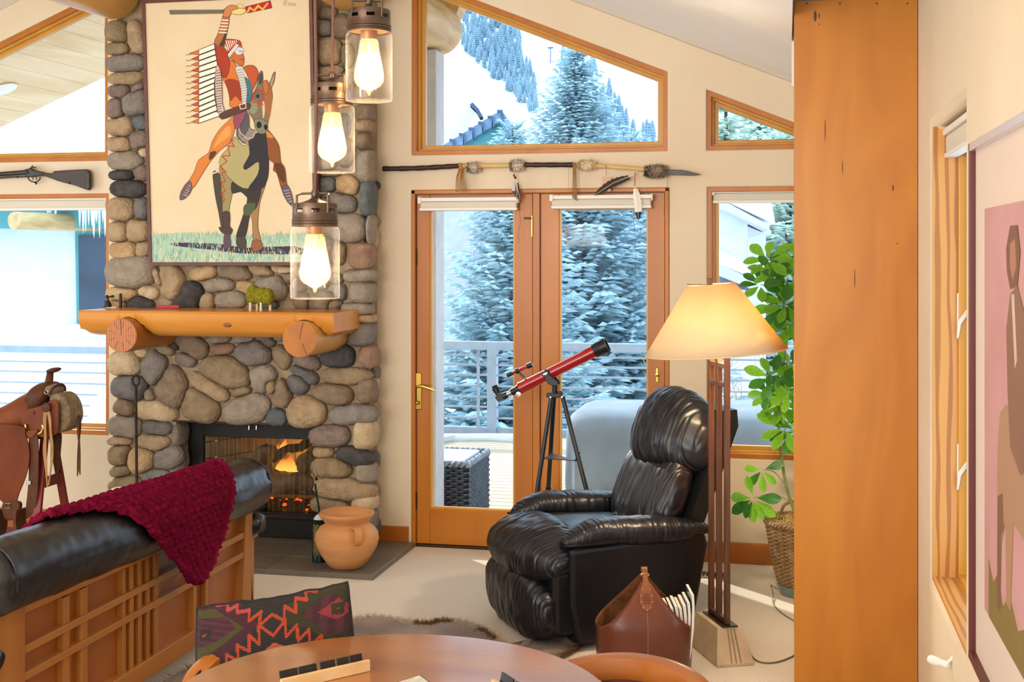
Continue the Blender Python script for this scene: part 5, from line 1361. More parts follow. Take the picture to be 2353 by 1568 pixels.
for k in range(12):
    for sg in (-1, 1):
        ms.tube([f0 + V((r0 * 0.97 * math.cos(2 * PI * k / 12 + sg * q * 0.42), r0 * 0.97 * math.sin(2 * PI * k / 12 + sg * q * 0.42), 0.035 + 0.18 * q / 6)) for q in range(7)], 0.0011, 4)
obj('wire_mesh', ms, M_dkgreen, fd)
obj('top_cap', MB().lathe([(r0, 0.208), (r0 * 1.08, 0.212), (r0 * 1.08, 0.225), (r0 * 0.95, 0.230), (0, 0.232)], 24, f0), M_dkgreen, fd, smooth=SM)
obj('cone_lid', MB().lathe([(r0 * 0.80, 0.230), (r0 * 0.45, 0.252), (0.006, 0.256), (0, 0.256)], 20, f0), mat('pale_lid', '#cfd2cf', rough=0.4), fd, smooth=SM)
ra, rb = f0 + V((0.0, 0, 0.255)), PY(724, 1112, f0.y)
obj('rod', MB().tube([ra, rb], 0.006, 8), M_dkgreen, fd, smooth=SM)
kx = (rb - ra).normalized()
obj('hook', MB().tube([rb, rb + kx * 0.03, rb + kx * 0.045 + V((-0.012, 0, 0)), rb + kx * 0.085, rb + kx * 0.05 + V((0.014, 0, 0)), rb + kx * 0.035 + V((0.008, 0, 0))], 0.0025, 6), M_steel, fd, smooth=SM)
pa, pb_ = PY(312, 888, 6.60), None
pb_ = V((pa.x + 0.01, 6.60, hz))
pk = thing('fire_poker', 'dark wrought-iron poker with a ring handle leaning at the stone jamb', 'poker', (pb_.x, 6.6, hz))
M_wrought = mat('wrought_iron', '#3b2f29', '#2d2420', rough=0.6, scale=30, metal=0.4)
obj('shaft', MB().tube([pb_, pa], [0.008, 0.0085], 8), M_wrought, pk, smooth=SM)
rc = pa + V((0, 0, 0.032))
obj('ring_handle', MB().tube([rc + V((0.021 * math.sin(a * PI / 8 + PI * 1.02), 0, 0.030 * math.cos(a * PI / 8 + PI * 1.02))) for a in range(16)], 0.0075, 8), M_wrought, pk, smooth=SM)

# ---- spear on the wall
YS = D - 0.035
def sp_(x, y): return PY(x, y, YS)
sr = thing('ceremonial_spear', 'long wrapped wooden spear with fur tufts and feathers above the doors', 'spear', tuple(sp_(1245, 395)))
M_dst = mat('dark_stick', '#3b211f', '#2c1716', rough=0.45, scale=10, bump=0.2)
M_lst = mat('peeled_stick', '#dcbc7c', '#cca968', rough=0.55, scale=6, bump=0.15)
def stick(pts, r, m, nm):
    P = catmull([sp_(*q) for q in pts], 6); n = len(P)
    obj(nm, MB().tube(P, [r * (1 + 0.08 * math.sin(i * 1.9)) for i in range(n)], 12), m, sr, smooth=SM)
stick([(880, 388), (950, 387), (1010, 384), (1060, 381)], 0.0145, M_dst, 'dark_shaft')
stick([(1058, 382), (1120, 381), (1206, 380)], 0.0135, M_lst, 'peeled_shaft')
stick([(1203, 379), (1250, 379), (1320, 379)], 0.0140, M_dst, 'dark_shaft')
stick([(1318, 379), (1400, 383), (1495, 391)], 0.0125, M_lst, 'peeled_shaft')
bl = [sp_(*q) for q in ((1530, 389), (1570, 391), (1600, 398), (1612, 402), (1595, 404), (1560, 403), (1530, 402))]
obj('blade', MB().prism([q + V((0, -0.004, 0)) for q in bl], (0, 0.008, 0)), mat('flint_blade', '#55493d', '#42382f', rough=0.4, scale=12), sr, bevel=0.003)
def fur(nm, x, y, hw, hr, cols, seed, n=520):
    rn = random.Random(seed); mb = MB(); c = sp_(x, y); k = 7.1 / F
    for i in range(n):
        u = rn.uniform(-1, 1); a = rn.uniform(0, 2 * PI)
        p = c + V((u * hw * k, 0.010 * math.cos(a), 0.010 * math.sin(a)))
        L = (hr * k - 0.010) * rn.uniform(0.75, 1.15) * math.sqrt(max(0.15, 1 - (abs(u) * 0.8) ** 2))
        d = (V((u * 0.55 + rn.uniform(-0.3, 0.3), math.cos(a) * 0.55, math.sin(a) + rn.uniform(-0.15, 0.15)))).normalized()
        w = d.cross(V((rn.uniform(-1, 1), 1, rn.uniform(-1, 1)))).normalized() * 0.0022
        q = p + d * L; q.y = min(q.y, D - 0.002)
        mb.add([p - w, p + w, q], [(0, 1, 2)], 0 if rn.random() < 0.6 - u * 0.45 else 1)
    mb.ell(c, (hw * k * 0.92, 0.022, hr * k * 0.72), 14, 10, mi=1)
    o = obj(nm, mb, [mat('fur_' + q.lstrip('#'), q, rough=1.0) for q in cols], sr); o['kind'] = 'stuff'
fur('fur_tuft', 1089, 385, 15, 17, ('#6f655e', '#c8b7a6'), 1)
fur('fur_tuft', 1188, 381, 15, 18, ('#6f655e', '#d8c8b4'), 2)
fur('fur_tuft', 1349, 380, 19, 17, ('#c2a680', '#e0cba6'), 3)
fur('fur_tuft', 1507, 394, 24, 20, ('#4a403a', '#9a8974'), 4, 800)
M_buck = mat('buckskin', '#b98a4a', '#a4763a', rough=0.85, scale=30)
def strand(pts, w, m, nm, dy=-0.02):
    P = catmull([sp_(*q) + V((0, dy, 0)) for q in pts], 4)
    obj(nm, MB().tube(P, w, 5, flat=0.45), m, sr, smooth=SM)
rn = random.Random(8)
for i in range(9):
    x = 1053 + i * 1.9; strand([(1058 + i * 1.2, 388), (x - 0.5 + rn.uniform(-1, 1), 405), (x - 3 + i * 1.0, 425), (1050 + i * 3.0, 440 + rn.uniform(-3, 3))], 0.0042, M_buck, 'fringe_strand')
obj('fringe_knot', MB().tube([sp_(1060, 384) + V((0, -0.012 - 0.008 * math.cos(a), 0.016 * math.sin(a))) for a in [2 * PI * q / 12 for q in range(12)]], 0.006, 6, loop=True).tube([sp_(1056, 376) + V((0, -0.02, 0)), sp_(1064, 390) + V((0, -0.024, 0))], 0.006, 6).tube([sp_(1064, 376) + V((0, -0.02, 0)), sp_(1056, 390) + V((0, -0.024, 0))], 0.006, 6), M_buck, sr, smooth=SM)
for i in range(5): strand([(1318 + i * 1.6, 375), (1318 + i * 1.7, 400), (1317 + i * 2.2, 440), (1317 + i * 2.4, 455 + i * 2)], 0.0042, M_buck, 'fringe_strand')
strand([(1309, 380), (1308, 410), (1307, 448)], 0.0018, M_buck, 'thong')
def feather(nm, a, b, w, cols, bend=0.0, barred=False):
    A, B = sp_(*a) + V((0, -0.022, 0)), sp_(*b) + V((0, -0.022, 0)); d = (B - A); L = d.length; d.normalize(); s = d.cross(V((0, 1, 0))).normalized()
    ft = obj(nm, MB().tube([A, A.lerp(B, 0.5) + s * bend * L * 0.5, B], [0.0022, 0.0016, 0.0006], 5), mat('quill', '#e6ddca', rough=0.6), sr)
    n = 22
    for g in (-1, 1):
        vs = []
        for i in range(n + 1):
            t = i / n; prof_ = w * math.sin(PI * min(1, 0.10 + 0.9 * t)) ** 0.6 * (1.0 if t < 0.93 else 0.7)
            q = A.lerp(B, 0.12 + 0.88 * t) + s * (bend * L * math.sin(PI * t) * 0.5)
            vs += [q, q + s * g * prof_ * (1 + 0.12 * math.sin(i * 2.3)) + V((0, 0.004, 0))]
        fs = [(2 * i, 2 * i + 1, 2 * i + 3, 2 * i + 2) for i in range(n)]
        mb = MB()
        for i, f in enumerate(fs): mb.add([vs[j] for j in f], [(0, 1, 2, 3)], 1 if (i / n > 0.72 and barred) else 0)
        obj('vane', mb, [mat('feather_' + q.lstrip('#'), q, rough=0.8) for q in cols], ft, weld=True)
feather('dark_feather', (1458, 402), (1366, 450), 0.022, ('#3d2f28', '#2b211c'), -0.10)
feather('white_feather', (1460, 424), (1468, 508), 0.022, ('#f0ebe2', '#2b3038'), 0.05, True)
feather('small_feather', (1184, 412), (1180, 448), 0.012, ('#cfc6ba', '#3a2f2a'), 0.05, True)
feather('small_feather', (1187, 416), (1190, 462), 0.011, ('#4a3b34', '#241c19'), 0.05)
feather('small_feather', (1189, 416), (1198, 458), 0.011, ('#3c302b', '#241c19'), -0.1)
M_redwrap = mat('red_wrap', '#b03a2c', rough=0.7)
strand([(1461, 398), (1460, 412), (1460, 428)], 0.0045, M_redwrap, 'red_wrap', -0.024)
for (x, y, c) in ((1183, 404, '#a03226'), (1186, 409, '#3a2b26'), (1459, 399, '#c9bfae')):
    obj('bead', MB().ell(sp_(x, y) + V((0, -0.022, 0)), (0.007, 0.007, 0.008), 10, 8), mat('bead_' + c.lstrip('#'), c, rough=0.3), sr, smooth=3.2)
strand([(1185, 395), (1184, 402), (1186, 412)], 0.002, M_buck, 'thong')
strand([(1197, 455), (1194, 480), (1197, 510), (1192, 535), (1194, 560)], 0.0022, M_dst, 'dark_cord', -0.012)
strand([(1457, 505), (1459, 540), (1462, 580), (1460, 620), (1462, 660)], 0.002, M_dst, 'dark_cord', -0.012)
strand([(1533, 400), (1533, 440), (1530, 470), (1526, 490), (1531, 520)], 0.002, M_buck, 'thong', -0.012)
strand([(1535, 400), (1536, 440), (1534, 468), (1537, 500)], 0.002, M_buck, 'thong', -0.012)
strand([(1391, 380), (1394, 386), (1394, 404)], 0.003, M_redwrap, 'tag_loop', -0.018)
tgp = [sp_(*q) + V((0, -0.016, 0)) for q in ((1384, 407), (1404, 407), (1404, 440), (1384, 440))]
obj('pink_tag', MB().prism(tgp, (0, 0.0015, 0)), mat('pink_card', '#dfae9e', rough=0.9), sr)

# ---- old shotgun on the wall at the left
YG = D - 0.05
def gp(u, v, dy=0.0): return PY(u / 3.267, v / 3.267, YG + dy)
gn = thing('antique_shotgun', 'old dark double-barrel shotgun mounted on the wall between the two windows', 'gun', tuple(gp(300, 1340)))
M_gst = mat('gun_stock', '#4f4442', '#3d3433', rough=0.5, scale=5, stretch=(0.5, 2, 2), detail=5)
M_gmt = mat('gun_metal', '#4a4846', '#3a3836', rough=0.4, metal=0.8, scale=8)
for dy in (-0.012, 0.012):
    obj('barrel', MB().tube([gp(215, 1292, dy), gp(0, 1308, dy), gp(-900, 1372, dy)], [0.015, 0.0135, 0.011], 14), M_gmt, gn, smooth=SM)
obj('fore_end', MB().prism([gp(190, 1318, -0.018), gp(60, 1322, -0.018), gp(-60, 1332, -0.018), gp(-60, 1345, -0.018), gp(60, 1336, -0.018), gp(190, 1330, -0.018)], (0, 0.036, 0)), M_gst, gn, bevel=0.006)
obj('stock', MB().prism([gp(u, v, -0.018) for u, v in ((300, 1292), (385, 1302), (398, 1284), (520, 1276), (635, 1270), (655, 1274), (666, 1300), (666, 1410), (655, 1430), (640, 1424), (560, 1394), (430, 1360), (345, 1328), (300, 1318))], (0, 0.036, 0)), M_gst, gn, bevel=0.010, seg=3)
obj('butt_plate', MB().prism([gp(u, v, -0.019) for u, v in ((636, 1271), (656, 1274), (667, 1300), (668, 1410), (656, 1430), (642, 1424), (630, 1380), (628, 1310))], (0, 0.038, 0)), M_gmt, gn, bevel=0.006)
obj('receiver', MB().prism([gp(u, v, -0.02) for u, v in ((180, 1272), (225, 1262), (250, 1278), (310, 1290), (345, 1310), (300, 1322), (220, 1330), (190, 1328))], (0, 0.04, 0)), M_gmt, gn, bevel=0.006)
for dy in (-0.014, 0.014):
    obj('hammer', MB().tube([gp(228, 1290, dy), gp(222, 1268, dy), gp(240, 1255, dy), gp(268, 1258, dy)], [0.006, 0.006, 0.005, 0.003], 8).tube([gp(238, 1258, dy), gp(245, 1240, dy)], [0.005, 0.003], 8), M_gmt, gn, smooth=SM)
obj('trigger_guard', MB().tube(catmull([gp(u, v) for u, v in ((212, 1325), (215, 1345), (235, 1362), (265, 1368), (295, 1352), (302, 1330))], 4), 0.005, 8, flat=0.7), M_gmt, gn, smooth=SM)
for u in (250, 275): obj('trigger', MB().tube([gp(u - 6, 1328), gp(u, 1342), gp(u - 4, 1352)], 0.003, 6), M_gmt, gn, smooth=SM)
obj('lever', MB().tube([gp(262, 1366), gp(275, 1380), gp(268, 1384)], [0.007, 0.006, 0.004], 8), M_gmt, gn, smooth=SM)
for u in (-300, 130, 520): obj('wall_hook', MB().tube([gp(u, 1335 if u < 400 else 1380, 0.05), gp(u, 1335 if u < 400 else 1380, -0.02), gp(u, 1320 if u < 400 else 1366, -0.024)], 0.003, 6), M_gmt, gn, smooth=SM)
# ================================================================== sofa seen from behind, blanket, saddle
M_oak = wood('oak_vertical', '#a66a2b', '#905720', axis=2, scale=8, ramp=(0.3, 0.7))
M_oaky = wood('oak_lengthwise', '#ac6f2e', '#945a22', axis=1, scale=8)
M_oakp = wood('oak_panel', '#9a5820', '#864918', axis=2, scale=6)
M_leath = mat('black_leather', '#101012', '#16161a', rough=0.34, scale=6, detail=4, bump=0.25, bscale=26, bdist=0.006, spec=0.6)
XS_ = -2.40
def sy(x, y=1300): return PX(x, y, XS_).y
sofa = thing('mission_sofa', 'oak slat-back sofa with a black leather bolster, seen from behind', 'sofa', (-2.8, 4.5, 0))
y0, y1 = 3.50, sy(576)
obj('back_panel', MB().bx(XS_ - 0.040, XS_ - 0.028, y0, y1, 0.10, 0.58), M_oakp, sofa)
obj('top_rail', MB().prism([(XS_ + 0.004, y0, 0.555), (XS_ + 0.004, y1, 0.525), (XS_ + 0.004, y1, 0.575), (XS_ + 0.004, y0, 0.615)], (-0.044, 0, 0)), M_oaky, sofa, bevel=0.003)
obj('bottom_rail', MB().bx(XS_ - 0.04, XS_ + 0.004, y0, y1, 0.075, 0.150), M_oaky, sofa, bevel=0.003)
for z in (0.436, 0.349): obj('cross_rail', MB().bx(XS_ - 0.030, XS_ + 0.006, y0, y1, z - 0.013, z + 0.013), M_oaky, sofa, bevel=0.002)
obj('post', MB().bx(XS_ - 0.06, XS_ + 0.012, y0 - 0.02, sy(51), 0.0, 0.60), M_oak, sofa, bevel=0.003)
obj('post', MB().prism([(XS_ + 0.012, sy(549), 0.0), (XS_ + 0.012, sy(572), 0.0), (XS_ + 0.012, sy(576), 0.62), (XS_ + 0.012, sy(562), 0.62)], (-0.07, 0, 0)), M_oak, sofa, bevel=0.003)
obj('post', MB().prism([(XS_ - 0.02, sy(572), 0.0), (XS_ - 0.02, sy(592), 0.0), (XS_ - 0.02, sy(584), 0.52), (XS_ - 0.02, sy(578), 0.52)], (-0.06, 0, 0)), M_oak, sofa, bevel=0.003)
for xa, xb, za in ((148, 162, 0.15), (188, 203, 0.15), (284, 291, 0.15), (301, 309, 0.15), (320, 328, 0.15), (339, 346, 0.15), (357, 366, 0.15), (446, 453, 0.15), (474, 480, 0.15)):
    obj('slat', MB().bx(XS_ - 0.030, XS_ - 0.002, sy(xa), sy(xb), 0.145, 0.54) if za < 0.4 else MB().bx(XS_ - 0.030, XS_ - 0.012, sy(xa), sy(xb), 0.145, 0.54), M_oak, sofa, bevel=0.002)
# hidden seat, arms
obj('seat_frame', MB().bx(-3.22, XS_ - 0.04, y0, y1, 0.12, 0.26), M_oaky, sofa, bevel=0.004)
for k in range(3):
    ya, yb = lerp(y0 + 0.03, y1 - 0.03, k / 3), lerp(y0 + 0.03, y1 - 0.03, (k + 1) / 3)
    obj('seat_cushion', MB().ell((-2.84, (ya + yb) / 2, 0.345), (0.39, (yb - ya) / 2 - 0.004, 0.095), 24, 14, p=4.5), M_leath, sofa, smooth=3.2)
    obj('back_cushion', MB().ell((-2.54, (ya + yb) / 2, 0.50), (0.09, (yb - ya) / 2 - 0.006, 0.20), 20, 14, p=3.5), M_leath, sofa, smooth=3.2)
for ye, nm in ((y0 - 0.055, 0), (y1 + 0.055, 1)):
    ar = obj('arm_rail', MB().bx(-3.25, XS_ + 0.0, ye - 0.03, ye + 0.03, 0.395, 0.425).bx(-3.25, -3.19, ye - 0.03, ye + 0.03, 0.0, 0.40).bx(XS_ - 0.08, XS_ - 0.02, ye - 0.03, ye + 0.03, 0.0, 0.40), M_oaky, sofa, bevel=0.003)
    ap = MB().tube([(lerp(-3.26, XS_ + 0.035, q / 24), ye, 0.462) for q in range(25)], [0.030] + [0.052 + 0.003 * math.sin(q * 2.2) for q in range(23)] + [0.034], 18)
    ap.warp(lambda q: V((q.x, q.y * 1.0 + (q.y - ye) * 0.15, q.z if q.z > 0.462 else 0.462 + (q.z - 0.462) * 1.15)) + V((1, 1, 1)) * noise.noise(q * 26) * 0.008)
    obj('arm_pad', ap, M_leath, ar, smooth=3.2)
# bolster on top of the back
BR, BX, BZ0 = 0.118, -2.43, 0.668
def bz(Y): return lerp(0.700, 0.642, (Y - 3.4) / 2.1)
by0, by1 = 3.40, 5.50
rings = []; NB = 130
for i in range(NB + 1):
    u = i / NB; Y = lerp(by0, by1, u)
    e = min(u, 1 - u) * (by1 - by0); rr = BR * (1 - max(0, 1 - e / 0.06) ** 2.4 * 0.75)
    rg_ = []
    for j in range(40):
        a = 2 * PI * j / 40; d = V((math.cos(a), 0, math.sin(a)))
        w = noise.noise(V((math.cos(a) * 2.2 + Y * 1.2, math.sin(a) * 2.2, Y * 5.0))) * 0.006 + noise.noise(V((a * 3 - Y * 9, Y * 22, 1.0))) * 0.003
        if e < 0.16: w += 0.004 * math.sin(a * 14) * (1 - e / 0.16)
        rg_.append(V((BX, Y, bz(Y))) + d * (rr + w) * (1.04 if d.z < 0 else 1.0))
    rings.append(rg_)
bo = obj('bolster', MB().loft(rings), M_leath, sofa, smooth=3.2)
for ys_ in (by0 + 0.07, by1 - 0.07):
    obj('seam', MB().tube([V((BX, ys_, bz(ys_))) + V((math.cos(a), 0, math.sin(a))) * (BR * 0.995 + 0.003) for a in [2 * PI * q / 40 for q in range(40)]], 0.004, 6, loop=True), M_leath, bo, smooth=3.2)

# ---- burgundy knitted throw
M_knit = mat('burgundy_wool', '#74102f', '#560a22', rough=0.95, scale=40, detail=3, bump=0.5, bscale=220, bdist=0.004, sheen=0.0, spec=0.05)
SMX = [(3.84, 0.0), (3.92, 0.02), (4.02, 0.045), (4.15, 0.105), (4.30, 0.225), (4.45, 0.345), (4.57, 0.455), (4.67, 0.485), (4.76, 0.43), (4.867, 0.325), (4.95, 0.215), (5.05, 0.10), (5.18, -0.03), (5.22, -0.08)]
def smax(Y):
    for (a, sa), (b, sb_) in zip(SMX, SMX[1:]):
        if a <= Y <= b: return lerp(sa, sb_, (Y - a) / (b - a))
    return SMX[0][1] if Y < SMX[0][0] else SMX[-1][1]
def drape(Y, s, lift):
    R_ = BR + 0.010 + lift
    q = PI / 2 * (BR + 0.010)
    if s < q: 
        a = PI / 2 - s / (BR + 0.010)
        if a > PI * 0.95:            # hangs down behind towards the seat
            return V((BX - R_ * math.cos(0.05 * PI), Y, bz(Y) + R_ * math.sin(PI * 0.95) - (a - PI * 0.95) * (BR + 0.01)))
        return V((BX + R_ * math.cos(a), Y, bz(Y) + R_ * math.sin(a)))
    return V((BX + R_ + 0.10 * (s - q) * 0.12, Y, bz(Y) - (s - q)))
def knit(Y, s):
    yy = Y * 1.0 + s * 0.35; best = 0.0
    row = s / 0.023
    for k in (math.floor(row) - 1, math.floor(row), math.floor(row) + 1):
        a = yy / 0.050 + (0.5 if k % 2 else 0.0)
        f = a - math.floor(a)
        s0 = (k + 0.5) * 0.023 + 0.010 * (f - 0.5) - 0.007 * math.cos(2 * PI * f)
        h = math.exp(-((s - s0) / 0.0058) ** 2) * (0.12 + 0.88 * math.sin(PI * f))
        best = max(best, h)
    return best
NU, NV = 330, 150; vs = []
for i in range(NU + 1):
    Y = lerp(3.84, 5.22, i / NU); sm = smax(Y)
    sm += 0.004 * math.sin(Y * 90)
    for j in range(NV + 1):
        s = lerp(-0.24, sm, j / NV)
        ed = min((sm - s), (Y - 3.84), (5.22 - Y))
        lift = 0.016 + 0.0125 * knit(Y, s) + 0.004 * noise.noise(V((Y * 5, s * 5, 0)))
        lift += 0.010 * math.exp(-((sm - s - 0.022) / 0.016) ** 2)          # thick folded hem
        if ed < 0.012: lift -= 0.014 * (1 - ed / 0.012)
        vs.append(drape(Y, s, lift))
w_ = NV + 1
fs = [(i * w_ + j, (i + 1) * w_ + j, (i + 1) * w_ + j + 1, i * w_ + j + 1) for i in range(NU) for j in range(NV)]
bl = obj('knitted_throw', MB().add(vs, fs), M_knit, smooth=3.2, loc=(BX, 4.5, BZ0)); bl.modifiers.new('solid', 'SOLIDIFY').thickness = 0.014
bl.modifiers['solid'].offset = -1.0
tag(bl, 'burgundy cable-knit throw draped over the sofa bolster', 'blanket')
# ---- cream cushion on the sofa seat
mb = MB().ell((0, 0, 0), (0.07, 0.20, 0.20), 28, 18, p=2.8)
Mr = Matrix.Rotation(0.16, 3, 'Y') @ Matrix.Rotation(0.5, 3, 'X')
cq = V((-2.71, 4.70, 0.535)); mb.warp(lambda q: cq + Mr @ q)
tag(obj('throw_cushion', mb, mat('cream_cloth', '#e9dcc6', rough=0.9, bump=0.2, bscale=90), smooth=3.2, loc=tuple(cq - V((0, 0, 0.2)))), 'cream cushion peeking over the burgundy throw', 'cushion')

# ---- western saddle on a red stand
YN = 5.86
def zp(u, v, dy=0.0): return PY(u / 3.564, 820 + v / 3.564, YN + dy)
M_sad = mat('saddle_leather', '#7a3f1e', '#622f15', rough=0.5, scale=5, detail=5, bump=0.12, bscale=60, bdist=0.003, spec=0.22)
M_sadd = mat('saddle_leather_dark', '#5a3420', '#482818', rough=0.5, scale=6, detail=5, bump=0.15, bscale=60, bdist=0.003, spec=0.2)
M_fend = mat('fender_leather', '#6e3417', '#572710', rough=0.55, scale=4, detail=6, bump=0.1, bscale=50, bdist=0.003, spec=0.2)
M_fleece = mat('fleece', '#9a8768', '#7d6b50', rough=1.0, scale=26, detail=5, bump=0.9, bscale=60, bdist=0.02)
M_latigo = mat('latigo', '#a37846', '#8f6638', rough=0.6, scale=14)
sd = thing('western_saddle', 'brown leather western saddle with a tall horn by the window', 'saddle', tuple(zp(300, 600, 0.16)))
W2 = 0.10                                   # half width of the saddle
def bulge(pts, dy0, dy1, m, nm, parent, bev=0.006, seg=2, curve=0.0):
    pts = [(q.x, q.y) for q in catmull([(u, v, 0) for u, v in pts], 4, True)]
    mb = MB().prism([zp(u, v, dy0) for u, v in pts], (0, dy1 - dy0, 0))
    o = obj(nm, mb, m, parent, bevel=bev, seg=seg)
    o.data.polygons.foreach_set('use_smooth', [True] * len(o.data.polygons)); o.data.set_sharp_from_angle(angle=0.8)
    return o
# tree + seat: cross-sections along the saddle, an arch over the stand
def section(u, vtop, vbot, hw, flare=0.0, n=16):
    c = zp(u, vtop, W2); b = zp(u, vbot, W2); R_ = []
    for i in range(n + 1):
        a = PI * i / n; s = -math.cos(a)
        R_.append(V((c.x, YN + W2 + s * hw * (1 + flare * (1 - math.sin(a))), b.z + (c.z - b.z) * math.sin(a) ** 0.55)))
    return R_
secs = [section(u, vt, vb, hw, 0.1) for u, vt, vb, hw in ((-260, 250, 560, 0.11), (-200, 330, 580, 0.12), (-120, 420, 590, 0.125), (0, 432, 588, 0.125), (110, 376, 582, 0.12), (200, 320, 570, 0.115), (270, 285, 562, 0.11), (330, 262, 556, 0.10), (400, 330, 556, 0.095))]
obj('seat', MB().loft(secs, True, True, False), M_sad, sd, smooth=3.2, solid=0.008)
# swell (fork)
cs = zp(352, 312, W2)
mb = MB().ell(cs, (0.070, 0.108, 0.072), 28, 18, p=2.3)
mb.warp(lambda q: V((q.x + (q.z - cs.z) * 0.55, q.y, q.z)))
sw = obj('swell', mb, M_sadd, sd, smooth=3.2)
mb = MB().ell((0, 0, 0), (0.045, 0.035, 0.056), 26, 16, p=2.4)
sc2 = zp(306, 352, 0.012); mb.warp(lambda q: sc2 + V((q.x + q.z * 0.45, q.y, q.z)))
obj('swell_cover', mb, M_sadd, sd, smooth=3.2)
# gullet arch at the front
gc = zp(440, 275, W2 - 0.01)
ga = MB().ell(gc, (0.036, 0.075, 0.034), 24, 14, p=2.4)
obj('gullet_front', ga, mat('gullet_hide', '#8d7c70', '#6f5f55', rough=0.4, scale=20), sd, smooth=3.2)
obj('gullet_rim', MB().tube([gc + V((0.022 + 0.010 * math.sin(PI * q / 16), -0.070 * math.cos(PI * q / 16), -0.012 + 0.044 * math.sin(PI * q / 16))) for q in range(17)], 0.006, 8), M_sadd, sd, smooth=3.2)
# horn
hb, ht = zp(402, 205, W2), zp(414, 112, W2)
hn = obj('horn_neck', MB().tube([hb - V((0, 0, 0.03)), hb, ht], [0.034, 0.021, 0.016], 16), M_sadd, sd, smooth=3.2)
hc = zp(440, 110, W2)
obj('horn_cap', MB().ell(hc, (0.040, 0.036, 0.013), 20, 10, Matrix.Rotation(-0.20, 3, 'Y')), M_sadd, hn, smooth=3.2)
# skirts with fleece lining, near and far
for dy in (-0.02, 2 * W2 + 0.02):
    sk = bulge([(-300, 500), (-200, 470), (0, 470), (180, 440), (330, 402), (432, 352), (470, 372), (480, 450), (474, 600), (446, 642), (388, 662), (300, 650), (212, 600), (170, 566), (0, 572), (-260, 580)], dy, dy + 0.012, M_sad, 'skirt', sd, 0.004)
fl = MB().prism([zp(q.x, q.y, 0.02) for q in catmull([(u, v, 0) for u, v in ((400, 330), (440, 305), (490, 315), (535, 360), (565, 440), (568, 520), (540, 585), (495, 618), (450, 628), (420, 560), (405, 420))], 4, True)], (0, 0.14, 0))
obj('fleece_lining', fl, M_fleece, sd, bevel=0.02, seg=4, smooth=0.9)
fd_ = bulge([(-240, 560), (165, 566), (206, 640), (234, 740), (238, 850), (212, 980), (160, 1110), (122, 1205), (36, 1205), (-40, 1120), (-160, 900), (-240, 700)], -0.045, -0.037, M_fend, 'fender', sd, 0.003)
bulge([(236, 650), (306, 652), (312, 1000), (292, 1250), (262, 1290), (206, 1310), (232, 1000)], -0.030, -0.022, M_sadd, 'stirrup_leather', sd, 0.003)
for (u, v) in ((268, 724), (266, 856), (266, 922), (250, 1160)): obj('punch_hole', MB().lathe([(0.004, 0), (0.003, 0.001), (0, 0.001)], 8, zp(u, v, -0.031), (0, -1, 0), cap0=True), M_black, sd)
obj('keeper_plate', MB().bx(zp(246, 1012).x, zp(284, 1012).x, YN - 0.036, YN - 0.030, zp(0, 1028).z, zp(0, 996).z), M_steel, sd, bevel=0.002)
bulge([(438, 640), (498, 632), (490, 800), (474, 985), (452, 985), (440, 800)], 0.12, 0.13, M_sadd, 'rear_billet', sd, 0.003)
bulge([(208, 612), (306, 600), (276, 650), (236, 672), (204, 660)], -0.036, -0.024, M_sad, 'leather_tab', sd, 0.006)
bulge([(180, 575), (330, 560), (335, 596), (260, 612), (190, 606)], -0.012, 0.0, M_sadd, 'rigging_strap', sd, 0.004)
obj('rigging_dee', MB().tube(catmull([zp(u, v, -0.03) for u, v in ((346, 560), (352, 590), (336, 622), (312, 634))], 4), 0.006, 8), M_brass, sd, smooth=SM)
obj('rigging_buckle', MB().tube([zp(208, 555, -0.03), zp(212, 600, -0.03)], 0.008, 8), M_brass, sd, smooth=SM)
def lace(pts, w, nm='saddle_string', m=M_latigo, dy=-0.034):
    P = catmull([zp(u, v, dy) for u, v in pts], 5); rings = []
    for i, q in enumerate(P):
        ww = w * (1 - 0.7 * max(0, (i / len(P) - 0.7)) / 0.3); tw = 0.35 * math.sin(i * 0.5)
        sdv = V((math.cos(tw), math.sin(tw), 0)) * ww; rings.append([q - sdv - V((0, 0.0015, 0)), q + sdv - V((0, 0.0015, 0)), q + sdv + V((0, 0.0015, 0)), q - sdv + V((0, 0.0015, 0))])
    obj(nm, MB().loft(rings), m, sd, smooth=0.7)
lace([(378, 420), (366, 520), (372, 640), (366, 760), (376, 900), (388, 1066)], 0.009)
lace([(386, 420), (406, 500), (416, 620), (426, 760), (418, 900), (398, 1054)], 0.008)
lace([(648, 480), (656, 560), (646, 700), (640, 850), (634, 980)], 0.006, m=M_sadd, dy=0.10)
lace([(644, 480), (642, 620), (652, 760), (650, 900), (656, 968)], 0.006, m=M_sadd, dy=0.09)
ro = zp(380, 416, -0.034)
obj('rosette', MB().lathe([(0.024, 0), (0.022, 0.004), (0.012, 0.007), (0, 0.007)], 20, ro, (0, -1, 0)), M_sadd, sd, smooth=SM)
for q in range(14): obj('scallop', MB().ell(ro + V((0.021 * math.cos(2 * PI * q / 14), -0.002, 0.021 * math.sin(2 * PI * q / 14))), (0.005, 0.004, 0.005), 8, 6), M_sadd, sd, smooth=3.2)
dr = zp(386, 290, -0.02)
obj('dee_ring', MB().tube([dr + V((0.010 * math.cos(a), -0.008, 0.010 * math.sin(a))) for a in [2 * PI * q / 14 for q in range(14)]], 0.0022, 6, loop=True), M_steel, sd, smooth=SM)
obj('concho', MB().lathe([(0.008, 0), (0.005, 0.004), (0, 0.004)], 12, zp(278, 460, -0.02), (0, -1, 0), cap0=True), M_bronze, sd, smooth=SM)
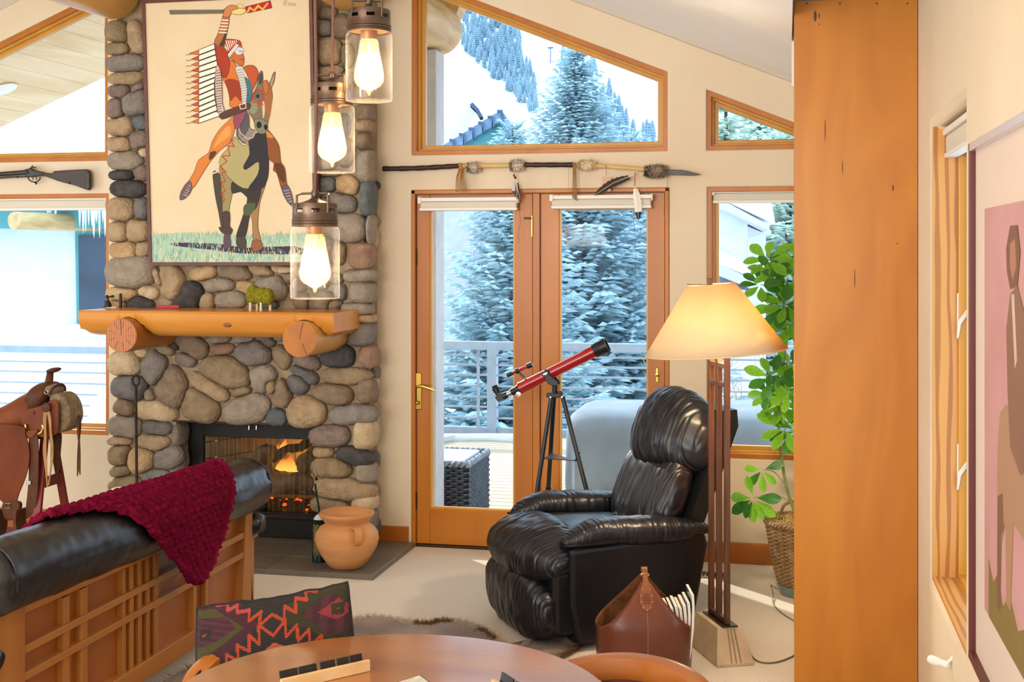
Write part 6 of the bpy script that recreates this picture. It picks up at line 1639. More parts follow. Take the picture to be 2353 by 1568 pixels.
# stirrup
bulge([(20, 1195), (152, 1195), (142, 1300), (120, 1336), (30, 1330)], -0.05, -0.02, M_sadd, 'hobble_strap', sd, 0.006)
obj('buckle', MB().tube([zp(u, v, -0.053) for u, v in ((44, 1204), (86, 1204), (86, 1240), (44, 1240))], 0.0025, 6, loop=True), M_steel, sd, smooth=SM)
stp = catmull([zp(u, v, -0.035) for u, v in ((-8, 1250), (8, 1320), (4, 1420), (-16, 1500), (60, 1522), (150, 1516), (212, 1490), (168, 1400), (160, 1300), (168, 1248))], 5)
rings = [[q + V((dx, dy, 0)) for dx, dy in ((-0.008, -0.045), (0.008, -0.045), (0.008, 0.045), (-0.008, 0.045))] for q in stp]
obj('stirrup', MB().loft(rings), M_sadd, sd, smooth=0.7)
# stand
M_redw = mat('red_stand', '#7c2a22', '#6a211b', rough=0.5, scale=8)
st = thing('saddle_stand', 'dark red wooden A-frame rack under the saddle', 'rack', (zp(300, 600, 0.19).x, YN + 0.19, 0))
xa_, xb_ = zp(398, 650, W2).x, zp(-230, 650, W2).x
za_ = zp(398, 600, W2).z
for xx, sgn in ((xa_, 1), (xb_, -1)):
    for s in (-1, 1):
        obj('leg', MB().beam((xx, YN + W2 + 0.03 * s, za_), (xx + 0.03 * sgn, YN + W2 + 0.21 * s, 0.0), 0.040, 0.022, up=(0, 1, 0)), M_redw, st, bevel=0.003)
    for z in (0.52, 0.28):
        k = 0.03 + 0.18 * (1 - z / za_)
        obj('rung', MB().beam((xx + 0.02 * sgn, YN + W2 - k, z), (xx + 0.02 * sgn, YN + W2 + k, z), 0.018, 0.055), M_redw, st, bevel=0.003)
obj('ridge_board', MB().beam((xa_, YN + W2, za_ - 0.02), (xb_, YN + W2, za_ - 0.02), 0.07, 0.05), M_redw, st, bevel=0.004)
for s in (-1, 1): obj('stretcher', MB().beam((xa_, YN + W2 + 0.16 * s, 0.20), (xb_, YN + W2 + 0.16 * s, 0.20), 0.02, 0.05), M_redw, st, bevel=0.003)
# ================================================================== telescope, recliner, lamp, bag, plant
# ---- telescope on a tripod
YT = 6.62
def tp(x, y, dy=0.0): return PY(x, y, YT + dy)
M_blk = mat('satin_black', '#17181a', rough=0.38)
M_tube = mat('telescope_red', '#a81418', '#9a1014', rough=0.22, scale=5, coat=0.6)
ts_ = thing('telescope', 'red refractor telescope on a black tripod by the glazed door', 'telescope', (tp(1270, 1000).x, YT, 0))
A, B = tp(1197, 891), tp(1371, 805)
obj('optical_tube', MB().tube([A, B], 0.0315, 28), M_tube, ts_, smooth=SM)
d = (B - A).normalized(); up_ = V((-d.z, 0, d.x))
C0, C1 = B - d * 0.004, tp(1394, 794)
obj('dew_shield', MB().lathe([(0.030, -0.012), (0.037, -0.01), (0.037, 0.0), (0.039, 0.004), (0.039, (C1 - C0).length - 0.01), (0.043, (C1 - C0).length - 0.008), (0.043, (C1 - C0).length + 0.004), (0.037, (C1 - C0).length + 0.004), (0.035, 0.02), (0.0, 0.02)], 28, C0, d), M_blk, ts_, smooth=SM)
obj('end_collar', MB().lathe([(0.031, -0.006), (0.033, -0.006), (0.033, 0.006), (0.0, 0.006)], 24, A, -d), M_tube, ts_, smooth=SM)
fz = obj('focuser', MB().lathe([(0.024, 0), (0.024, 0.02), (0.020, 0.022), (0.020, 0.058), (0.0, 0.058)], 20, A, -d), M_blk, ts_, smooth=SM)
obj('drawtube', MB().lathe([(0.0145, 0.05), (0.0145, 0.085), (0.0, 0.085)], 18, A, -d), M_steel, fz, smooth=SM)
kn = A - d * 0.025 - up_ * 0.026
obj('focus_knob', MB().lathe([(0.014, 0), (0.014, 0.008), (0.0, 0.009)], 16, kn + V((0, -0.012, 0)), (0, -1, 0)).tube([kn + V((0, -0.015, 0)), kn + V((0, 0.015, 0))], 0.006, 8), M_steel, fz, smooth=SM)
E = A - d * 0.085
dg = obj('diagonal', MB().tube([E, E - d * 0.026], [0.018, 0.020], 14).prism([E - d * 0.02 - up_ * 0.02 + V((0, -0.017, 0)), E - d * 0.06 - up_ * 0.012 + V((0, -0.017, 0)), E - d * 0.064 + up_ * 0.012 + V((0, -0.017, 0)), E - d * 0.04 + up_ * 0.03 + V((0, -0.017, 0)), E - d * 0.018 + up_ * 0.014 + V((0, -0.017, 0))], (0, 0.034, 0)), M_blk, ts_, smooth=0.5)
e2 = E - d * 0.045 + up_ * 0.015; ed = (tp(1139, 880) - tp(1147, 898)).normalized()
obj('eyepiece', MB().lathe([(0.0135, 0), (0.0135, 0.02), (0.018, 0.022), (0.019, 0.045), (0.014, 0.047), (0.016, 0.058), (0.0, 0.058)], 18, e2, ed), M_blk, dg, smooth=SM)
# finder
f0_, f1_ = tp(1176, 858), tp(1212, 842)
fd2 = (f1_ - f0_).normalized()
fi = obj('finder_scope', MB().lathe([(0.0, -0.02), (0.011, -0.02), (0.011, -0.008), (0.008, -0.006), (0.0095, 0.0), (0.0095, (f1_ - f0_).length), (0.0, (f1_ - f0_).length)], 16, f0_, fd2), M_tube, ts_, smooth=SM)
obj('finder_eyecup', MB().lathe([(0.0, -0.028), (0.0125, -0.028), (0.0115, 0.004), (0.0, 0.004)], 16, f0_, fd2), M_blk, fi, smooth=SM)
obj('finder_objective', MB().lathe([(0.0, -0.002), (0.0145, -0.002), (0.0155, 0.028), (0.0, 0.028)], 16, f1_, fd2), M_blk, fi, smooth=SM)
fm = f0_.lerp(f1_, 0.35)
obj('finder_bracket', MB().lathe([(0.011, -0.008), (0.0155, -0.008), (0.0155, 0.008), (0.011, 0.008)], 16, fm, fd2).beam(fm, tp(1205, 868), 0.012, 0.008, up=(0, 1, 0)), M_blk, fi, smooth=0.6)
# mount: yoke, hub, three legs, tray
pv = tp(1254, 859, -0.036)
obj('pivot', MB().lathe([(0.0, -0.03), (0.022, -0.03), (0.022, 0.0), (0.018, 0.008), (0.0, 0.008)], 20, pv, (0, -1, 0)), M_blk, ts_, smooth=SM)
obj('wing_nut', MB().beam(pv + V((-0.012, -0.012, -0.004)), pv + V((0.012, -0.012, 0.006)), 0.006, 0.010, up=(0, 1, 0)).lathe([(0.007, 0), (0.006, 0.012), (0, 0.012)], 10, pv, (0, -1, 0)), M_steel, ts_)
yk = [tp(x, y, -0.042) for x, y in ((1250, 866), (1262, 860), (1281, 880), (1281, 887), (1268, 887), (1258, 882))]
obj('yoke', MB().prism(yk, (0, 0.012, 0)).prism([q + V((0, 0.072, 0)) for q in yk], (0, 0.012, 0)), M_blk, ts_, bevel=0.003)
hb_ = tp(1275, 903)
obj('hub', MB().tube([tp(1275, 884), tp(1275, 906)], [0.016, 0.015], 14).box(hb_ - V((0, 0, 0.012)), (0.085, 0.05, 0.024)).box(hb_ + V((0.03, 0, 0.0)), (0.03, 0.04, 0.02)), M_blk, ts_, bevel=0.004)
LG = [((1267, 912, -0.01), (1237, 1110, -0.06)), ((1293, 912, -0.01), (1341, 1100, -0.10)), ((1273, 912, 0.02), (1262, 1090, 0.22))]
feet = []
for i, ((xa, ya, da), (xb, yb, db)) in enumerate(LG):
    a, b = tp(xa, ya, da), tp(xb, yb, db); k = (a.z - 0.0) / (a.z - b.z); f = a + (b - a) * k
    lg_ = obj('leg', MB().tube([a, a.lerp(f, 0.62)], 0.0125, 12).tube([a.lerp(f, 0.55), f], 0.0095, 12), M_blk, ts_, smooth=SM)
    obj('rubber_foot', MB().lathe([(0.0, 0), (0.013, 0), (0.011, 0.03), (0.0, 0.03)], 12, f), M_black, lg_, smooth=SM)
    obj('leg_clamp', MB().lathe([(0.0125, -0.014), (0.0165, -0.014), (0.0165, 0.014), (0.0125, 0.014)], 12, a.lerp(f, 0.58), (f - a).normalized()), M_blk, lg_, smooth=SM)
    obj('leg_bolt', MB().tube([a + V((0, -0.028, 0)), a + V((0, 0.02, 0))], 0.005, 8), M_steel, lg_, smooth=SM)
    feet.append((a, f))
tr_ = [a.lerp(f, (a.z - tp(1290, 1054).z) / (a.z - f.z)) for a, f in feet]
ctr = sum(tr_, V()) / 3
obj('accessory_tray', MB().prism([ctr + (q - ctr) * 0.86 for q in tr_], (0, 0, 0.004)), M_blk, ts_)
for q in tr_: obj('tray_bracket', MB().beam(ctr + (q - ctr) * 0.84, q + V((0, 0, 0.05)), 0.012, 0.004), M_blk, ts_)

# ---- black leather recliner
M_lea = mat('recliner_leather', '#0a0c11', '#10131b', rough=0.36, scale=5, detail=4, bump=0.18, bscale=22, bdist=0.008, spec=0.6)
M_vin = mat('recliner_vinyl', '#0c0d10', '#111216', rough=0.42, scale=8, bump=0.08, bscale=90, bdist=0.002, spec=0.4)
rc_ = thing('leather_recliner', 'plump black leather recliner armchair facing the fireplace', 'armchair', (-0.842, 5.800, 0), math.radians(212.3))
rc_.scale = (0.94, 0.93, 0.985)
def cush(c, r, p=2.6, rot=0.0, nu=56, nv=36, wr=0.010, wf=(3, 3, 3), seed=0.0, fn=None, pleat=0.0, pdir=1):
    M3 = Matrix.Rotation(rot, 3, 'Y'); c = V(c)
    if pdir == 1:
        mb = MB().ell((0, 0, 0), (r[0], r[2], r[1]), nv + 12, nu, p=p); mb.warp(lambda q: V((q.x, q.z, -q.y)))
    else:
        mb = MB().ell((0, 0, 0), (r[2], r[1], r[0]), nv + 12, nu, p=p); mb.warp(lambda q: V((q.z, q.y, -q.x)))
    def w(q):
        n = V((q.x / r[0] ** 2, q.y / r[1] ** 2, q.z / r[2] ** 2)); n = n.normalized() if n.length > 1e-6 else V((0, 0, 1))
        k = noise.noise(V((q.x * wf[0] * 6 + seed, q.y * wf[1] * 6, q.z * wf[2] * 6))) * wr
        if pleat:
            s = q.y if pdir == 1 else q.x
            k -= pleat * 1.15 * max(0.0, 0.42 - abs(noise.noise(V((s * 44 + seed, q.z * 4.0, q.x * 4.0 if pdir == 1 else q.y * 4.0)))) * 2.0)
        q = q + n * k
        if fn: q = fn(q)
        return c + M3 @ q
    return mb.warp(w)
# base and side panels
obj('base', MB().bx(-0.30, 0.28, -0.33, 0.33, 0.02, 0.34), M_vin, rc_, local=True, bevel=0.01)
for s in (-1, 1):
    P = [(0.29, 0.03), (0.325, 0.20), (0.325, 0.455), (-0.37, 0.480), (-0.385, 0.42), (-0.30, 0.03)]
    ya, yb = (0.29, 0.405) if s > 0 else (-0.405, -0.29)
    pn_ = obj('side_panel', MB().prism([(x, ya, z) for x, z in P], (0, yb - ya, 0)), M_vin, rc_, local=True, bevel=0.025, seg=3)
    def armfn(q, s=s):
        f = smoothstep(0.15, 0.40, q.x); g = smoothstep(-0.1, -0.42, q.x)
        return V((q.x, q.y * (1 - 0.18 * g), q.z * (1 - 0.25 * g) - 0.045 * f * f + 0.012 * math.sin(q.x * 5)))
    obj('arm_pad', cush((-0.035, 0.345 * s, 0.500), (0.385, 0.098, 0.062), 2.5, 0.0, 200, 36, 0.004, seed=s * 7, fn=armfn, pleat=0.008, pdir=0), M_lea, rc_, local=True, smooth=3.2)
    obj('arm_welt', MB().tube([(lerp(0.345, -0.40, q / 20), (0.412 if s > 0 else -0.412) - s * 0.02 * abs(q / 10 - 1) ** 6, 0.466 + 0.010 * q / 20) for q in range(21)], 0.006, 6), M_vin, pn_, local=True, smooth=3.2)
# seat, front cushion, footrest
obj('seat_cushion', cush((0.02, 0, 0.405), (0.36, 0.29, 0.085), 4.0, -0.06, 60, 30, 0.006, seed=2), M_lea, rc_, local=True, smooth=3.2)
def tfn(q): 
    e = abs(q.y) / 0.385
    return V((q.x * (1 - 0.10 * e ** 4), q.y, q.z - 0.02 * e ** 2))
obj('front_cushion', cush((0.355, 0, 0.395), (0.185, 0.390, 0.122), 2.35, 0.25, 170, 60, 0.006, seed=3, fn=tfn, pleat=0.012), M_lea, rc_, local=True, smooth=3.2)
obj('footrest', cush((0.425, 0.01, 0.180), (0.105, 0.385, 0.168), 2.5, 0.10, 170, 60, 0.006, seed=4, fn=tfn, pleat=0.012), M_lea, rc_, local=True, smooth=3.2)
obj('footrest_side', MB().bx(0.26, 0.40, -0.375, 0.375, 0.06, 0.36), M_vin, rc_, local=True, bevel=0.03, seg=3)
# back
def bfn(q): return V((q.x - 0.25 * q.y * q.y * 2.0 * 0.0, q.y, q.z))
obj('back_shell', MB().loft([[V((x0_, y * w_, z)) for x0_, y in ((xf, -1), (xf - 0.10, -0.93), (xf - 0.13, 0), (xf - 0.10, 0.93), (xf, 1), (xf + 0.03, 0))] for z, xf, w_ in ((0.30, -0.24, 0.30), (0.50, -0.32, 0.315), (0.75, -0.43, 0.315), (0.93, -0.515, 0.30), (1.00, -0.54, 0.24))]), M_vin, rc_, local=True, smooth=0.8)
obj('lumbar_cushion', cush((-0.275, 0, 0.610), (0.105, 0.300, 0.235), 2.7, -0.42, 170, 50, 0.006, seed=5, pleat=0.010), M_lea, rc_, local=True, smooth=3.2)
def hfn(q):
    e = abs(q.y) / 0.315
    return V((q.x - 0.075 * e ** 2.5, q.y, q.z * (1 - 0.10 * e ** 3) - 0.02 * e ** 2))
hd_ = obj('headrest_cushion', cush((-0.385, 0, 0.885), (0.155, 0.320, 0.215), 2.35, -0.42, 190, 70, 0.006, seed=6, fn=hfn, pleat=0.013), M_lea, rc_, local=True, smooth=3.2)

# ---- floor lamp
M_pole = mat('lamp_bronze_wood', '#6b4a37', '#553827', rough=0.4, scale=12, stretch=(3, 3, 0.4), metal=0.2)
M_trav = mat('travertine', '#c9b496', '#b39a7a', rough=0.55, scale=9, detail=7, ramp=(0.3, 0.7), bump=0.2, bscale=40, bdist=0.004)
Lu, Su = V((0.418, -0.908, 0)).normalized(), V((0.908, 0.418, 0)).normalized()
lc = V((-0.283, 5.474, 0))
lp = thing('floor_lamp', 'tall floor lamp with a cream cone shade on a stepped stone base', 'lamp', tuple(lc))
def lb_(l, s, z): return lc + Lu * l + Su * s + V((0, 0, z))
zb_ = 0.145
base_ = [[lb_(-0.205, -0.082, 0.0), lb_(0.19, -0.082, 0.0), lb_(0.19, 0.082, 0.0), lb_(-0.205, 0.082, 0.0)], [lb_(-0.205, -0.082, 0.012), lb_(0.19, -0.082, 0.012), lb_(0.19, 0.082, 0.012), lb_(-0.205, 0.082, 0.012)], [lb_(-0.115, -0.055, zb_), lb_(0.125, -0.055, zb_), lb_(0.125, 0.055, zb_), lb_(-0.115, 0.055, zb_)]]
bs_ = obj('base', MB().loft(base_), M_trav, lp, bevel=0.003)
for q in (0.018, 0.032, 0.046):
    a, b = lb_(0.130, q - 0.03, zb_ - 0.004), lb_(0.189, (q - 0.03) * 1.45, 0.014)
    obj('groove', MB().beam(a + Lu * 0.001, b + Lu * 0.001, 0.004, 0.004), mat('travertine_shadow', '#8d7759', rough=0.7), bs_)
obj('foot_plate', MB().prism([lb_(-0.10, -0.035, zb_), lb_(0.13, -0.035, zb_), lb_(0.13, 0.035, zb_), lb_(-0.10, 0.035, zb_)], (0, 0, 0.006)), M_bronze, lp, bevel=0.001)
ztop_ = PT(1640, 700, 5.36).z
offs = (-0.085, 0.005, 0.095)
for l in offs: obj('bar', MB().beam(lb_(l, 0, zb_ + 0.006), lb_(l, 0, 1.34), 0.022, 0.022, up=tuple(Lu)), M_pole, lp, bevel=0.002)
for z in (zb_ + 0.018, 1.155, 1.235): obj('cross_bar', MB().beam(lb_(offs[0], 0, z), lb_(offs[2], 0, z), 0.021, 0.020), M_pole, lp, bevel=0.002)
sc0 = PT(1645, 808, 5.33); tilt = Matrix.Rotation(math.radians(-4.2), 3, V((-ST, CT, 0)))
ax = tilt @ V((0, 0, 1))
def shade_mat():
    m = bpy.data.materials.new('linen_shade'); m.use_nodes = True
    nt = m.node_tree; N = nt.nodes; L = nt.links; b = N['Principled BSDF']
    b.inputs['Base Color'].default_value = (*C('#ecdcbc'), 1); b.inputs['Roughness'].default_value = 0.9
    tr = N.new('ShaderNodeBsdfTranslucent'); tr.inputs[0].default_value = (*C('#f7df9f'), 1)
    mx = N.new('ShaderNodeMixShader'); mx.inputs[0].default_value = 0.45
    L.new(b.outputs[0], mx.inputs[1]); L.new(tr.outputs[0], mx.inputs[2]); L.new(mx.outputs[0], N['Material Output'].inputs['Surface'])
    return m
M_shd = shade_mat()
hS = 0.283
sh_ = obj('shade', MB().lathe([(0.297, 0.0), (0.102, hS)], 56, sc0, ax), M_shd, lp, smooth=3.2, solid=0.002)
obj('shade_rim', MB().tube([sc0 + tilt @ V((0.297 * math.cos(a), 0.297 * math.sin(a), 0)) for a in [2 * PI * q / 56 for q in range(56)]], 0.004, 6, loop=True), M_shd, sh_, smooth=3.2)
obj('shade_rim', MB().tube([sc0 + tilt @ V((0.102 * math.cos(a), 0.102 * math.sin(a), hS)) for a in [2 * PI * q / 40 for q in range(40)]], 0.003, 6, loop=True), M_shd, sh_, smooth=3.2)
tpc = sc0 + ax * hS
obj('harp', MB().beam(lb_(offs[1], 0, 1.33), tpc + ax * 0.004, 0.012, 0.012, up=(1, 0, 0)).beam(tpc - V((0.1, 0, -0.0)), tpc + V((0.1, 0, 0)), 0.004, 0.004).beam(tpc - V((0, 0.1, 0)), tpc + V((0, 0.1, 0)), 0.004, 0.004), M_bronze, lp)
obj('finial', MB().box(tpc + ax * 0.014 + V((-0.006, 0, 0)), (0.018, 0.018, 0.026)), M_bronze, lp, bevel=0.002)
bp_ = sc0 + ax * 0.17
obj('bulb', MB().ell(bp_ + Su * 0.05, (0.03, 0.03, 0.04), 16, 10), mat('lamp_bulb', '#fff0d0', emis='#ffd9a0', es=18.0), lp, smooth=3.2)
_ll = bpy.data.lights.new('lamp_light', 'POINT'); _ll.energy = 42; _ll.color = (1.0, 0.80, 0.52); _ll.shadow_soft_size = 0.045
_lo = bpy.data.objects.new('lamp_light', _ll); COL.objects.link(_lo); _lo.location = bp_ + Su * 0.05 + V((0, 0, -0.06))
# lamp cord over the carpet
M_cord = mat('cord_olive', '#6e6a58', rough=0.6)
P = [PZ(x, y, 0.004) for x, y in ((1706, 1474), (1716, 1482), (1722, 1500), (1738, 1518), (1760, 1524), (1790, 1521), (1823, 1508), (1850, 1490))]
obj('cord', MB().tube(catmull(P, 6), 0.0035, 6), M_cord, lp, smooth=SM)

# ---- leather magazine bag
M_bag = mat('bag_leather', '#6b3420', '#4e2416', rough=0.35, scale=4, detail=5, ramp=(0.3, 0.72), bump=0.1, bscale=50, bdist=0.003, coat=0.15)
M_suede = mat('bag_suede', '#7c4a22', '#5f3616', rough=0.95, scale=26, bump=0.3, bscale=60)
bc = V((PT(1480, 1500, 5.11).x, PT(1480, 1500, 5.11).y, 0))
bR = V((CT, ST, 0)); bF = V((-ST, CT, 0))      # the bag's broad face looks at the room
mg = thing('magazine_bag', 'brown leather magazine bag with a stitched handle tab beside the recliner', 'bag', tuple(bc))
hwB, hdB = 0.187, 0.140
def rim_z(u):   # u -1..1 across
    return 0.215 + 0.200 * (max(0.0, 1 - abs(u)) ** 1.6 * 0.85 + 0.15 * max(0.0, 1 - u * u))
def bag_wall(side, inner, zf):
    vs = []; n = 44; rows = 14
    for i in range(n + 1):
        u = lerp(-1, 1, i / n)
        xx = hwB * u; dd = side * hdB * (1 - abs(u) ** 4) ** 0.5
        zt_b = rim_z(u)
        for j in range(rows + 1):
            f = j / rows; z = zt_b * f
            fl_ = 1 + 0.06 * f - 0.02
            lean = side * (-0.115) * max(0, (z - 0.22) / 0.2) ** 1.3
            dshift = -0.004 if inner else 0.0
            vs.append(bc + bR * (xx * fl_) + bF * ((dd + lean) * fl_ - side * dshift * -1) + V((0, 0, z + 0.002)))
    w = rows + 1
    return MB().add(vs, [(i * w + j, (i + 1) * w + j, (i + 1) * w + j + 1, i * w + j + 1) for i in range(n) for j in range(rows)])
for sd_ in (-1, 1):
    o = obj('panel', bag_wall(sd_, False, 1), [M_bag, M_suede], mg, smooth=3.2)
    m_ = o.modifiers.new('solid', 'SOLIDIFY'); m_.thickness = 0.005; m_.offset = 1.0 if sd_ > 0 else 1.0; m_.use_even_offset = False
    m_.material_offset = 1; m_.material_offset_rim = 0
obj('floor_panel', MB().prism([bc + bR * (hwB * math.cos(a)) + bF * (hdB * math.sin(a)) + V((0, 0, 0.001)) for a in [2 * PI * q / 28 for q in range(28)]], (0, 0, 0.006)), M_bag, mg)
# handle tab and stitching on the near panel
def bpt(u, z, out=0.008):
    dd = -hdB * (1 - abs(u) ** 4) ** 0.5; f = z / rim_z(u); fl_ = 0.98 + 0.06 * f; lean = 0.115 * max(0, (z - 0.22) / 0.2) ** 1.3
    return bc + bR * (hwB * u * fl_) + bF * ((dd + lean) * fl_ - out) + V((0, 0, z + 0.002))
tab = [(0.05, 0.425), (0.05, 0.40), (0.09, 0.375), (0.135, 0.350), (0.14, 0.325), (0.09, 0.302), (0.0, 0.292), (-0.09, 0.302), (-0.14, 0.325), (-0.135, 0.350), (-0.09, 0.375), (-0.05, 0.40), (-0.05, 0.425)]
tp_ = [bpt(u, min(z, rim_z(u) + 0.02), 0.009) for u, z in tab]
tb = obj('handle_tab', MB().prism(tp_, bF * 0.004), mat('tab_leather', '#8a4f2c', '#753f22', rough=0.45, scale=10), mg, bevel=0.0015)
st_ = MB(); ring_ = [bpt(u * 0.86, 0.336 + (z - 0.336) * 0.86, 0.0105) for u, z in tab[2:-2]]
for q in ring_: st_.ell(q, (0.0022, 0.0012, 0.0022), 6, 4)
for k in range(34): st_.ell(bpt(0.0, 0.285 - k * 0.0083, 0.0062), (0.001, 0.001, 0.0028), 5, 4)
o = obj('stitching', st_, mat('pale_thread', '#d8b98a', rough=0.8), mg); o['kind'] = 'stuff'
emb = MB()
for k, (z, w_) in enumerate(((0.352, 0.030), (0.342, 0.045), (0.333, 0.05), (0.322, 0.045))): emb.beam(bpt(-w_ * 1.6, z, 0.0098), bpt(w_ * 1.6, z, 0.0098), 0.0015, 0.0018)
obj('embossed_mark', emb, M_bag, tb)
tpk = bpt(0, 0.42, 0.0)
obj('handle_strap', MB().loft([[q + bR * 0.012, q - bR * 0.012, q - bR * 0.012 + V((0, 0, 0.004)), q + bR * 0.012 + V((0, 0, 0.004))] for q in catmull([tpk + V((0, 0, -0.01)), tpk + V((0, 0, 0.012)) + bF * 0.01, tpk + V((0, 0, 0.016)) + bF * 0.03, tpk + V((0, 0, -0.005)) + bF * 0.055], 4)]), mat('strap_leather', '#7a4526', rough=0.45), mg, smooth=0.7)
obj('strap_ring', MB().tube([tpk + bR * (0.016 * math.cos(a)) + V((0, 0, -0.004 + 0.006 * math.sin(a))) + bF * (-0.006) for a in [2 * PI * q / 14 for q in range(14)]], 0.003, 6, loop=True), M_brass, mg, smooth=SM)
# magazines, leaning in the bag
mr = random.Random(5)
mcol = ('#e9e4dc', '#d9d2c6', '#efeae2', '#c9b9a4', '#6b7a8c', '#e4ddd2', '#b07068', '#f0ece6', '#8b9aa4', '#4e5a60')
mnm = ('white', 'ivory', 'bright white', 'tan', 'navy', 'pale grey', 'dull red', 'snow white', 'steel blue', 'charcoal')
for k in range(10):
    u = 0.30 + k * 0.058; hgt = 0.262 + 0.005 * k + (0.03 if k == 9 else 0) + mr.uniform(-0.006, 0.006)
    a = bc + bR * (hwB * u * 0.96) + bF * (-0.085) + V((0, 0, 0.012)); wv = bF * 0.165
    ln = bR * (-0.020 + 0.006 * k); th = bR * 0.0101
    curve = [0, 0.010, 0.012, 0.006, -0.002]
    def col(off): return [a + off + ln * (z / hgt) + bR * curve[q] + V((0, 0, z)) for q, z in enumerate([hgt * s for s in (0, 0.3, 0.6, 0.85, 1.0)])]
    c0, c1, c2, c3 = col(V()), col(th), col(th + wv), col(wv)
    rings = [[c0[i], c1[i], c2[i], c3[i]] for i in range(5)]
    mz = thing('magazine', '%s magazine in the leather bag, number %s from its loose end' % (mnm[k], ('ten', 'nine', 'eight', 'seven', 'six', 'five', 'four', 'three', 'two', 'one')[k]), 'magazine', tuple(a), group='magazines in the leather bag')
    mz['label'] = '%s magazine standing among the others in the leather bag' % mnm[k]
    obj('page_block', MB().loft([[p.lerp((r[0] + r[1]) / 2, 0.0) for p in r] for r in rings]), mat('page_edges', '#ece6da', '#d6cfc2', rough=0.9, scale=200, stretch=(6, 6, 0.2)), mz, smooth=0.8)
    for r_a, r_b in ((0, 3), (1, 2)):
        s_ = -1 if r_a == 0 else 1
        obj('cover', MB().loft([[r[r_a], r[r_a] + bR * 0.0009 * s_, r[r_b] + bR * 0.0009 * s_, r[r_b]] for r in rings]), mat('cover_' + mcol[k].lstrip('#'), mcol[k], rough=0.25, coat=0.3), mz, smooth=0.8)

# ---- potted umbrella plant
pc_ = V((0.085, 6.50, 0))
M_wk = mat('willow', '#a98a5e', '#8a6c45', rough=0.7, scale=14)
bk = thing('wicker_planter', 'round brown wicker basket planter beside the cabinet', 'planter', tuple(pc_))
zb0, zb1, rb0, rb1 = 0.050, 0.365, 0.115, 0.185
def brad(z): 
    f = (z - zb0) / (zb1 - zb0); return rb0 + (rb1 - rb0) * f ** 0.7
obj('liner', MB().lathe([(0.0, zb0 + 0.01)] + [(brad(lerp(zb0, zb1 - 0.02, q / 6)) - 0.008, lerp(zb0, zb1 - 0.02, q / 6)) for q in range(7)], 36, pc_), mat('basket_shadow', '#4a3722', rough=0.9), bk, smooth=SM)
wv_ = MB(); NR = 32
for r in range(NR):
    z = lerp(zb0, zb1 - 0.02, r / (NR - 1)); R0 = brad(z)
    wv_.tube([pc_ + V((math.cos(a), math.sin(a), 0)) * (R0 + 0.0055 * (1 if (q + r) % 2 else -1)) + V((0, 0, z)) for q, a in [(q, 2 * PI * q / 44) for q in range(44)]], 0.0052, 5, loop=True)
obj('weave', wv_, M_wk, bk, smooth=SM)
sk_ = MB()
for q in range(22):
    a = 2 * PI * q / 22; sk_.tube([pc_ + V((math.cos(a), math.sin(a), 0)) * brad(z) + V((0, 0, z)) for z in [lerp(zb0, zb1, s / 5) for s in range(6)]], 0.005, 5)
obj('stakes', sk_, M_wk, bk, smooth=SM)
rm = MB()
for ph in (0, 2.1, 4.2):
    rm.tube([pc_ + V((math.cos(a), math.sin(a), 0)) * (rb1 + 0.010 * math.cos(a * 18 + ph)) + V((0, 0, zb1 + 0.010 * math.sin(a * 18 + ph))) for a in [2 * PI * q / 110 for q in range(110)]], 0.0075, 5, loop=True)
obj('braided_rim', rm, M_wk, bk, smooth=SM)
ha_ = pc_ + V((-0.06, 0.165, zb1))
obj('loop_handle', MB().tube(catmull([ha_ + V((-0.05, 0, 0)), ha_ + V((-0.035, 0.0, 0.045)), ha_ + V((0.02, 0, 0.065)), ha_ + V((0.07, 0, 0.045)), ha_ + V((0.085, 0, 0))], 5), 0.008, 8), M_wk, bk, smooth=SM)
tag(obj('plant_saucer', MB().lathe([(0.0, 0.0), (0.115, 0.0), (0.130, 0.05), (0.126, 0.052), (0.110, 0.012), (0, 0.012)], 32, pc_), mat('green_glass_tray', '#6f837c', rough=0.2, coat=0.5), smooth=SM, loc=tuple(pc_)), 'grey-green saucer under the wicker planter', 'saucer')
ms_ = MB(); rn = random.Random(12)
for k in range(420):
    a, r = rn.uniform(0, 2 * PI), (rb1 - 0.015) * math.sqrt(rn.random()); p = pc_ + V((r * math.cos(a), r * math.sin(a), zb1 - 0.012 + 0.02 * (1 - r / rb1)))
    dv = V((rn.uniform(-1, 1), rn.uniform(-1, 1), rn.uniform(-0.1, 0.5))) * 0.03
    ms_.tube([p, p + dv * 0.5 + V((0, 0, 0.012)), p + dv], 0.0022, 3)
ms_.lathe([(0, zb1 - 0.005), (rb1 * 0.6, zb1 - 0.012), (rb1 - 0.01, zb1 - 0.025)], 30, pc_)
o = obj('moss_topping', ms_, mat('spanish_moss', '#d8bd86', '#b99a62', rough=1.0, scale=40), bk); o['kind'] = 'stuff'
pl_ = thing('umbrella_plant', 'leafy green umbrella plant with arching stems in the wicker planter', 'plant', tuple(pc_ + V((0, 0, 0.39))))
M_leaf = mat('plant_leaf', '#4a8a30', '#387526', rough=0.35, scale=14, detail=3, transl=0.35, coat=0.2)
M_leafl = mat('plant_leaf_young', '#92cc3c', '#78b530', rough=0.4, scale=14, detail=3, transl=0.5)
M_stem = mat('plant_stem', '#8f9a5a', '#77834a', rough=0.6, scale=20)
YPL = 6.46
def q_(x, y, dy=0.0): return PY(x, y, YPL + dy)
main = catmull([pc_ + V((-0.03, -0.02, 0.38)), q_(1810, 1130), q_(1797, 1060), q_(1789, 980), q_(1796, 880, 0.03), q_(1805, 780, 0.03), q_(1800, 690, 0.0), q_(1790, 620, 0.0)], 6)
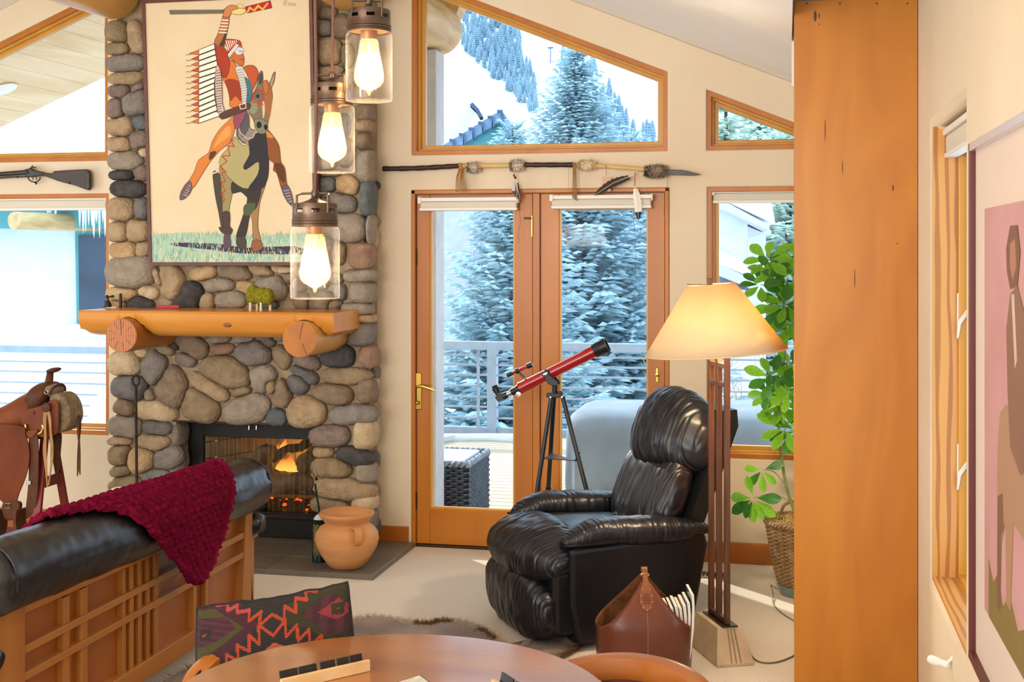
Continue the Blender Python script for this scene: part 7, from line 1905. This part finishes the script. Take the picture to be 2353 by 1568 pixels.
obj('stem', MB().tube(main, [lerp(0.009, 0.004, i / (len(main) - 1)) for i in range(len(main))], 8), M_stem, pl_, smooth=SM)
# one leaflet, shared: lies along +X, 1 long
lf = MB(); rows = 9; vs = []
for i in range(rows + 1):
    t = i / rows; w = 0.235 * math.sin(PI * min(1.0, t ** 1.55)) ** 0.75 + 0.006; zc = -0.10 * t * t
    vs += [V((t, -w, zc + 0.03 * w * 6)), V((t, 0, zc)), V((t, w, zc + 0.03 * w * 6))]
lf.add(vs, [(3 * i + k, 3 * i + k + 1, 3 * i + k + 4, 3 * i + k + 3) for i in range(rows) for k in (0, 1)])
leaf_me = {}
for m in (M_leaf, M_leafl):
    o = obj('leaf', lf, m, pl_, local=True, smooth=3.2); leaf_me[m.name] = o.data; bpy.data.objects.remove(o)
WH = [(1765, 598, 0.0, 46, 1, 0), (1812, 640, -0.06, 52, 0, 1), (1748, 655, -0.02, 40, 0, 2), (1795, 705, -0.05, 54, 0, 3), (1808, 700, -0.10, 46, 1, 4), (1790, 768, 0.05, 42, 1, 5), (1828, 745, 0.0, 50, 0, 6),
      (1774, 868, -0.03, 46, 0, 7), (1812, 905, -0.06, 46, 0, 8), (1795, 930, 0.05, 42, 1, 9), (1806, 985, -0.02, 50, 1, 10), (1766, 905, -0.05, 38, 0, 11), (1732, 1145, -0.05, 46, 0, 12), (1752, 1080, -0.04, 36, 0, 13), (1820, 840, 0.02, 44, 0, 14), (1830, 990, 0.0, 46, 0, 15), (1775, 625, -0.04, 40, 0, 16), (1828, 600, 0.05, 44, 1, 17)]
rl_ = random.Random(21)
for (x, y, dy, rpx, young, sd2) in WH:
    c = q_(x, y, dy); kk = 6.5 / F
    near_ = min(main, key=lambda m_: (m_ - (c + V((0, 0, -0.10)))).length)
    mid = near_.lerp(c, 0.5) + V((0, 0, 0.03))
    obj('petiole', MB().tube(catmull([near_, mid, c], 5), 0.0022, 5), M_stem, pl_, smooth=SM)
    axis = V((rl_.uniform(-0.35, 0.35) - 0.1, -0.75, 0.55 + rl_.uniform(-0.2, 0.3))).normalized()
    if sd2 in (12, 13): axis = V((-0.4, -0.8, 0.1)).normalized()
    e1 = axis.orthogonal().normalized(); e2 = axis.cross(e1)
    nl = 8 if sd2 != 13 else 5; a0 = rl_.random() * 6
    for k in range(nl):
        a = a0 + 2 * PI * k / nl
        dv = (e1 * math.cos(a) + e2 * math.sin(a)) + axis * rl_.uniform(-0.05, 0.35)
        if sd2 in (12, 13): dv = dv * 0.7 + V((0, 0, -0.5))
        dv.normalize(); nz_ = (axis - dv * axis.dot(dv)).normalized(); sv = nz_.cross(dv)
        L = rpx * kk * rl_.uniform(0.95, 1.25)
        o = bpy.data.objects.new('leaf', leaf_me[(M_leafl if (young or rl_.random() < 0.4) else M_leaf).name]); COL.objects.link(o); o.parent = pl_
        Mx = Matrix((dv * L, sv * L * 0.95, nz_ * L)).transposed().to_4x4(); Mx.translation = c + dv * L * 0.16 - LOC[pl_.name]
        o.matrix_local = Mx
P = [PZ(x, y, 0.004) for x, y in ((1786, 1352), (1778, 1362), (1776, 1385), (1786, 1400), (1800, 1412), (1826, 1428))]
tag(obj('plant_light_cord', MB().tube(catmull([pc_ + V((-0.13, -0.05, 0.03)), PZ(1771, 1345, 0.05), PZ(1776, 1360, 0.02)] + P[2:], 6), 0.0028, 6), M_cord, smooth=SM, loc=tuple(P[2])), 'thin olive cord trailing on the carpet from the planter', 'cord')
# ================================================================== dining corner in the foreground
# ---- hide rug
rug_px = [(300, 1640), (430, 1540), (560, 1500), (700, 1450), (815, 1428), (880, 1426), (940, 1436), (985, 1440), (1010, 1434), (1060, 1437), (1105, 1452), (1140, 1475), (1190, 1500), (1225, 1478), (1260, 1470), (1300, 1478), (1335, 1488), (1320, 1502), (1280, 1530), (1260, 1600), (1300, 1750), (1100, 1900), (700, 1950), (400, 1800)]
rp = [PZ(x, y, 0.0) for x, y in rug_px]
out = catmull(rp, 4, True); cen = sum(out, V()) / len(out)
rings = [[cen + (p - cen) * s + V((0, 0, z)) for p in out] for s, z in ((1.0, 0.001), (0.997, 0.008), (0.985, 0.014), (0.93, 0.016), (0.6, 0.016), (0.2, 0.016))]
mb = MB().loft(rings)
rnr = random.Random(14)
M_hide = mat('hide_mottled', '#8a7768', '#5c4230', rough=0.95, scale=2.2, detail=6, ramp=(0.40, 0.62), bump=0.5, bscale=90, sheen=0.2, col3='#b8a796')
rugo = thing('cowhide_rug', 'mottled brown and grey fur hide rug under the dining table', 'rug', tuple(cen))
obj('hide', mb, M_hide, rugo, smooth=0.8)
hr2 = MB(); n = len(out)
for k in range(5200):
    i = rnr.random() * n; a, b = out[int(i) % n], out[(int(i) + 1) % n]; p = a.lerp(b, i % 1)
    s = 1 - abs(rnr.gauss(0, 0.05)); p = cen + (p - cen) * s
    d = ((p - cen).normalized() + V((rnr.uniform(-0.7, 0.7), rnr.uniform(-0.7, 0.7), 0.35))).normalized() * rnr.uniform(0.02, 0.045)
    w = d.cross(V((0, 0, 1))).normalized() * 0.0016
    hr2.add([p + V((0, 0, 0.012)) - w, p + V((0, 0, 0.012)) + w, p + V((0, 0, 0.014)) + d], [(0, 1, 2)], 0 if noise.noise(p * 3.0) > -0.05 else 1)
o = obj('fur', hr2, [mat('fur_grey', '#a3907f', rough=1.0), mat('fur_russet', '#5d3a1e', rough=1.0)], rugo); o['kind'] = 'stuff'

# ---- round table
TC, TR_ = V((-0.846, 2.618, 0)), 0.500
M_top = mat('table_top', '#9c5f28', '#854b1c', rough=0.34, scale=3.0, stretch=(0.35, 2.2, 2.2), detail=6, dist=0.8, coat=1.0, bump=0.03, bscale=20)
M_top.node_tree.nodes['Principled BSDF'].inputs['Coat IOR'].default_value = 1.9
tb_ = thing('round_table', 'round polished wooden dining table with game racks on it', 'table', tuple(TC))
obj('table_top', MB().lathe([(0.0, 0.708), (TR_ - 0.03, 0.708), (TR_ - 0.006, 0.714), (TR_, 0.724), (TR_ - 0.002, 0.736), (TR_ - 0.008, 0.740), (0.0, 0.740)], 96, TC), M_top, tb_, smooth=0.5)
obj('pedestal', MB().lathe([(0.10, 0.708), (0.07, 0.66), (0.045, 0.60), (0.055, 0.45), (0.075, 0.30), (0.06, 0.20), (0.07, 0.12), (0.0, 0.12)], 28, TC), M_top, tb_, smooth=SM)
for k in range(4):
    a = k * PI / 2 + 0.6; d = V((math.cos(a), math.sin(a), 0))
    obj('foot', MB().tube([TC + d * 0.04 + V((0, 0, 0.17)), TC + d * 0.18 + V((0, 0, 0.11)), TC + d * 0.32 + V((0, 0, 0.03))], [0.035, 0.030, 0.026], 10), M_top, tb_, smooth=SM)
# ---- tile racks and the card on the table
zt2 = 0.7405
def on_t(x, y, z=zt2): return PZ(x, y, z)
M_rack = mat('rack_maple', '#dcb988', '#cda673', rough=0.5, scale=6, stretch=(0.3, 2, 2))
M_tileb = mat('black_tile', '#1c1a1a', rough=0.3)
def rack(label, a, b, tiles, hz_=0.026):
    a, b = V(a), V(b); d = (b - a).normalized(); s = V((-d.y, d.x, 0)); L = (b - a).length
    t = thing('tile_rack', label, 'game rack', tuple((a + b) / 2))
    obj('rail', MB().prism([a, a + s * 0.036, a + s * 0.030 + V((0, 0, 0.012)), a + s * 0.012 + V((0, 0, 0.008)), a + s * 0.010 + V((0, 0, hz_)), a + V((0, 0, hz_))], d * L), M_rack, t, bevel=0.0012)
    for k, (u0, u1) in enumerate(tiles):
        p, q = a + d * (L * u0), a + d * (L * u1)
        tl = MB().prism([p + s * 0.014 + V((0, 0, 0.010)), q + s * 0.014 + V((0, 0, 0.010)), q + s * 0.021 + V((0, 0, 0.038)), p + s * 0.021 + V((0, 0, 0.038))], s * 0.005)
        tag(obj('game_tile', tl, M_tileb, bevel=0.001, loc=tuple(p)), 'small black tile standing in the ' + ('long' if hz_ > 0.025 else 'short') + ' pale rack', 'game tile', 'black tiles in the ' + ('long rack' if hz_ > 0.025 else 'short rack'))
    return t
ra_, rb_ = on_t(648, 1590), on_t(851, 1543)
rack('pale maple tile rack holding five black tiles on the table', ra_, rb_, ((0.02, 0.22), (0.23, 0.43), (0.47, 0.64), (0.66, 0.80), (0.81, 0.955)))
rack('second maple tile rack end beside the printed card', on_t(1128, 1584), on_t(1240, 1660), ((0.05, 0.30), (0.34, 0.6)), 0.022)
cpt = [on_t(880, 1580), on_t(965, 1553), on_t(1000, 1578), on_t(930, 1620)]
cd_ = thing('printed_card', 'grey printed card lying flat on the round table', 'card', tuple(cpt[0]))
obj('card', MB().prism(cpt, (0, 0, 0.002)), mat('card_border', '#3d4a52', rough=0.5), cd_)
cc = sum(cpt, V()) / 4
obj('card_face', MB().prism([cc + (p - cc) * 0.93 + V((0, 0, 0.002)) for p in cpt], (0, 0, 0.0004)), mat('card_grey', '#b9b4aa', '#d8d4ca', rough=0.5, scale=60), cd_)

# ---- bow-back chairs
M_chair = wood('chair_wood', '#ad6829', '#96541d', axis=0, scale=6, along=0.4, coat=0.3, rough=0.3)
KIL = [mat('kilim_' + h.lstrip('#'), h, rough=0.98, bump=0.6, bscale=260, bdist=0.004) for h in ('#231e1d', '#381a22', '#3d3a1c', '#2d2b18', '#44222c', '#7c2a33', '#923720', '#8f4a2c', '#96393c')]
def seg_d(p, a, b):
    ax, ay = a; bx_, by_ = b; dx, dy = bx_ - ax, by_ - ay; t = max(0, min(1, ((p[0] - ax) * dx + (p[1] - ay) * dy) / (dx * dx + dy * dy + 1e-9)))
    return math.hypot(p[0] - ax - t * dx, p[1] - ay - t * dy)
Z1 = [(85, 720), (110, 680), (180, 665), (190, 700), (262, 690), (250, 610), (340, 650), (330, 535), (430, 575), (405, 465), (505, 505), (492, 395), (580, 455), (560, 335), (565, 232), (480, 298), (465, 225), (380, 258), (365, 215), (295, 245), (285, 205), (200, 222)]
Z2 = [(755, 290), (740, 192), (835, 238), (815, 145), (905, 160), (885, 105), (970, 105)]
Z3 = [(755, 290), (780, 398), (850, 322), (870, 428), (945, 355), (960, 468), (1040, 395), (1055, 498), (1130, 430), (1142, 482), (1200, 462), (1270, 475), (1275, 560)]
DM = [(565, 325), (650, 248), (755, 290), (680, 392), (565, 325)]
def kil(p):
    c = 0
    if inside(p, [(30, 180), (300, 150), (480, 250), (565, 330), (400, 480), (250, 620), (60, 820), (30, 500)]): c = 1
    if inside(p, [(760, 180), (1240, 20), (1330, 500), (1140, 490), (950, 345), (770, 320)]): c = 3
    if inside(p, [(55, 265), (190, 245), (448, 345), (290, 475), (80, 620), (55, 560)]): c = 2
    if inside(p, [(60, 325), (300, 285), (385, 355), (250, 450), (60, 540)]): c = 4 if int(p[1] / 22) % 2 else 1
    if inside(p, [(95, 390), (190, 378), (190, 450), (95, 472)]): c = 0
    if inside(p, [(112, 432), (158, 412), (130, 442)]): c = 6
    if inside(p, [(870, 250), (1080, 115), (1235, 195), (1245, 385), (1080, 385), (960, 300)]): c = 4 if int(p[0] / 60) % 2 else 1
    if inside(p, [(1000, 242), (1150, 152), (1228, 208), (1228, 262), (1150, 297)]): c = 5
    if inside(p, [(1098, 190), (1196, 180), (1200, 262), (1104, 266)]): c = 3
    if inside(p, [(1140, 224), (1168, 212), (1158, 232)]): c = 6
    if inside(p, [(440, 650), (690, 436), (960, 525), (880, 530), (830, 478), (790, 524), (742, 470), (690, 508), (640, 500), (630, 552), (575, 540), (570, 604), (500, 602)]): c = 7
    for Z, cc_ in ((Z1, 6), (Z2, 6), (Z3, 6), (DM, 6)):
        for i in range(len(Z) - 1):
            if seg_d(p, Z[i], Z[i + 1]) < 11: c = 8 if (p[1] < 250 and p[0] < 480) else cc_
    return c
def bow_chair(name, label, c, face, dzc, amin):
    """c: centre on the floor, face: unit vector the sitter looks along"""
    c = V((c[0], c[1], 0)); f = V((face[0], face[1], 0)).normalized(); s = V((-f.y, f.x, 0))
    t = thing(name, label, 'chair', tuple(c))
    R0 = 0.250
    def at(a, r, z): return c - f * (r * math.cos(a)) + s * (r * math.sin(a)) + V((0, 0, z))
    n = 40; rings = []
    for i in range(n + 1):
        a = lerp(amin, 1.5, i / n); dz = dzc - 0.085 * abs(a / 1.5) ** 2.2
        wd = 0.034 - 0.006 * abs(a / 1.5)
        rings.append([at(a, R0 - wd, 0.690 + dz), at(a, R0 - wd * 0.8, 0.722 + dz), at(a, R0, 0.730 + dz), at(a, R0 + wd * 0.8, 0.722 + dz), at(a, R0 + wd, 0.690 + dz), at(a, R0 + wd * 0.8, 0.672 + dz), at(a, R0, 0.668 + dz), at(a, R0 - wd * 0.8, 0.672 + dz)])
    obj('crest_rail', MB().loft(rings), M_chair, t, smooth=0.9)
    # back panel with woven upholstery
    def pnl(r0, r1, z0, z1, a0, nm, m):
        rr = [[at(a, r0, z0), at(a, r1, z0), at(a, r1, z1), at(a, r0, z1)] for a in [lerp(-a0, a0, i / 30) for i in range(31)]]
        return obj(nm, MB().loft(rr), m, t, smooth=0.9)
    pnl(R0 - 0.010, R0 + 0.012, 0.47, 0.645, 1.10, 'back_panel', M_chair)
    ku = MB(); NU_, NV_ = 84, 26
    def kf(u, v):
        a = lerp(-0.95, 0.95, u); e = min(u, 1 - u, v * 0.4, (1 - v) * 0.4); b = 0.016 * smoothstep(0, 0.08, e)
        return at(a, R0 - 0.010 - b, lerp(0.485, 0.650, v))
    ku.grid(kf, NU_, NV_)
    k = 0
    for i in range(NU_):
        for j in range(NV_):
            ku.m[k] = kil((1275 - i / NU_ * 1230 * 1.0, 60 + (1 - j / NV_) * 420)); k += 1
    obj('woven_back', ku, KIL, t, smooth=3.2)
    obj('piping', MB().tube([kf(u, v) + V((0, 0, 0.002)) for u, v in [(q / 30, 1.0) for q in range(31)]] , 0.004, 6), KIL[0], t, smooth=3.2)
    obj('seat', MB().lathe([(0.0, 0.415), (0.215, 0.415), (0.235, 0.43), (0.235, 0.445), (0.20, 0.462), (0.0, 0.468)], 40, c + f * 0.02), KIL[1], t, smooth=SM)
    obj('seat_rail', MB().lathe([(0.20, 0.36), (0.235, 0.36), (0.238, 0.42), (0.20, 0.42)], 40, c + f * 0.02), M_chair, t, smooth=SM)
    for sx, sy_ in ((1, 1), (1, -1), (-1, 1), (-1, -1)):
        p = c + f * (0.17 * sx + 0.02) + s * (0.17 * sy_)
        obj('leg', MB().tube([p + V((0, 0, 0.40)), p + f * 0.03 * sx + s * 0.02 * sy_], [0.022, 0.016], 10), M_chair, t, smooth=SM)
    for a in (-1.42, 1.42): obj('arm_post', MB().tube([at(a, R0, 0.40), at(a, R0, 0.60)], [0.018, 0.015], 10), M_chair, t, smooth=SM)
    return t
bow_chair('bow_back_chair', 'bow-back wooden chair holding the woven cushion', (-1.215, 2.985), (0.66, -0.58), -0.05, -1.05)
bow_chair('bow_back_chair', 'bow-back wooden chair with a woven back panel near the magazine bag', (-0.415, 2.86), (-0.36, -0.93), 0.0, -1.5)

# ---- kilim cushion leaning in the chair
tC = 3.36
def cu(zx, zy): return PT(440 + zx / 3.3625, 1320 + zy / 3.3625, tC)
TL, TRr, BL, BRr = cu(45, 250), cu(1205, 62), cu(100, 880), cu(1300, 640)
nrm = (TRr - TL).cross(BL - TL).normalized()
if nrm.dot(CAM - TL) < 0: nrm = -nrm
lean = V((-ST, CT, 0))
# lean it back: the bottom comes towards the camera
BL += -lean * 0.085; BRr += -lean * 0.085
NU_, NV_ = 130, 136
def cpos(u, v, side):
    p = TL.lerp(TRr, u).lerp(BL.lerp(BRr, u), v)
    th = 0.055 * (math.sin(PI * u) * math.sin(PI * v)) ** 0.45
    sag = 0.010 * math.sin(PI * u) * (1 - v) ** 3
    pin = 0.008 * (abs(2 * u - 1) * abs(2 * v - 1)) ** 3
    rib = 0.0013 * math.sin(v * 2 * PI * 34) * (1 if side > 0 else 0)
    wob = 0.006 * noise.noise(V((u * 5, v * 4, 2))) * math.sin(PI * v)
    top_w = (1 - v) ** 6 * 0.008 * noise.noise(V((u * 9, 0, 7)))
    return p + nrm * (side * th + rib + wob) + V((0, 0, -sag + top_w))
mb = MB().grid(lambda u, v: cpos(u, v, 1), NU_, NV_)
k = 0
for i in range(NU_):
    for j in range(NV_):
        u, v = (i + 0.5) / NU_, (j + 0.5) / NV_
        xz = lerp(lerp(45, 1205, u), lerp(100, 1300, u), v); yz = lerp(lerp(250, 62, u), lerp(880, 640, u), v)
        mb.m[k] = kil((xz, yz)); k += 1
ck = thing('kilim_cushion', 'dark woven kilim cushion with orange zigzags standing in a chair', 'cushion', tuple((BL + BRr) / 2))
obj('woven_front', mb, KIL, ck, smooth=3.2)
obj('plain_back', MB().grid(lambda u, v: cpos(u, v, -1), 40, 30), KIL[0], ck, smooth=3.2)
edge = [cpos(q / 30, 0, 0) for q in range(31)] + [cpos(1, q / 20, 0) for q in range(1, 21)] + [cpos(1 - q / 30, 1, 0) for q in range(1, 31)] + [cpos(0, 1 - q / 20, 0) for q in range(1, 20)]
obj('seam_edge', MB().tube(edge, 0.004, 6, loop=True), KIL[0], ck, smooth=3.2)

# ---- three hanging jar lights
M_cap = mat('oiled_bronze_cap', '#5e4d41', '#4c3d33', rough=0.38, metal=0.75, scale=20)
def jar_glass():
    m = bpy.data.materials.new('jar_glass'); m.use_nodes = True
    nt = m.node_tree; N = nt.nodes; L = nt.links; N.remove(N['Principled BSDF'])
    tr = N.new('ShaderNodeBsdfTransparent'); tr.inputs[0].default_value = (0.96, 0.97, 0.98, 1)
    gl = N.new('ShaderNodeBsdfGlossy'); gl.inputs['Roughness'].default_value = 0.04
    lw_ = N.new('ShaderNodeLayerWeight'); lw_.inputs[0].default_value = 0.5
    pw = N.new('ShaderNodeMath'); pw.operation = 'POWER'; pw.inputs[1].default_value = 3.0
    sc = N.new('ShaderNodeMath'); sc.operation = 'MULTIPLY_ADD'; sc.inputs[1].default_value = 0.38; sc.inputs[2].default_value = 0.035
    L.new(lw_.outputs['Facing'], pw.inputs[0]); L.new(pw.outputs[0], sc.inputs[0])
    df = N.new('ShaderNodeBsdfTranslucent'); df.inputs[0].default_value = (0.95, 0.97, 1.0, 1)  # whitish scatter towards the edges stands in for bright edge reflections
    d2 = N.new('ShaderNodeBsdfDiffuse'); d2.inputs[0].default_value = (0.95, 0.97, 1.0, 1)
    m1 = N.new('ShaderNodeMixShader'); m1.inputs[0].default_value = 0.5
    L.new(df.outputs[0], m1.inputs[1]); L.new(d2.outputs[0], m1.inputs[2])
    m2 = N.new('ShaderNodeMixShader'); m2.inputs[0].default_value = 0.45
    L.new(m1.outputs[0], m2.inputs[1]); L.new(gl.outputs[0], m2.inputs[2])
    mx = N.new('ShaderNodeMixShader'); L.new(sc.outputs[0], mx.inputs[0])
    L.new(tr.outputs[0], mx.inputs[1]); L.new(m2.outputs[0], mx.inputs[2]); L.new(mx.outputs[0], N['Material Output'].inputs['Surface'])
    return m
M_jar = jar_glass()
def bulb_mat():
    m = bpy.data.materials.new('bulb_amber'); m.use_nodes = True
    nt = m.node_tree; N = nt.nodes; L = nt.links; N.remove(N['Principled BSDF'])
    tr = N.new('ShaderNodeBsdfTransparent'); tr.inputs[0].default_value = (1.0, 0.93, 0.80, 1)
    tl = N.new('ShaderNodeBsdfTranslucent'); tl.inputs[0].default_value = (1.0, 0.86, 0.62, 1)
    mx = N.new('ShaderNodeMixShader'); mx.inputs[0].default_value = 0.16
    L.new(tr.outputs[0], mx.inputs[1]); L.new(tl.outputs[0], mx.inputs[2]); L.new(mx.outputs[0], N['Material Output'].inputs['Surface'])
    return m
M_bulb = bulb_mat()
M_fil = mat('filament_glow', '#ffd9a0', emis='#ffdca8', es=24.0)
M_lead = mat('filament_wire', '#ffb860', emis='#ff9a3c', es=6.0)
def pendant(label, x, ytop, Rpx, t, cx_top):
    k = t / F * (Rpx / 54.0); c = PT(x, ytop, t); U = lambda v: -v * k
    T = thing('jar_pendant', label, 'pendant light', tuple(c + V((0, 0, -214 * k))))
    R = 54 * k
    cp = obj('cap', MB().lathe([(0.0, U(-14)), (7 * k, U(-14)), (14 * k, U(-8)), (34 * k, U(-1)), (49 * k, U(0)), (50 * k, U(2)), (50 * k, U(12))] , 40, c), M_cap, T, smooth=0.7)
    for q in range(8):       # slotted band: posts between the vent openings
        a0, a1 = 2 * PI * q / 8 + 0.18, 2 * PI * (q + 1) / 8 - 0.18
        mid = 2 * PI * q / 8
        obj('band_post', MB().loft([[c + V((math.cos(a) * r, math.sin(a) * r, U(z))) for r, z in ((50 * k, 11), (50 * k, 21), (47.5 * k, 21), (47.5 * k, 11))] for a in [lerp(mid - 0.20, mid + 0.20, j / 4) for j in range(5)]]), M_cap, cp, smooth=0.7)
    obj('band', MB().lathe([(47 * k, U(20)), (50 * k, U(20)), (50 * k, U(34)), (51.5 * k, U(36)), (51.5 * k, U(38)), (50 * k, U(39)), (51.5 * k, U(42)), (51.5 * k, U(44)), (50 * k, U(45)), (51 * k, U(47)), (51 * k, U(51)), (47 * k, U(51)), (47 * k, U(20))], 40, c), M_cap, cp, smooth=0.7)
    obj('inner_disc', MB().lathe([(0, U(46)), (47 * k, U(46)), (47 * k, U(48)), (0, U(48))], 32, c), mat('cap_inside', '#b08a5c', rough=0.4, metal=0.6), cp)
    gls = [(48 * k, U(50)), (52 * k, U(56)), (R, U(62)), (R, U(206)), (53 * k, U(210)), (46 * k, U(211)), (0, U(211))]
    obj('jar', MB().lathe(gls, 48, c), M_jar, T, smooth=1.0)
    sk = obj('socket', MB().lathe([(19 * k, U(48)), (19 * k, U(64)), (18 * k, U(68)), (0, U(68))], 24, c), mat('socket_copper', '#9a6a40', rough=0.4, metal=0.6), T, smooth=SM)
    bl_ = obj('bulb', MB().lathe([(19 * k, U(68)), (21 * k, U(74)), (25 * k, U(100)), (31 * k, U(130)), (35 * k, U(152)), (33 * k, U(166)), (25 * k, U(176)), (12 * k, U(183)), (5 * k, U(187)), (3 * k, U(196)), (0, U(198))], 28, c), M_bulb, T, smooth=3.2)
    fm = MB()
    for q in range(8):
        a = 2 * PI * q / 8; fm.tube([c + V((math.cos(a) * 15 * k, math.sin(a) * 15 * k, U(104))), c + V((math.cos(a + 0.4) * 18 * k, math.sin(a + 0.4) * 18 * k, U(162)))], 3.6 * k, 6)
    obj('filament', fm, M_fil, bl_, smooth=SM)
    obj('filament_stem', MB().tube([c + V((0, 0, U(70))), c + V((0, 0, U(100)))], [5 * k, 3 * k], 8).tube([c + V((0, 0, U(160))), c + V((0, 0, U(180)))], 2 * k, 6), M_lead, bl_, smooth=SM)
    yk_ = [(-34, 10), (-34, -16), (-31, -22), (0, -23), (31, -22), (34, -16), (34, 22)]
    obj('bail_wire', MB().tube([c + V((CT * u * k, ST * u * k - 0.0, U(v))) + V((ST, -CT, 0)) * (38 * k) * (0.0 if abs(u) < 33 else 1.0) for u, v in yk_], 2.6 * k, 8), M_cap, T, smooth=SM)
    obj('strain_relief', MB().lathe([(0, U(-30)), (7 * k, U(-30)), (9 * k, U(-24)), (9 * k, U(-16)), (7 * k, U(-12))], 16, c), M_cap, T, smooth=SM)
    top = V((c.x + cx_top, c.y, 2.95))
    obj('cord', MB().tube(catmull([c + V((0, 0, U(-28))), c + V((0.003, 0, 0.25)), c.lerp(top, 0.6) + V((-0.002, 0, 0)), V((c.x + cx_top, c.y, roof_z(c.x) - 0.002))], 6), 0.0042, 8), mat('brown_cord', '#5a3a30', rough=0.6), T, smooth=SM)
    l = bpy.data.lights.new('jar_bulb_light', 'POINT'); l.energy = 2.2; l.color = (1.0, 0.78, 0.50); l.shadow_soft_size = 0.02
    lo_ = bpy.data.objects.new('jar_bulb_light', l); COL.objects.link(lo_); lo_.location = c + V((0, 0, U(135)))
pendant('glass jar pendant lamp hanging highest, near the log beam', 848, 24, 53.5, 3.10, 0.0)
pendant('glass jar pendant lamp hanging at middle height of the three', 763, 194, 52, 3.20, 0.0)
pendant('glass jar pendant lamp hanging lowest, in front of the mantel', 724, 468, 56, 2.95, 0.0)

# ---- framed print on the side wall
XP = XR - 0.004
def wp(x, y, off): return PX(x, y, XP - off)
fp0, fp1 = wp(2227, 330, 0.026), wp(2227, 1512, 0.026)
yf_, zA, zB = fp0.y, fp0.z, fp1.z
yn_ = 2.30
pr_ = thing('framed_print', 'large framed pink print with a brown figure hung on the side wall', 'picture', (XP, (yf_ + yn_) / 2, zB))
M_silver = mat('silver_frame', '#d9dde6', rough=0.25, metal=0.6)
M_maroon = mat('maroon_frame', '#5e2622', rough=0.4)
for a0, a1, b0_, b1_, m in ((yn_, yf_, zA - 0.022, zA, M_silver), (yn_, yf_, zB, zB + 0.022, M_maroon), (yf_ - 0.018, yf_, zB, zA, M_maroon), (yn_, yn_ + 0.018, zB, zA, M_maroon)):
    obj('frame_side', MB().bx(XP - 0.028, XP, a0, a1, b0_, b1_), m, pr_, bevel=0.002)
obj('mat_board', MB().bx(XP - 0.012, XP - 0.002, yn_ + 0.01, yf_ - 0.01, zB + 0.01, zA - 0.01), mat('mat_board_pink', '#ecd2c0', rough=0.85), pr_)
def ip(x, y, lay): return PX(x, y, XP - 0.012 - 0.0008 - lay * 0.0003)
i0, i1 = ip(2263, 480, 0), ip(2266, 1404, 0); yi_, zi1, zi2 = i0.y, i0.z, i1.z
yi2 = yn_ + 0.16
obj('print', MB().bx(XP - 0.0135, XP - 0.012, yi2, yi_, zi2, zi1), mat('print_pink', '#d9a1a0', '#cf938f', rough=0.6, scale=4), pr_)
def wl(u, v, lay):   # u 0 at the far edge .. 1 at the near edge, v 0 top .. 1 bottom
    return V((XP - 0.0137 - lay * 0.0003, lerp(yi_, yi2, u + 0.08), lerp(zi1, zi2, v)))
def shape(nm, h, pts, lay): obj(nm, MB().prism([wl(u, v, lay) for u, v in pts], (-0.0003, 0, 0)), mat('print_' + h.lstrip('#'), h, rough=0.6), pr_)
shape('printed_grass', '#8a7440', [(0, 0.86), (0.08, 0.90), (0.16, 0.86), (0.24, 0.92), (0.34, 0.87), (0.46, 0.92), (0.6, 0.88), (0.8, 0.92), (1, 0.88), (1, 1), (0, 1)], 1)
shape('printed_animal', '#b58a6c', [(0.16, 0.56), (0.2, 0.48), (0.3, 0.45), (0.5, 0.47), (0.7, 0.46), (0.85, 0.5), (0.86, 0.66), (0.8, 0.7), (0.78, 0.9), (0.72, 0.9), (0.7, 0.72), (0.4, 0.70), (0.36, 0.9), (0.30, 0.9), (0.28, 0.72), (0.22, 0.78), (0.2, 0.92), (0.15, 0.92), (0.15, 0.72)], 2)
shape('printed_legs', '#7d5a48', [(0.16, 0.68), (0.24, 0.66), (0.26, 0.74), (0.22, 0.76), (0.2, 0.94), (0.15, 0.94)], 3)
shape('printed_figure', '#8c6450', [(0.30, 0.28), (0.36, 0.20), (0.46, 0.18), (0.56, 0.24), (0.62, 0.40), (0.6, 0.56), (0.5, 0.58), (0.36, 0.54), (0.32, 0.42)], 4)
shape('printed_head', '#7a4f3e', [(0.30, 0.10), (0.36, 0.05), (0.46, 0.05), (0.50, 0.11), (0.46, 0.18), (0.36, 0.19), (0.31, 0.15)], 5)
shape('printed_face', '#b57a60', [(0.36, 0.09), (0.43, 0.08), (0.45, 0.14), (0.40, 0.17), (0.36, 0.14)], 6)
shape('printed_sash', '#d8bfa6', [(0.38, 0.20), (0.42, 0.20), (0.46, 0.34), (0.43, 0.36)], 6)
gl_ = obj('glazing', MB().bx(XP - 0.0195, XP - 0.018, yn_ + 0.016, yf_ - 0.016, zB + 0.02, zA - 0.02), M_glass, pr_)
